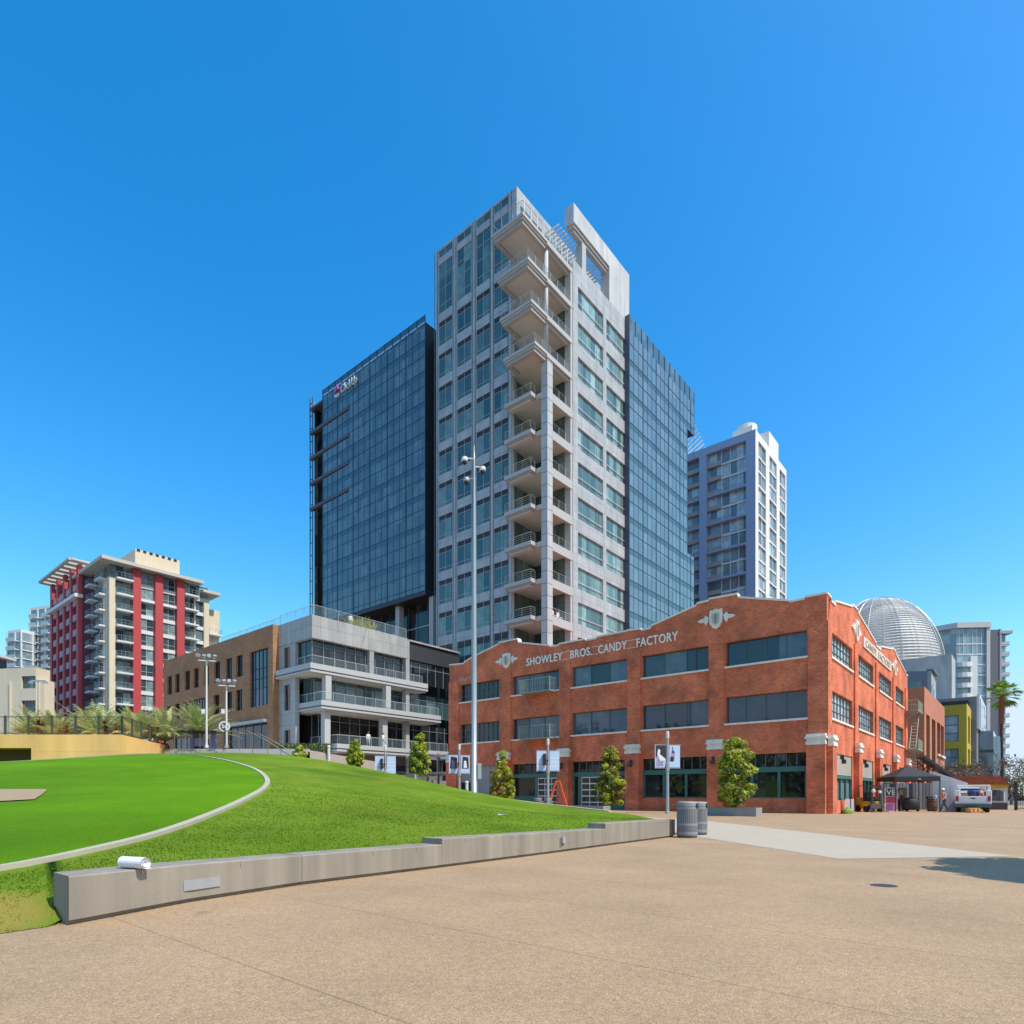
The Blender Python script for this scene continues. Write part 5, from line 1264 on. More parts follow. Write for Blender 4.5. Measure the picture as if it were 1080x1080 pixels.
# ---------------------------------------------------------------- floodlight poles on the upper plaza
def flood(label, X, Y, h):
    o = thing('floodlight_pole', label, 'floodlight', (X, Y, 4.5), .3, 'floodlight poles on the upper plaza')
    b = MB(); b.lathe([(.12, 0), (.12, .15), (.068, .18), (.048, h-.4)], n=12); b.box(-.55, .55, -.03, .03, h-.42, h-.36); b.build('pole', WHITE, o)
    for x, y, t in ((-.48, -.15, .5), (-.16, .2, -.3), (.18, -.2, .5), (.48, .1, -.4)):
        c = MB(); c.lathe([(.05, -.14), (.1, -.1), (.13, .12), (.12, .14)], n=12); q = c.build('lamp_head', STEEL, o); q.location = (x, y, h-.1); q.rotation_euler = (1.0+t, 0, x)
    c = MB(); c.box(-.3, -.1, -.12, .12, 2.3, 2.6); c.build('control_box', WHITE, o)
flood('taller white floodlight pole with clustered lamps before the tan brick block', -20.75, 42, 6.3)
flood('shorter white floodlight pole with clustered lamps beside the round sign', -19.4, 42, 4.6)

# ================================================================ planting
L1, L2, L3, L4 = leaf('leaf_bright', (.46, .50, .035), .42), leaf('leaf_mid', (.25, .32, .03), .42), leaf('leaf_dark', (.045, .085, .015)), leaf('leaf_bronze', (.33, .19, .05), .35)
BARK = mat('bark', (.13, .10, .075), .9, var=.25, vs=5, bump=.4, bs=15)
def foliage(prof, n, size, seed, mats, weights, parent, name='crown', clump=.35, nclump=60, up=.3, hue=None):
    """leaf-sized faces gathered in clumps through the crown; prof = [(z, radius), ...]"""
    g = np.random.default_rng(seed); zs = np.array([p[0] for p in prof]); rs = np.array([p[1] for p in prof])
    dens = np.maximum(rs, .05)**1.6; cdf = np.cumsum((dens[1:]+dens[:-1])/2*np.diff(zs)); cdf = np.r_[0, cdf]/cdf[-1]
    cz = np.interp(g.random(nclump), cdf, zs); cr = np.interp(cz, zs, rs)*np.sqrt(g.uniform(.1, 1.05, nclump)); ca = g.uniform(0, 2*PI, nclump)
    C = np.c_[cr*np.cos(ca), cr*np.sin(ca), cz]; tint = g.choice(len(mats), nclump, p=weights)
    k = g.integers(0, nclump, n); d = g.normal(0, 1, (n, 3)); d *= (clump*g.uniform(.4, 1.1, n)**.5/np.linalg.norm(d, axis=1))[:, None]; d[:, 2] *= .75
    Pp = C[k]+d
    out = d/np.linalg.norm(d, axis=1)[:, None]+np.array([0, 0, up])+g.normal(0, .45, (n, 3)); out[:, :2] += C[k][:, :2]*.25
    a = np.cross(out, g.normal(0, 1, (n, 3))); a /= np.linalg.norm(a, axis=1)[:, None]; c = np.cross(out, a); c /= np.linalg.norm(c, axis=1)[:, None]
    s = size*g.uniform(.6, 1.25, n)[:, None]; nn_ = out/np.linalg.norm(out, axis=1)[:, None]
    V = np.stack([Pp-a*s, Pp-c*s*.42+nn_*s*.12, Pp+a*s-nn_*s*.15, Pp+c*s*.42+nn_*s*.12], 1).reshape(-1, 3)
    me = bpy.data.meshes.new(name); me.vertices.add(4*n); me.vertices.foreach_set('co', V.ravel())
    me.loops.add(4*n); me.loops.foreach_set('vertex_index', np.arange(4*n, dtype=np.int32))
    me.polygons.add(n); me.polygons.foreach_set('loop_start', np.arange(0, 4*n, 4, dtype=np.int32)); me.polygons.foreach_set('loop_total', np.full(n, 4, dtype=np.int32))
    for m in mats: me.materials.append(m)
    mi = np.where(g.random(n) < .62, tint[k], g.choice(len(mats), n, p=weights)); me.polygons.foreach_set('material_index', mi.astype(np.int32))
    me.update(calc_edges=True); me.validate()
    o = bpy.data.objects.new(name, me); COL.objects.link(o); o.parent = parent; ORG[o.name] = (0, 0, 0)
    return o, C
def limbs(h, r, C, parent, every=2, base=0.0):
    b = MB(); b.tube([(0, 0, base), (.03, .02, base+h*.3), (-.02, .03, base+h*.65), (0, 0, base+h*.95)], r, 8, 0, True, r*.25)
    for c in C[::every]:
        z = max(base+.3, c[2]-.4*math.hypot(c[0], c[1])-.3)
        b.tube([(0, 0, z), (c[0]*.5, c[1]*.5, (z+c[2])/2-.05), tuple(c)], r*.3, 5, 0, False, r*.08)
    return b.build('trunk', BARK, parent)
def planter_tree(label, X, Y, z, h, w, seed, n, mats=(L1, L2, L3, L4), wt=(.42, .36, .1, .12), bare=.25):
    o = thing('planter_tree', label, 'tree', (X, Y, z), 0, 'columnar trees in planters')
    prof = [(bare, w*.28), (h*.12, w*.42), (h*.3, w*.49), (h*.5, w*.46), (h*.66, w*.38), (h*.8, w*.27), (h*.92, w*.14), (h, w*.03)]
    _, C = foliage(prof, int(n*1.7), .125, seed, list(mats), list(wt), o, clump=w*.15, nclump=85); limbs(h, .07, C, o)
    return o
def planter(label, X, Y, z, w, d, h, rz=TH, col=None):
    o = thing('planter', label, 'planter', (X, Y, z), rz, 'concrete planters')
    b = MB(); t = .12
    b.box(-w/2, w/2, -d/2, -d/2+t, 0, h); b.box(-w/2, w/2, d/2-t, d/2, 0, h); b.box(-w/2, -w/2+t, -d/2+t, d/2-t, 0, h); b.box(w/2-t, w/2, -d/2+t, d/2-t, 0, h)
    b.build('box', col or mat('planter_grey', (.27, .255, .235), .8, var=.12, vs=2), o); s = MB(); s.box(-w/2+t, w/2-t, -d/2+t, d/2-t, .02, h-.08); s.build('soil', SOIL, o)
planter('long grey concrete planter at the foot of the tree nearest the factory corner', 13.5, 38.0, 0, 3.3, 1.1, .52)
planter_tree('columnar green tree in the long planter nearest the factory corner', 13.75, 38.0, .42, 4.75, 2.25, 3, 3600, wt=(.42, .40, .10, .08))
planter('grey concrete planter before the glazed garage door', 5.7, 45.6, 0, 3.0, 1.0, .5)
planter_tree('bushy columnar tree with bronze leaves before the glazed garage door', 7.15, 45.4, .1, 5.1, 1.9, 4, 3200, wt=(.40, .30, .06, .24))
planter('small grey planter under the tree beside the tall mast', -.9, 48.2, 0, 1.6, 1.0, .5)
planter_tree('columnar yellow-green tree with bronze base right of the tall mast', -.8, 48, .3, 4.3, 1.85, 5, 2800, wt=(.48, .24, .08, .20))
zt = lz(-6.3, 41.6)
planter('pale boxy planter on the crest under the tree by the terraces', -6.5, 41.6, zt, .9, .9, .75, col=CONC_L)
planter_tree('bright conical tree in a pale planter on the crest before the terraces', -6.2, 41.6, zt+.6, 2.95, 1.35, 6, 2200, wt=(.55, .28, .07, .10), bare=.1)
zt = lz(-10.4, 41)
planter_tree('small bright conical tree on the crest in front of the people on the terrace', -10.4, 41, zt, 4.95-zt, 1.0, 7, 1600, wt=(.6, .3, .05, .05), bare=.1)
o = thing('round_shrub', 'small round bright green shrub on the crest below the grey terraces', 'shrub', (-14.1, 41, 3.55), 0)
foliage([(0, .3), (.3, .5), (.6, .48), (.95, .15)], 700, .12, 8, [L1, L2], [.75, .25], o, 'foliage', .16, 30)
x, y = gw(-53.3, .6)
o = thing('roof_grass_plant', 'rounded yellow-green ornamental grass behind the roof railing of the terraces', 'plant', (x, y, 21.45), 0)
g = np.random.default_rng(3); b = MB()
for i in range(420):
    a = g.uniform(0, 2*PI); e = g.uniform(.15, 1.35); L = g.uniform(1.4, 2.3); bx, by = g.normal(0, .7, 2)
    p = [(bx, by, 0)]
    for t in (.4, .75, 1): p.append((bx+math.cos(a)*L*t*math.cos(e)*(.5+.5*t), by+math.sin(a)*L*t*math.cos(e)*(.5+.5*t), L*t*math.sin(e)*(1.1-.25*t)))
    s = (-math.sin(a)*.035, math.cos(a)*.035)
    for q, r in zip(p, p[1:]): b.quad((q[0]-s[0], q[1]-s[1], q[2]), (q[0]+s[0], q[1]+s[1], q[2]), (r[0]+s[0], r[1]+s[1], r[2]), (r[0]-s[0], r[1]-s[1], r[2]), i % 2)
b.build('blades', [leaf('straw_leaf', (.40, .33, .06)), L1], o)
# palms
PALM_G = leaf('palm_grey_green', (.40, .46, .16)); PALM_Y = leaf('palm_straw', (.56, .52, .24)); PALM_L = leaf('palm_green', (.10, .19, .03))
def frond(b, a, el, L, base, leafl, m, droop=.9, nseg=9, width=.02):
    ca, sa = math.cos(a), math.sin(a); P = []
    for i in range(nseg+1):
        t = i/nseg; e = el-droop*t*t; P.append((base[0], base[1], base[2]) if i == 0 else tuple(Vector(P[-1])+Vector((ca*math.cos(e), sa*math.cos(e), math.sin(e)))*(L/nseg)))
    b.tube(P, width, 3, m, False, width*.3)
    for i in range(1, nseg+1):
        p, q = Vector(P[i]), Vector(P[i-1]); d = (p-q).normalized(); sd = Vector((-sa, ca, 0)); u = sd.cross(d)
        l = leafl*math.sin(PI*(.12+.85*i/(nseg+.6)))
        for s in (-1, 1):
            for f in (0, .5):
                o_ = q.lerp(p, f+.25); tip = o_+sd*s*l*.75+d*l*.6-Vector((0, 0, 1))*l*.18; w_ = d*.055
                b.poly([tuple(o_-w_), tuple(o_+w_), tuple(tip)], m)
def feather_palm(label, X, Y, z, h, spread, seed):
    o = thing('feather_palm', label, 'palm', (X, Y, z), seed, 'feather palms behind the tan wall')
    g = random.Random(seed); b = MB()
    for i in range(64):
        el = g.uniform(.35, 1.5); frond(b, g.uniform(0, 2*PI), el, 1.25*spread*g.uniform(.8, 1.15), (0, 0, h*.55), .5, 0 if g.random() < .6 else 1, g.uniform(.5, 1.1))
    b.build('fronds', [PALM_G, PALM_Y], o); t = MB(); t.lathe([(.3, 0), (.34, .2), (.26, h*.3), (.2, h*.4)], n=10); t.build('trunk', BARK, o)
for lab, X, Y, h, s, sd in (('grey-green feather palm at the far left end of the fence', -33.2, 43.0, 1.0, 1.9, 1), ('tall-fronded feather palm left of the red-column apartments, behind the fence', -29.6, 43.6, 1.3, 2.4, 2), ('feather palm directly below the red columns, behind the fence', -26.4, 43.2, 1.0, 1.9, 3),
        ('feather palm behind the bend of the tan wall', -24.6, 43.8, 1.1, 2.1, 4), ('widest feather palm, nearest the tan brick block', -22.4, 44.2, 1.4, 2.4, 5), ('low straw-tinged palm in front of the beige building', -31.2, 42.4, .9, 1.9, 6), ('low feather palm between the two tallest palms left of the red columns', -28.0, 42.2, .9, 2.0, 7), ('low pale palm right of the red-column apartments, at the bend of the fence', -25.6, 42.0, .9, 1.9, 8)):
    feather_palm(lab, X, Y, 4.5, h, s, sd)
RL = leaf('dark_red_leaf', (.11, .022, .02)); OL = leaf('rust_leaf', (.30, .11, .02))
def red_plant(label, X, Y, z, h, seed, m=RL):
    o = thing('red_leaf_plant', label, 'plant', (X, Y, z), 0, 'dark red spiky plants along the fence'); b = MB(); g = random.Random(seed)
    b.tube([(0, 0, 0), (.03, 0, h*.7)], .09, 7, 1)
    for i in range(34):
        a, e, L = g.uniform(0, 2*PI), g.uniform(-.2, 1.4), g.uniform(.35, .6); c, s = math.cos(a), math.sin(a)
        p = Vector((0, 0, h*.7+g.uniform(-.1, .2))); q = p+Vector((c*math.cos(e), s*math.cos(e), math.sin(e)))*L*.6; r = q+Vector((c*math.cos(e-.5), s*math.cos(e-.5), math.sin(e-.5)))*L*.5
        w_ = Vector((-s, c, 0))*.06; b.quad(tuple(p-w_*.5), tuple(p+w_*.5), tuple(q+w_), tuple(q-w_)); b.poly([tuple(q-w_), tuple(q+w_), tuple(r)])
    b.build('foliage', [m, mat('dark_stem', (.05, .02, .018), .8)], o)
for lab, X, h, sd, m in (('tall dark red spiky plant at the left of the fence', -31.6, 2.1, 1, RL), ('rust orange spiky plant left of the first fence post pair', -29.6, 1.55, 2, OL), ('dark red spiky plant in front of the red-column apartments', -27.2, 2.0, 3, RL),
        ('shorter dark red plant with rusty tips behind the fence', -26.3, 1.5, 4, OL), ('dark red spiky plant by the bend of the tan wall', -24.2, 1.65, 5, OL)):
    red_plant(lab, X, 41.0+.3*(sd % 2), 4.5-1.0 if False else 4.3, h, sd, m)

# ================================================================ tan stage wall with fence, steps, ramp
TANW = panel('tan_wall_render', (.95, .56, .19), 6, 1.15, line=.86, ms=.015, var=.03)
o = thing('stage_wall', 'tan rendered retaining wall with a dark recess at the left of the lawn', 'wall', (-22.75, 36, 1.5))
ORG[o.name] = (-22.75, 36, 1.5)
b = MB(); facade(b, 'y', 36, -46, -22.75, 1.2, 4.8, [(-44, -28.0, 1.2, 4.02)], 1.8); b.quad((-22.75, 36, 1.2), (-24.6, 44.3, 1.2), (-24.6, 44.3, 4.8), (-22.75, 36, 4.8)); b.quad((-46, 36, 4.8), (-22.75, 36, 4.8), (-24.6, 44.3, 4.8), (-46, 44.3, 4.8))
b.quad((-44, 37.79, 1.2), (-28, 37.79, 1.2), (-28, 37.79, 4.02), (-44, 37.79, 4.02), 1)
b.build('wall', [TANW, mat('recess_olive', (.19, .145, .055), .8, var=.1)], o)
o = thing('metal_fence', 'dark green metal fence running along the top of the tan wall', 'fence', (-22.9, 36.4, 4.8)); ORG[o.name] = (-22.9, 36.4, 4.8)
FG = mat('fence_green', (.06, .075, .06), .5, var=.1)
P_ = [(-45, 36.4), (-22.95, 36.4), (-24.7, 44.0)]
b = MB()
for (p, q) in zip(P_, P_[1:]):
    for z in (4.92, 5.88): b.bar((*p, z), (*q, z), .05)
    L = math.dist(p, q); n = int(L/.24)
    for i in range(n): x, y = p[0]+(q[0]-p[0])*i/n, p[1]+(q[1]-p[1])*i/n; b.bar((x, y, 4.92), (x, y, 5.88), .014)
b.build('rails', FG, o)
pm_ = MB(); pm_.box(-.045, .045, -.045, .045, 0, 1.15); pm_ = pm_.mesh('post', FG)
for (p, q) in zip(P_, P_[1:]):
    L = math.dist(p, q); n = int(L/1.32)
    for i in range(n+1): x, y = p[0]+(q[0]-p[0])*i/n, p[1]+(q[1]-p[1])*i/n; place(pm_, 'post', o, (x, y, 4.81))
o = thing('ramp_handrail', 'pair of steel handrails sloping down the steps beside the tan brick block', 'handrail', (-18, 43, 4.5)); ORG[o.name] = (-18, 43, 4.5)
b = MB()
for y in (41.5, 43.3): b.tube([(-19.4, y+.1, 5.6), (-17.7, y, 5.55), (-16.6, y, 5.0), (-14.6, y, 3.75)], .04, 6)
for x, z in ((-19.2, 5.6), (-18.3, 5.57), (-17.4, 5.4), (-16.4, 4.9), (-15.5, 4.3), (-14.7, 3.8)):
    for y in (41.5, 43.3): b.bar((x, y, z-1.3), (x, y, z), .05)
for x in (-22.6, -21.9, -20.9): b.bar((x, 41.4, 3.3), (x, 41.4, 5.4), .05)
b.build('rail', mat('rail_bronze', (.20, .18, .15), .4, metal=.4, var=.1), o)
o = thing('round_sign', 'round white-rimmed dark sign lettered St on a post by the steps', 'sign', (-20.0, 43.0, 4.5), .25)
b = MB()
ring = [(.36*math.cos(a), .36*math.sin(a)) for a in np.linspace(0, 2*PI, 28, endpoint=False)]
b.prism([(x, z+1.55) for x, z in ring], 'y', -.04, .04); b.build('rim', WHITE, o)
b = MB(); b.prism([(x*.72, z*.72+1.55) for x, z in ring], 'y', -.055, -.042); b.build('face', DARK, o)
tm = text_mesh('St', .36, .006, WHITE, 'lettering', bold=.01); q = place(tm, 'lettering', o, (-.17, -.064, 1.43)); q.rotation_euler = (PI/2, 0, 0)
b = MB(); b.box(-.05, .05, -.03, .03, 0, 1.2); b.build('post', DARK, o)
o = thing('shade_table', 'dark flat-topped table shelter between the palms and the floodlight pole', 'shelter', (-21.9, 43.5, 4.5), 0)
b = MB(); b.box(-1.3, 1.3, -.7, .7, 1.15, 1.25); b.build('top', BLACK, o); b = MB(); b.box(-.7, -.45, -.1, .1, 0, 1.15); b.box(.75, 1.05, -.1, .1, 0, 1.15); b.box(-.3, .5, -.3, .2, .2, .75); b.build('leg', mat('table_violet', (.20, .17, .28), .7), o)
o = thing('clipped_hedge', 'low dark clipped hedge in front of the tan block\'s ground floor windows', 'hedge', (-16.2, 47.5, 4.4), 0)
b = MB(); b.box(-2.2, 2.2, -.25, .25, 0, .5); b.build('branches', BARK, o)
g = np.random.default_rng(2); n = 2200; V = np.c_[g.uniform(-2.4, 2.4, n), g.uniform(-.45, .45, n), g.uniform(.05, .85, n)]; b = MB()
for x, y, z in V:
    a = Vector(g.normal(0, 1, 3)).normalized()*.09; c = Vector(g.normal(0, 1, 3)).normalized()*.05; p = Vector((x, y, z)); b.quad(tuple(p-a), tuple(p-c), tuple(p+a), tuple(p+c), int(g.random() < .3))
b.build('foliage', [L3, L2], o)
o = thing('slim_lamp_post', 'slim pale lamp post in front of the beige building', 'lamp post', (-46.0, 60, 3.6), 0)
b = MB(); b.lathe([(.09, 0), (.06, 8.8)], n=8); b.box(-.7, .7, -.06, .06, 8.7, 8.85); b.box(-.85, -.45, -.15, .15, 8.55, 8.7); b.box(.45, .85, -.15, .15, 8.55, 8.7); b.build('pole', STEEL, o)
for lab, X, Y in (('short white bollard on the crest left of the small conical tree', -12.3, 41.5), ('short white bollard near the foot of the tall mast', -3.0, 41)):
    o = thing('bollard', lab, 'bollard', (X, Y, lz(X, Y)), 0, 'short white bollards'); b = MB(); b.lathe([(.1, 0), (.1, 1.0), (.12, 1.02), (.12, 1.12), (.06, 1.17)], n=12); b.build('post', WHITE, o)
b = MB(); x, y = -.12, 9.6
z = None
o = thing('paper_scrap', 'small pale scrap of paper lying on the lawn near the low wall', 'scrap', (-.24, 17.2, lz(-.24, 17.2)), .3)
b = MB(); b.quad((-.16, -.07, .015), (.15, -.08, .02), (.16, .07, .015), (-.15, .08, .025)); b.quad((-.16, -.07, .016), (-.15, .08, .026), (-.08, .07, .04), (-.09, -.06, .035)); b.build('sheet', mat('paper', (.62, .70, .74), .7), o)
# low kerb where the lawn meets the paving at the back
b = MB()
for p, q, h0, h1 in (((5.35, 33.6), (1.2, 37.3), .42, .85), ((1.2, 37.3), (-1.4, 39.6), .85, 1.2)):
    d = Vector((q[0]-p[0], q[1]-p[1], 0)).normalized(); n_ = Vector((d.y, -d.x, 0))*.18
    A = [Vector((*p, 0))-n_, Vector((*p, 0))+n_, Vector((*q, 0))+n_, Vector((*q, 0))-n_]
    k = len(b.v); b.v += [tuple(v) for v in A]+[(A[0].x, A[0].y, h0), (A[1].x, A[1].y, h0), (A[2].x, A[2].y, h1), (A[3].x, A[3].y, h1)]
    for f in ((4,5,6,7), (0,1,5,4), (1,2,6,5), (2,3,7,6), (3,0,4,7)): b.f.append(tuple(k+i for i in f)); b.m.append(0)
b.box(4.9, 6.2, 33.9, 34.3, 0, .34)
tag(b.build('back_kerb', CONC_L), kind='structure')
# ================================================================ people
SKIN = mat('skin', (.42, .25, .17), .6, var=.05); HAIR = mat('dark_hair', (.035, .022, .015), .7, var=.1); SHOE = mat('shoe', (.03, .03, .03), .6)
def cloth(name, c): return mat(name, c, .85, var=.08, vs=8)
def person(label, loc, rz, shirt, trousers, h=1.75, step=.22, lean=0.0, arms=((.2, .25), (-.15, .3)), hair=True, sleeves=.55, extra=None):
    """one continuous skinned body; arms = (swing, elbow bend) for each side"""
    o = thing('person', label, 'person', loc, rz); s = h/1.75
    V, E, Rr = [], [], []
    def v(p, r, par=None):
        V.append((p[0]*s, (p[1]-lean*max(0, p[2]-.9))*s, p[2]*s)); Rr.append(r*s)
        if par is not None: E.append((par, len(V)-1))
        return len(V)-1
    pel = v((0, 0, .95), .145); sp = v((0, .01, 1.12), .125, pel); ch = v((0, .0, 1.32), .15, sp); nk0 = v((0, .01, 1.45), .075, ch); nk = v((0, 0, 1.52), .055, nk0)
    j = v((0, -.02, 1.58), .075, nk); hd = v((0, -.01, 1.66), .093, j); v((0, 0, 1.73), .07, hd)
    for sd, (sw, el) in zip((-1, 1), arms):
        sh = v((sd*.17, .0, 1.40), .062, ch); e = v((sd*.23, -sw*.3, 1.14), .047, sh)
        w = v((sd*.22, -sw*.3-el*.25, 1.14-.24*math.cos(el)), .034, e); pa = v((sd*.215, -sw*.3-el*.32, 1.06-.24*math.cos(el)), .036, w)
        for f, (fx, fl) in enumerate(((-.03, .07), (-.01, .085), (.01, .08), (.028, .065))): v((sd*.215+fx*.8, -sw*.3-el*.36-.01, 1.06-.24*math.cos(el)-fl), .0085, pa)
        v((sd*.19, -sw*.3-el*.34-.05, 1.05-.24*math.cos(el)-.01), .0095, pa)
        st = step*sd; hp = v((sd*.09, 0, .90), .095, pel); kn = v((sd*.1, -st*.55-.03, .5), .06, hp); an = v((sd*.1, -st*.95+.02, .09), .042, kn); v((sd*.11, -st*.95-.13, .04), .038, an)
    me = bpy.data.meshes.new('body'); me.from_pydata(V, E, []); b = bpy.data.objects.new('body', me); COL.objects.link(b)
    sk = b.modifiers.new('skin', 'SKIN'); sk.use_smooth_shade = True
    for i, r in enumerate(Rr):
        me.skin_vertices[0].data[i].radius = (r, r*.82 if i < 4 else r)
    me.skin_vertices[0].data[0].use_root = True
    b.modifiers.new('sub', 'SUBSURF').levels = 1; b.modifiers['sub'].render_levels = 1
    dg = bpy.context.evaluated_depsgraph_get(); m2 = bpy.data.meshes.new_from_object(b.evaluated_get(dg)); bpy.data.objects.remove(b)
    m2.materials.clear()
    for m in (SKIN, shirt, trousers, SHOE): m2.materials.append(m)
    for p in m2.polygons:
        c = p.center/s; k = 0
        if c.z < .1: k = 3
        elif c.z < .98 and abs(c.x) < .185: k = 2
        elif c.z < 1.47 and (abs(c.x) < .185 or c.z > 1.46-sleeves): k = 1
        p.material_index = k; p.use_smooth = True
    bo = bpy.data.objects.new('body', m2); COL.objects.link(bo); bo.parent = o; ORG[bo.name] = (0, 0, 0)
    ly = -lean*.77*s
    if hair:
        q = MB(); q.lathe([(.098*s, 0), (.105*s, .05*s), (.085*s, .1*s), (.03*s, .125*s)], (0, .02*s+ly, 1.655*s), 14); q.build('hair', HAIR, o, smooth=True)
    q = MB()
    for sx in (-1, 1): q.box(sx*.034*s-.011, sx*.034*s+.011, -.112*s+ly, -.1*s+ly, 1.655*s, 1.668*s)
    q.box(-.022*s, .022*s, -.11*s+ly, -.098*s+ly, 1.588*s, 1.596*s); q.build('face_detail', HAIR, o)
    q = MB(); q.prism([(-.012*s, 1.615*s), (.012*s, 1.615*s), (0, 1.655*s)], 'y', -.125*s+ly, -.09*s+ly); q.build('nose', SKIN, o)
    if extra: extra(o, s, ly)
    return o
VEST = mat('hi_vis_orange', (.75, .10, .02), .7, var=.06); SILV = mat('reflective_tape', (.62, .62, .58), .4)
def vest_kit(helmet):
    def f(o, s, ly):
        q = MB(); prof = [(.165, 1.0), (.17, 1.15), (.19, 1.32), (.17, 1.43), (.09, 1.47)]
        n = 18
        for (r0, z0), (r1, z1) in zip(prof, prof[1:]):
            for i in range(n):
                a0, a1 = 2*PI*i/n, 2*PI*(i+1)/n
                P = [(r*math.cos(a)*s*1.02, (r*math.sin(a)*.82)*s+ly*max(0, z-.9)/.77, z*s) for r, z, a in ((r0, z0, a0), (r0, z0, a1), (r1, z1, a1), (r1, z1, a0))]
                q.quad(*P, 1 if (i in (3, 5, 12, 15) or False) else 0)
        q.build('vest', [VEST, SILV], o, smooth=True)
        if helmet:
            h = MB(); h.lathe([(.13*s, 0), (.135*s, .015*s), (.115*s, .02*s), (.11*s, .07*s), (.07*s, .115*s), (.02*s, .128*s)], (0, ly, 1.665*s), 16); h.build('helmet', WHITE, o, smooth=True)
    return f
person('person in orange hi-vis vest and white helmet striding left beside the white pickup', (31.6, 45.2, 0), R_(-75), cloth('denim_shirt', (.22, .28, .40)), cloth('black_trousers', (.018, .018, .022)), 1.75, .5, .15, ((.7, 1.1), (.4, .9)), False, .6, vest_kit(True))
person('person in orange hi-vis vest standing in the shade of the black tent', (31.2, 50.0, 0), R_(10), cloth('dark_shirt', (.03, .03, .04)), cloth('navy_trousers', (.02, .025, .05)), 1.72, .1, 0, ((.1, .5), (.1, .5)), True, .6, vest_kit(False))
def tp(u, gx, z):   # a point on the grid line x = gx seen at bearing u
    return u
x, y = gw(-49.9, -.55); person('person in white shirt and pale trousers nearest the left terrace column', (x, y, 7.1), R_(20), cloth('white_shirt', (.75, .74, .74)), cloth('pale_trousers', (.46, .47, .5)), 1.75, .3, 0, ((.3, .6), (.1, .3)))
x, y = gw(-49.7, 1.5); person('person in white shirt and jeans striding past the right terrace column', (x, y, 7.1), R_(60), cloth('white_shirt', (.75, .74, .74)), cloth('grey_jeans', (.25, .27, .3)), 1.78, .55, 0, ((.5, .4), (-.4, .5)))
x, y = gw(-52.2, -1.4); person('person in pale grey shirt behind the roof railing beside the ornamental grass', (x, y, 21.45), R_(30), cloth('pale_shirt', (.66, .66, .68)), cloth('grey_trousers', (.2, .2, .22)), 1.75, .1)

# ================================================================ beside the factory: shutters, tent, machines
YELP = mat('safety_yellow', (.62, .36, .02), .5, var=.1); TYRE = mat('rubber', (.02, .02, .021), .85, var=.2, vs=10); TRW = mat('truck_white', (.74, .74, .74), .35, var=.04); CHR = mat('bumper_steel', (.10, .105, .11), .4, metal=.4, var=.1)
LRED = mat('tail_red', (.35, .02, .02), .3)
def wheel(parent, p, r, w, ax='x'):
    b = MB(); n = 22; prof = [(r*.62, -w/2), (r*.95, -w/2), (r, -w*.35), (r, w*.35), (r*.95, w/2), (r*.62, w/2)]
    b.lathe(prof, n=n); o = b.build('wheel', TYRE, parent, smooth=False); o.location = p; o.rotation_euler = (0, PI/2, 0) if ax == 'x' else (PI/2, 0, 0)
    h = MB(); h.lathe([(r*.6, -w*.3), (r*.61, w*.36), (r*.3, w*.4), (r*.25, w*.3)], n=16); h.build('rim', STEEL, o); return o
PK = thing('pickup_truck', 'white utility pickup seen from behind with open load bed full of orange gear', 'pickup truck', (34.0, 45.6, 0), math.atan2(-.641, .768)+R_(4))
b = MB()   # forward is +y, width 2 m
b.box(-1.08, 1.08, 0, 3.0, .62, .80); b.box(-1.1, -.78, .02, 2.9, .80, 1.62); b.box(.78, 1.1, .02, 2.9, .80, 1.62); b.box(-.78, .78, 2.75, 2.9, .8, 1.62)
b.box(-1.0, 1.0, 3.05, 5.9, .55, 1.15); b.prism([(3.05, 1.15), (4.75, 1.15), (4.3, 1.86), (3.15, 1.9)], 'x', -.92, .92); b.prism([(4.7, 1.15), (5.95, 1.1), (5.9, .6), (4.7, .6)], 'x', -.98, .98)
b.build('body', TRW, PK, bevel=.035)
b = MB(); b.box(-.77, .77, -.03, .05, .68, 1.2); g = b.build('tailgate', TRW, PK, bevel=.02); b = MB(); b.box(-.14, .14, -.045, -.031, 1.0, 1.08); b.build('handle', BLACK, g)
b = MB(); b.box(-1.1, 1.1, -.3, -.04, .38, .64); b.box(-.8, .8, -.2, .2, .36, .45, 1); b.box(-.5, .3, -.5, -.29, .41, .46, 1); b.build('bumper', [CHR, BLACK], PK, bevel=.02)
b = MB(); b.box(-.16, .16, -.292, -.281, .46, .56); b.build('number_plate', WHITE, PK)
for x in (-.95, .95): b = MB(); b.box(x-.09, x+.09, -.02, .018, .84, 1.2); b.build('tail_lamp', LRED, PK)
b = MB(); b.quad((-.78, 3.03, 1.28), (.78, 3.03, 1.28), (.72, 3.10, 1.78), (-.72, 3.10, 1.78)); b.build('rear_window', GL_D, PK)
for x in (-.93, .93): b = MB(); b.prism([(3.3, 1.2), (4.55, 1.2), (4.2, 1.78), (3.35, 1.8)], 'x', x-.004, x+.004); b.build('side_window', GL_D, PK)
for x, y in ((-.86, .95), (.86, .95), (-.84, 4.9), (.84, 4.9)): wheel(PK, (x, y, .4), .4, .28)
b = MB()
for x in (-1.0, 1.0):
    for y in (.2, 2.6): b.bar((x, y, 1.62), (x, y, 2.0), .06)
    b.bar((x, .1, 2.0), (x, 4.2, 2.0), .07)
for y in (.2, 2.6, 4.1): b.bar((-1.0, y, 2.0), (1.0, y, 2.0), .06)
b.build('ladder_rack', WHITE, PK)
for lab, x, y, z, c in (('left of the pickup bed', -.5, .6, 1.0, 0),):
    pass
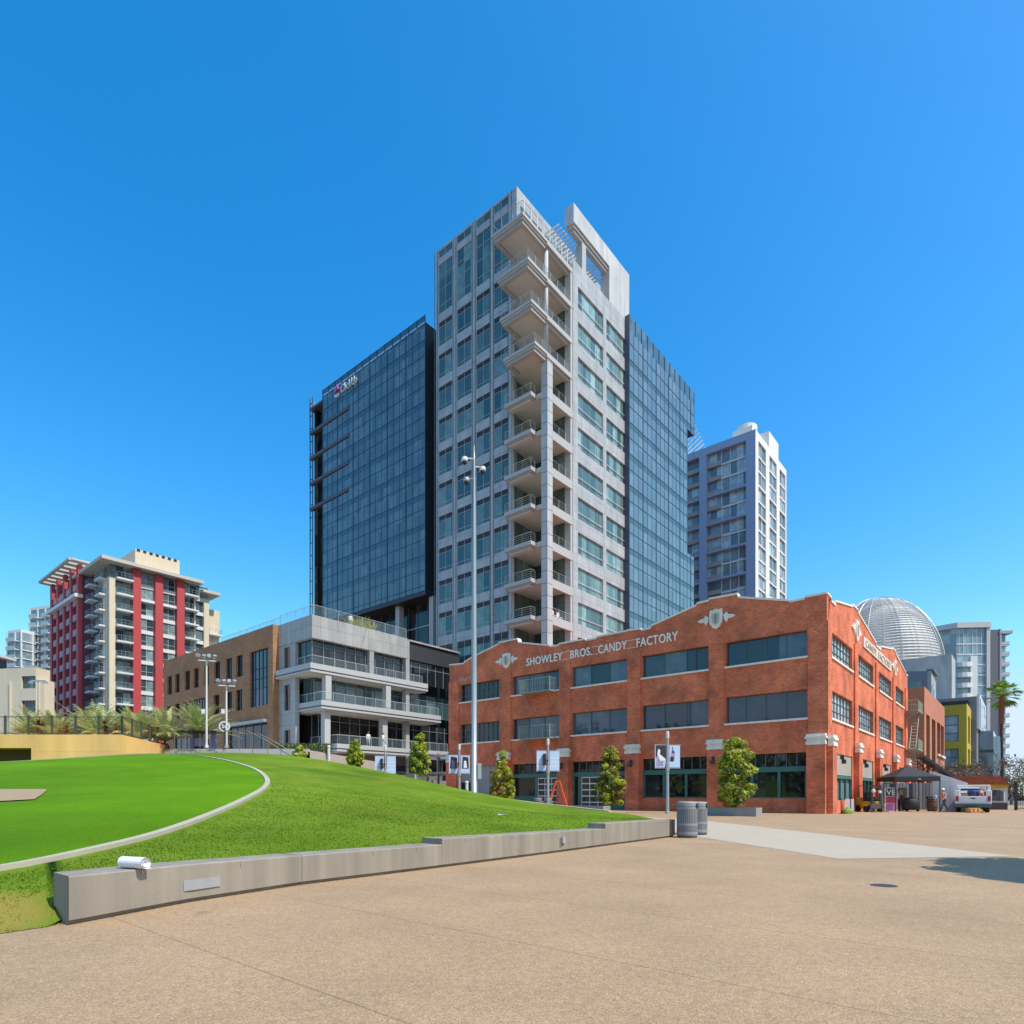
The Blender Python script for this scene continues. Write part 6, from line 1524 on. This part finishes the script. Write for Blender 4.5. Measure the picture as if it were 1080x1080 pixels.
def cargo(name, label, cat, lx, ly, z, fn):
    a = PK.rotation_euler.z; X = PK.location.x+lx*math.cos(a)-ly*math.sin(a); Y = PK.location.y+lx*math.sin(a)+ly*math.cos(a)
    o = thing(name, label, cat, (X, Y, z), a); fn(o); return o
def f1(o): b = MB(); b.box(-.22, .22, -.25, .25, 0, .55); b.box(-.24, .24, -.27, .27, .55, .6, 1); b.build('box', [mat('crate_orange', (.62, .24, .03), .6), DARK], o)
cargo('tool_crate', 'orange tool crate at the left of the pickup bed', 'crate', -.5, .5, .82, f1)
def f2(o):
    b = MB(); b.lathe([(.36, 0), (.36, .75), (.3, .8), (.05, .82)], n=18); b.build('drum', mat('drum_blue', (.025, .05, .16), .5), o)
cargo('blue_drum', 'dark blue drum in the middle of the pickup bed', 'drum', .02, .7, .82, f2)
def f3(o):
    for k in range(4):
        b = MB(); b.lathe([(.2, 0), (.2, .03), (.14, .04), (.04, .62), (.03, .63)], (0, 0, .12*k), 14); b.lathe([(.105, 0), (.075, .17)], (0, 0, .12*k+.28), 14, 1); b.build('cone', [mat('cone_orange', (.70, .12, .03), .6), SILV], o)
cargo('traffic_cones', 'stack of orange and white traffic cones at the right of the pickup bed', 'traffic cones', .48, .45, .82, f3)
def f4(o):
    b = MB(); b.bar((-.25, 0, 0), (.1, .1, .75), .07); b.bar((.25, 0, 0), (.35, -.1, .7), .07, 1); b.box(-.1, .3, -.2, .2, .5, .8, 0); b.box(.2, .45, -.15, .15, .0, .35, 1); b.build('tools', [WHITE, mat('tool_red', (.45, .06, .04), .6)], o)
cargo('tool_bundle', 'bundle of white and red tools above the cones on the pickup', 'tools', .5, 1.3, 1.2, f4)
o = thing('yellow_box', 'small yellow striped box on the ground under the pickup bumper', 'box', (33.5, 44.9, 0), .2)
b = MB(); b.box(-.42, .42, -.2, .2, .03, .3); b.box(-.44, .44, -.22, .22, 0, .06, 1); b.box(-.3, -.1, -.204, -.201, .08, .28, 1); b.box(.1, .3, -.204, -.201, .08, .28, 1); b.build('box', [YELP, mat('box_red', (.4, .06, .04), .6)], o)
FL = thing('forklift', 'small yellow and black forklift with raised mast parked beside the black tent', 'forklift', (27.25, 46.2, 0), R_(-6))
b = MB(); b.box(-.5, .5, .3, 1.7, .25, .8, 0); b.box(-.52, .52, 1.7, 2.2, .25, 1.1, 0); b.box(-.35, .35, .9, 1.4, .8, 1.1, 1); b.box(-.35, .35, 1.3, 1.45, 1.1, 1.5, 1); b.box(-.45, .45, .32, .45, .8, 1.15, 1); b.build('body', [YELP, BLACK], FL, bevel=.03)
b = MB()
for x in (-.3, .3): b.box(x-.06, x+.06, .0, .14, .08, 1.95)
for z in (.35, 1.0, 1.6, 1.9): b.box(-.3, .3, .02, .1, z-.05, z+.05)
b.build('mast', DARK, FL)
b = MB(); b.box(-.5, .5, -.06, -.002, .28, .62)
for x in (-.4, .4): b.box(x-.05, x+.05, -1.0, -.06, .06, .1); b.box(x-.05, x+.05, -.1, -.061, .06, .62)
b.build('fork', mat('fork_steel', (.10, .09, .08), .5), FL)
b = MB()
for x in (-.45, .45):
    for y in (.35, 1.75): b.bar((x, y, .8), (x, y+.1, 2.0), .06)
b.box(-.5, .5, .4, 1.9, 1.98, 2.03); b.build('overhead_guard', DARK, FL)
for x in (-.5, .5): wheel(FL, (x, .5, .3), .3, .2); wheel(FL, (x, 1.8, .26), .26, .18)
for x in (-.62, .62): b = MB(); b.box(x-.09, x+.09, .2, .9, .45, .62); b.build('fender', YELP, FL)
b = MB(); b.lathe([(.05, 0), (.13, .05), (.13, .2), (.04, .26)], (-.25, -.05, 1.45), 10); b.lathe([(.05, 0), (.12, .05), (.12, .18), (.04, .22)], (.2, -.05, 1.4), 10); b.build('work_lamp', WHITE, FL)
SB = thing('sign_board', 'tall standing board with white VE lettering on black over red and purple panels', 'sign', (29.8, 48.6, 0), R_(-4))
b = MB(); b.box(-.46, .46, -.04, .04, 0, 1.86, 0); b.build('frame', WHITE, SB)
b = MB(); b.box(-.41, .41, -.052, -.041, 1.22, 1.8, 0); b.box(-.41, .41, -.052, -.041, .66, 1.18, 1); b.box(-.41, .1, -.052, -.041, .06, .62, 2); b.box(.12, .41, -.052, -.041, .06, .62, 3)
b.build('panel', [mat('sign_black', (.02, .015, .03), .5), mat('sign_red', (.48, .05, .09), .5, var=.05), mat('sign_purple', (.22, .07, .26), .5), mat('sign_pink', (.45, .13, .25), .5)], SB)
tm = text_mesh('VE', .58, .005, WHITE, 'lettering', bold=.015); q = place(tm, 'lettering', SB, (-.37, -.06, 1.3)); q.rotation_euler = (PI/2, 0, 0)
SB2 = thing('sign_board', 'dark standing board with dim ES lettering in the shade of the tent', 'sign', (32.3, 51.4, 0), R_(-4))
b = MB(); b.box(-.5, .5, -.04, .04, 0, 1.9); b.build('panel', mat('board_brown', (.06, .04, .035), .6), SB2)
tm = text_mesh('ES', .52, .005, mat('shade_dimmed_letter', (.22, .20, .18), .6), 'lettering', bold=.012); q = place(tm, 'lettering', SB2, (-.36, -.05, 1.3)); q.rotation_euler = (PI/2, 0, 0)  # letter grey is dimmed to stand for the tent's shade
TN = thing('canopy_tent', 'black pop-up canopy tent with peaked roof pitched beside the brick factory', 'tent', (31.6, 49.4, 0), R_(-8))
TB = mat('tent_black', (.018, .019, .022), .7, var=.15, vs=1.2); b = MB(); e, ez, az = 1.62, 2.72, 3.65
rim = [(-e, -e), (e, -e), (e, e), (-e, e)]
for (x0, y0), (x1, y1) in zip(rim, rim[1:]+rim[:1]):
    n = 6
    for i in range(n):
        t0, t1 = i/n, (i+1)/n
        for k in range(5):
            s0, s1 = k/5, (k+1)/5; f = lambda t, s: ((x0+(x1-x0)*t)*(1-s), (y0+(y1-y0)*t)*(1-s), ez+(az-ez)*(s**1.12))
            b.quad(f(t0, s0), f(t1, s0), f(t1, s1), f(t0, s1))
    b.quad((x0, y0, ez-.34), (x1, y1, ez-.34), (x1, y1, ez), (x0, y0, ez))
b.build('canopy', TB, TN)
for x, y in rim: b = MB(); b.box(x*.98-.03, x*.98+.03, y*.98-.03, y*.98+.03, 0, ez-.01); b.build('leg', DARK, TN)
b = MB(); pts = [(-.18+.36*0, 0)]; b.lathe([(.02, 0), (.13, .02), (.13, .04), (.02, .06)], (.1, -e-.02, ez-.24), 12); b.build('emblem', WHITE, TN)
o = thing('covered_machine', 'black rounded covered machine under the canopy tent', 'machine', (31.35, 48.6, 0), 0)
b = MB(); b.lathe([(.5, .12), (.62, .3), (.62, .75), (.48, 1.0), (.2, 1.1), (.02, 1.12)], n=16); b.build('cover', TB, o, smooth=True)
for x in (-.42, .42): wheel(o, (x, -.2, .16), .16, .1)
o = thing('wooden_barrel', 'brown barrel with odds and ends on top under the right side of the tent', 'barrel', (33.3, 49.0, 0), 0)
b = MB(); b.lathe([(.3, 0), (.37, .35), (.38, .55), (.33, 1.0), (.29, 1.0)], n=18); b.build('staves', mat('barrel_wood', (.16, .09, .04), .7, var=.25, vs=4), o); b = MB()
for z in (.08, .3, .72, .93): b = MB(); b.lathe([(.345+.03*math.sin(z*3), z), (.35+.03*math.sin(z*3), z+.05)], n=18); b.build('hoop', DARK, o)
b = MB(); b.box(-.42, -.05, -.2, .1, 1.02, 1.17); b.build('tray', DARK, o); b = MB(); b.lathe([(.09, 0), (.1, .2), (.03, .24)], (.22, -.1, 1.02), 10); b.build('jar', WHITE, o)
x, y = gw(2.6, 16.3)
o = thing('corrugated_screen', 'ribbed pale metal screen standing behind the black tent', 'screen', (x, y, 0), TH)
b = MB(); g = random.Random(4)
for i in range(24): xx = -2.0+.24*i; b.box(xx, xx+.2, -.03, .03, .05, 2.3, g.choice((0, 0, 1, 2))); b.box(xx+.2, xx+.24, 0, .03, .05, 2.3, 2)
b.build('panel', [mat('screen_pale', (.58, .58, .60), .5, metal=.2, var=.1), GREY_M, mat('screen_dark', (.12, .11, .12), .6)], o)
o = thing('hoarding', 'pale grey site hoarding panel with sloping top beside the tent', 'hoarding', (35.7, 50.4, 0), R_(-25))
b = MB(); b.prism([(-1.2, 0), (1.2, 0), (1.2, 2.25), (-1.2, 3.25)], 'y', -.05, .05); b.build('panel', panel('hoarding_panel', (.52, .53, .54), 1.2, 1.2, line=.75, ms=.02), o)
x, y = 41.2, 60
o = thing('stair_canopy', 'dark sloping stair canopy descending in front of the brick annexe', 'canopy', (x, y, 0), R_(-12))
b = MB(); b.prism([(-1.5, 5.0), (-1.5, 5.3), (1.4, 3.0), (1.4, 2.65)], 'y', -.7, .7); b.build('roof', mat('canopy_charcoal', (.05, .052, .06), .5, metal=.3), o); b = MB()
for xx, z in ((-1.4, 4.95), (-.5, 4.2), (.4, 3.4), (1.3, 2.7)):
    for yy in (-.6, .6): b.bar((xx, yy, 0), (xx, yy, z), .1)
for yy in (-.6, .6): b.bar((-1.4, yy, 3.2), (-.5, yy, 4.2), .1); b.bar((-1.4, yy, 4.6), (.4, yy, 2.2), .1); b.bar((-.5, yy, 2.2), (.4, yy, 3.3), .1)
b.build('frame', BLACK, o)
o = thing('aframe_sign', 'white folding board leaning by the factory\'s second side pier', 'sign', (24.9, 45.6, 0), R_(-35))
b = MB(); b.prism([(-.28, 0), (-.25, 0), (.02, 1.0), (-.01, 1.0)], 'x', -.28, .28); b.prism([(.28, 0), (.25, 0), (-.01, .99), (.02, .99)], 'x', -.28, .28); b.build('board', WHITE, o)
for k, (lab, X, Y) in enumerate((('thin black post left of the green bag by the factory corner', 22.55, 42.35), ('thin black post right of the green bag by the factory corner', 23.3, 42.55))):
    o = thing('stanchion', lab, 'post', (X, Y, 0), 0); b = MB(); b.lathe([(.17, 0), (.17, .03), (.03, .06), (.03, 1.0), (.045, 1.02), (.03, 1.06)], n=12); b.build('post', BLACK, o)
o = thing('green_bag', 'crumpled yellow-green bag on the ground between two thin posts', 'bag', (22.95, 42.3, 0), 0)
b = MB(); g = random.Random(8); rings = [(.42, .0), (.45, .12), (.36, .27), (.2, .38), (.05, .43)]; b.lathe(rings, n=14); b.v = [(x*g.uniform(.75, 1.15), y*g.uniform(.6, .9), max(0, z*g.uniform(.85, 1.1))) for x, y, z in b.v]
b.build('sack', mat('bag_green', (.17, .24, .02), .6, var=.3, vs=5), o)
LD = thing('step_ladder', 'orange step ladder standing open before the glazed garage door', 'ladder', (3.85, 52.4, 0), R_(10))
LO = mat('ladder_orange', (.72, .11, .03), .5); b = MB()
for sx in (-1, 1):
    for y0 in (-.42, .42): b.bar((sx*.85-(.0), y0, 0), (sx*.16, y0*.35, 2.45), .1)
for k in range(1, 8): t = k/8; x = .85-.69*t; yy = .42-.27*t; b.box(x-.05, x+.05, -yy, yy, 2.45*t-.02, 2.45*t+.02); b.bar((-x, -yy, 2.45*t), (-x, yy, 2.45*t), .05)
b.build('frame', LO, LD); b = MB(); b.box(-.2, .2, -.16, .16, 2.43, 2.5); b.build('top_cap', LO, LD)
KS = thing('red_roofed_kiosk', 'low kiosk with red sloping roof, yellow fascia and white arched opening', 'kiosk', (42.6, 57, 0), R_(-38))
b = MB(); b.prism([(-3.6, 2.25), (2.6, 2.25), (1.9, 2.95), (-3.0, 2.95)], 'y', -2.0, 2.4); b.build('roof', brick('roof_tile', (.42, .11, .05), (.34, .085, .04), (.2, .06, .03), .3, .3, .2), KS)
b = MB(); facade(b, 'y', -1.6, -3.4, 2.4, 0, 2.24, [(.75, 2.1, .75, 1.75)], .15, 0); b.box(.4, 2.45, -1.78, -1.61, 1.95, 2.24, 1); b.box(-3.4, .4, -1.62, 2.2, 0, 2.2, 0); b.box(.4, 2.4, -1.4, 2.2, 0, 2.2, 2); b.box(.5, 2.4, -1.66, -1.602, .0, .6, 3); b.build('wall', [WHITE, YELP, DARK, mat('kiosk_base', (.10, .08, .08), .8)], KS)
b = MB()
pts = [(.68, .72), (2.17, .72), (2.17, 1.5)]+[(1.425+.745*math.cos(a), 1.5+.32*math.sin(a)) for a in np.linspace(.2, PI-.2, 8)]+[(.68, 1.5)]
for p, q in zip(pts, pts[1:]+pts[:1]): b.bar((p[0], -1.63, p[1]), (q[0], -1.63, q[1]), .1)
b.build('arch_trim', WHITE, KS); b = MB(); b.quad((.75, -1.44, .75), (2.1, -1.44, .75), (2.1, -1.44, 1.8), (.75, -1.44, 1.8)); b.build('window', GL_K, KS)
IF = thing('iron_gate', 'dark iron bar gate and posts at the right edge of the plaza', 'gate', (43.2, 53, 0), R_(-20))
b = MB()
for x in np.arange(0, 4.4, .16): b.bar((x, 0, .1), (x, 0, 2.0), .03)
for z in (.15, 1.0, 1.95): b.bar((0, 0, z), (4.4, 0, z), .05)
b.build('bars', BLACK, IF)
for x in (0, 1.35, 3.0, 4.4): b = MB(); b.box(x-.09, x+.09, -.09, .09, 0, 2.35); b.box(x-.12, x+.12, -.12, .12, 2.351, 2.42); b.build('post', BLACK, IF)
b = MB(); b.box(.5, 1.05, -.07, -.04, 1.25, 1.95); b.build('notice_plate', mat('notice_grey', (.52, .52, .58), .5), IF)
b = MB(); b.prism([(1.35, 2.42), (4.6, 2.42), (4.0, 2.85), (2.0, 2.85)], 'y', -.6, .6); b.build('gate_roof', MATS['roof_tile'], IF)
# glazed stair and canopy in the gap between the terraces and the factory
x, y = gw(-41, 6.5)
o = thing('glass_entrance_canopy', 'steel framed glass entrance canopy between the grey terraces and the factory', 'canopy', (x, y, 0), TH); ORG[o.name] = (-41, 6.5, 0)
b = MB()
for z in (5.9, 3.9, 2.2): b.box(-48.5, -37.2, 4.0, 4.2, z-.12, z+.12); b.box(-48.5, -37.2, 9, 9.2, z-.12, z+.12)
for xx in np.arange(-48.3, -37, 1.85): b.box(xx-.08, xx+.08, 3.95, 4.25, 0, 6.2); b.bar((xx, 4.1, 5.9), (xx, 9.1, 5.9), .14)
b.build('frame', GREY_M, o); b = MB(); b.quad((-48.5, 4.1, 6.05), (-37.2, 4.1, 6.05), (-37.2, 9.1, 6.05), (-48.5, 9.1, 6.05)); b.quad((-48.5, 4.3, 2.3), (-37.2, 4.3, 2.3), (-37.2, 4.3, 3.8), (-48.5, 4.3, 3.8)); b.build('glass_panel', CLEAR, o)
b = MB(); b.box(-46, -37, 9.5, 9.7, 0, 5.7); b.build('back_wall', GL_D, o)
# chairs on the balcony
for lab, yy in (('white chair on the tower\'s lowest visible corner balcony, nearer the column', 20.6), ('white chair on the tower\'s lowest visible corner balcony, farther from the column', 21.9)):
    x, y = gw(-37.95, yy); o = thing('balcony_chair', lab, 'chair', (x, y, FZ(-5)), TH+PI/2)
    b = MB(); b.box(-.3, .3, -.3, .3, .42, .5); b.build('seat', WHITE, o); b = MB(); b.box(-.3, .3, .22, .3, .5, 1.2); b.build('backrest', WHITE, o)
    for p in ((-.26, -.26), (.26, -.26), (-.26, .26), (.26, .26)): b = MB(); b.box(p[0]-.03, p[0]+.03, p[1]-.03, p[1]+.03, 0, .42); b.build('leg', WHITE, o)
# ================================================================ trees on the right
FP = thing('fan_palm', 'tall fan palm with slim reddish trunk in front of the dark slab tower', 'palm', (68.9, 87, 0), 0)
b = MB(); b.tube([(0, 0, 0), (.1, 0, 5), (.05, .05, 10), (0, 0, 15.2)], .24, 9, 0, True, .2); b.tube([(0, 0, 11.3), (0, 0, 15.1)], .3, 9, 1, True, .34); b.build('trunk', [mat('palm_trunk', (.085, .06, .055), .9, var=.2, vs=2), mat('palm_skirt', (.26, .085, .05), .9, var=.2, vs=3)], FP)
g = random.Random(12); b = MB()
for i in range(74):
    a, el = g.uniform(0, 2*PI), g.uniform(-.75, 1.3); L = g.uniform(1.1, 1.9); c, s = math.cos(a), math.sin(a)
    st = Vector((0, 0, 15.2)); hb = st+Vector((c*math.cos(el), s*math.cos(el), math.sin(el)))*L; b.tube([tuple(st), tuple(hb)], .025, 3, 0, False)
    d = (hb-st).normalized(); sd = Vector((-s, c, 0)); up = d.cross(sd)
    for k in range(13):
        f = (k-6)/6*1.25; t = d*math.cos(f)+sd*math.sin(f); r = g.uniform(.75, 1.05)*(1-.18*abs(f)); tip = hb+t*r-Vector((0, 0, 1))*.3*r*r; w_ = (t.cross(up)).normalized()*.06
        mid = hb+t*r*.55; b.quad(tuple(hb), tuple(mid-w_), tuple(tip), tuple(mid+w_), int(g.random() < .35))
b.build('crown', [leaf('fan_green', (.27, .40, .03)), leaf('fan_green_dark', (.13, .22, .03))], FP)
TWIG, TWIG2 = mat('twig_brown', (.17, .115, .09), .9, var=.2), mat('twig_grey', (.20, .17, .16), .9, var=.2)
OLV = leaf('sparse_olive_leaf', (.14, .13, .04)); PNK = leaf('bud_mauve', (.24, .15, .15))
def bare_tree(label, X, Y, h, w, seed, wt):
    o = thing('bare_tree', label, 'tree', (X, Y, 0), 0, 'sparse brown trees beyond the gate'); g = random.Random(seed); b = MB()
    def br(p, d, L, r, lv):
        q = p+d*L; b.tube([tuple(p), tuple(p.lerp(q, .5)+Vector((g.gauss(0, .08), g.gauss(0, .08), 0))*L*.5), tuple(q)], r, 5 if lv < 2 else 3, 0, False, r*.6)
        if lv == 4: return
        for _ in range(3 if lv else 5):
            nd = (d+Vector((g.gauss(0, .62), g.gauss(0, .62), g.gauss(.12, .35)))).normalized(); br(q.lerp(p, g.uniform(0, .35)), nd, L*g.uniform(.58, .8), r*.58, lv+1)
    br(Vector((0, 0, 0)), Vector((0, 0, 1)), h*.3, .2, 0); b.build('trunk', TWIG2, o)
    foliage([(h*.28, w*.2), (h*.45, w*.45), (h*.7, w*.5), (h*.9, w*.35), (h, w*.1)], 1500, .16, seed, [TWIG, OLV, PNK], wt, o, 'crown', w*.14, 70)
bare_tree('sparse brownish tree behind the kiosk roof, left of the palm trunk', 60.5, 83, 5.9, 6.0, 3, [.7, .25, .05])
bare_tree('sparse brownish tree behind the gate, right of the palm trunk', 69.5, 86, 6.3, 6.5, 4, [.55, .3, .15])
bare_tree('mauve-tinged bare tree at the far right edge', 78.5, 92, 6.9, 6.5, 5, [.35, .2, .45])
o = thing('brown_low_building', 'low brown building half hidden by bare trees beyond the kiosk', 'building', (71, 104, 0), R_(-30))
b = MB(); b.box(-6, 7, 0, 10, 0, 6.0); b.box(-6.3, 7.3, -.3, 10.3, 6.01, 6.3, 1); b.build('wall', [mat('mud_brown', (.26, .17, .12), .9, var=.15), mat('mud_trim', (.2, .14, .1), .9)], o)
b = MB()
for i in range(4): b.box(-5+3*i, -3.6+3*i, -.05, -.004, 1.2, 3.4)
b.build('window', GL_D, o)
o = thing('far_treeline', 'hazy brownish band of far trees low on the horizon at the right edge', 'trees', (118, 150, 0), 0); o['kind'] = 'stuff'
g = np.random.default_rng(9); n = 5000; V = np.c_[g.uniform(-22, 26, n), g.uniform(-3, 3, n), np.abs(g.normal(0, 1, n))*2.6]; b = MB()
for x, y, z in V:
    z *= .75+.35*math.sin(x*.8)+.3*math.sin(x*.33+1); a = Vector(g.normal(0, 1, 3)).normalized()*.45; c = Vector(g.normal(0, 1, 3)).normalized()*.3; p = Vector((x, y, z)); b.quad(tuple(p-a), tuple(p-c), tuple(p+a), tuple(p+c), int(g.integers(0, 3)))
b.build('crowns', [TWIG, OLV, PNK], o)
# unseen trees added beyond the left edge for the factory's windows to mirror
o = thing('unseen_treeline', 'unseen band of dark trees added outside the left edge to reflect in the factory windows', 'trees', (-58, 12, 0), 0); o['kind'] = 'stuff'
g = np.random.default_rng(17); n = 9000; V = np.c_[g.normal(0, 5, n), g.uniform(-34, 40, n), g.uniform(0, 1, n)]; b = MB()
for x, y, z in V:
    hh = 10+3.0*math.sin(y*.31)+2.2*math.sin(y*.83+1); z = z**.8*max(3, hh); a = Vector(g.normal(0, 1, 3)).normalized()*.6; c = Vector(g.normal(0, 1, 3)).normalized()*.45; p = Vector((x, y, z)); b.quad(tuple(p-a), tuple(p-c), tuple(p+a), tuple(p+c), int(g.integers(0, 2)))
b.build('crowns', [L3, L2], o)
# a street tree beyond the right edge throws its shadow on the paving
o = thing('shade_tree', 'leafy street tree standing beyond the right edge, its shadow on the paving', 'tree', (12.75, 7.75, 0), 0)
_, C = foliage([(3.9, .7), (4.6, 1.8), (5.4, 2.15), (6.2, 1.8), (6.9, .7)], 15000, .2, 21, [L1, L2, L3], [.4, .4, .2], o, 'crown', .55, 110, 0); limbs(6, .12, C, o, 4)
# ---------------------------------------------------------------- done
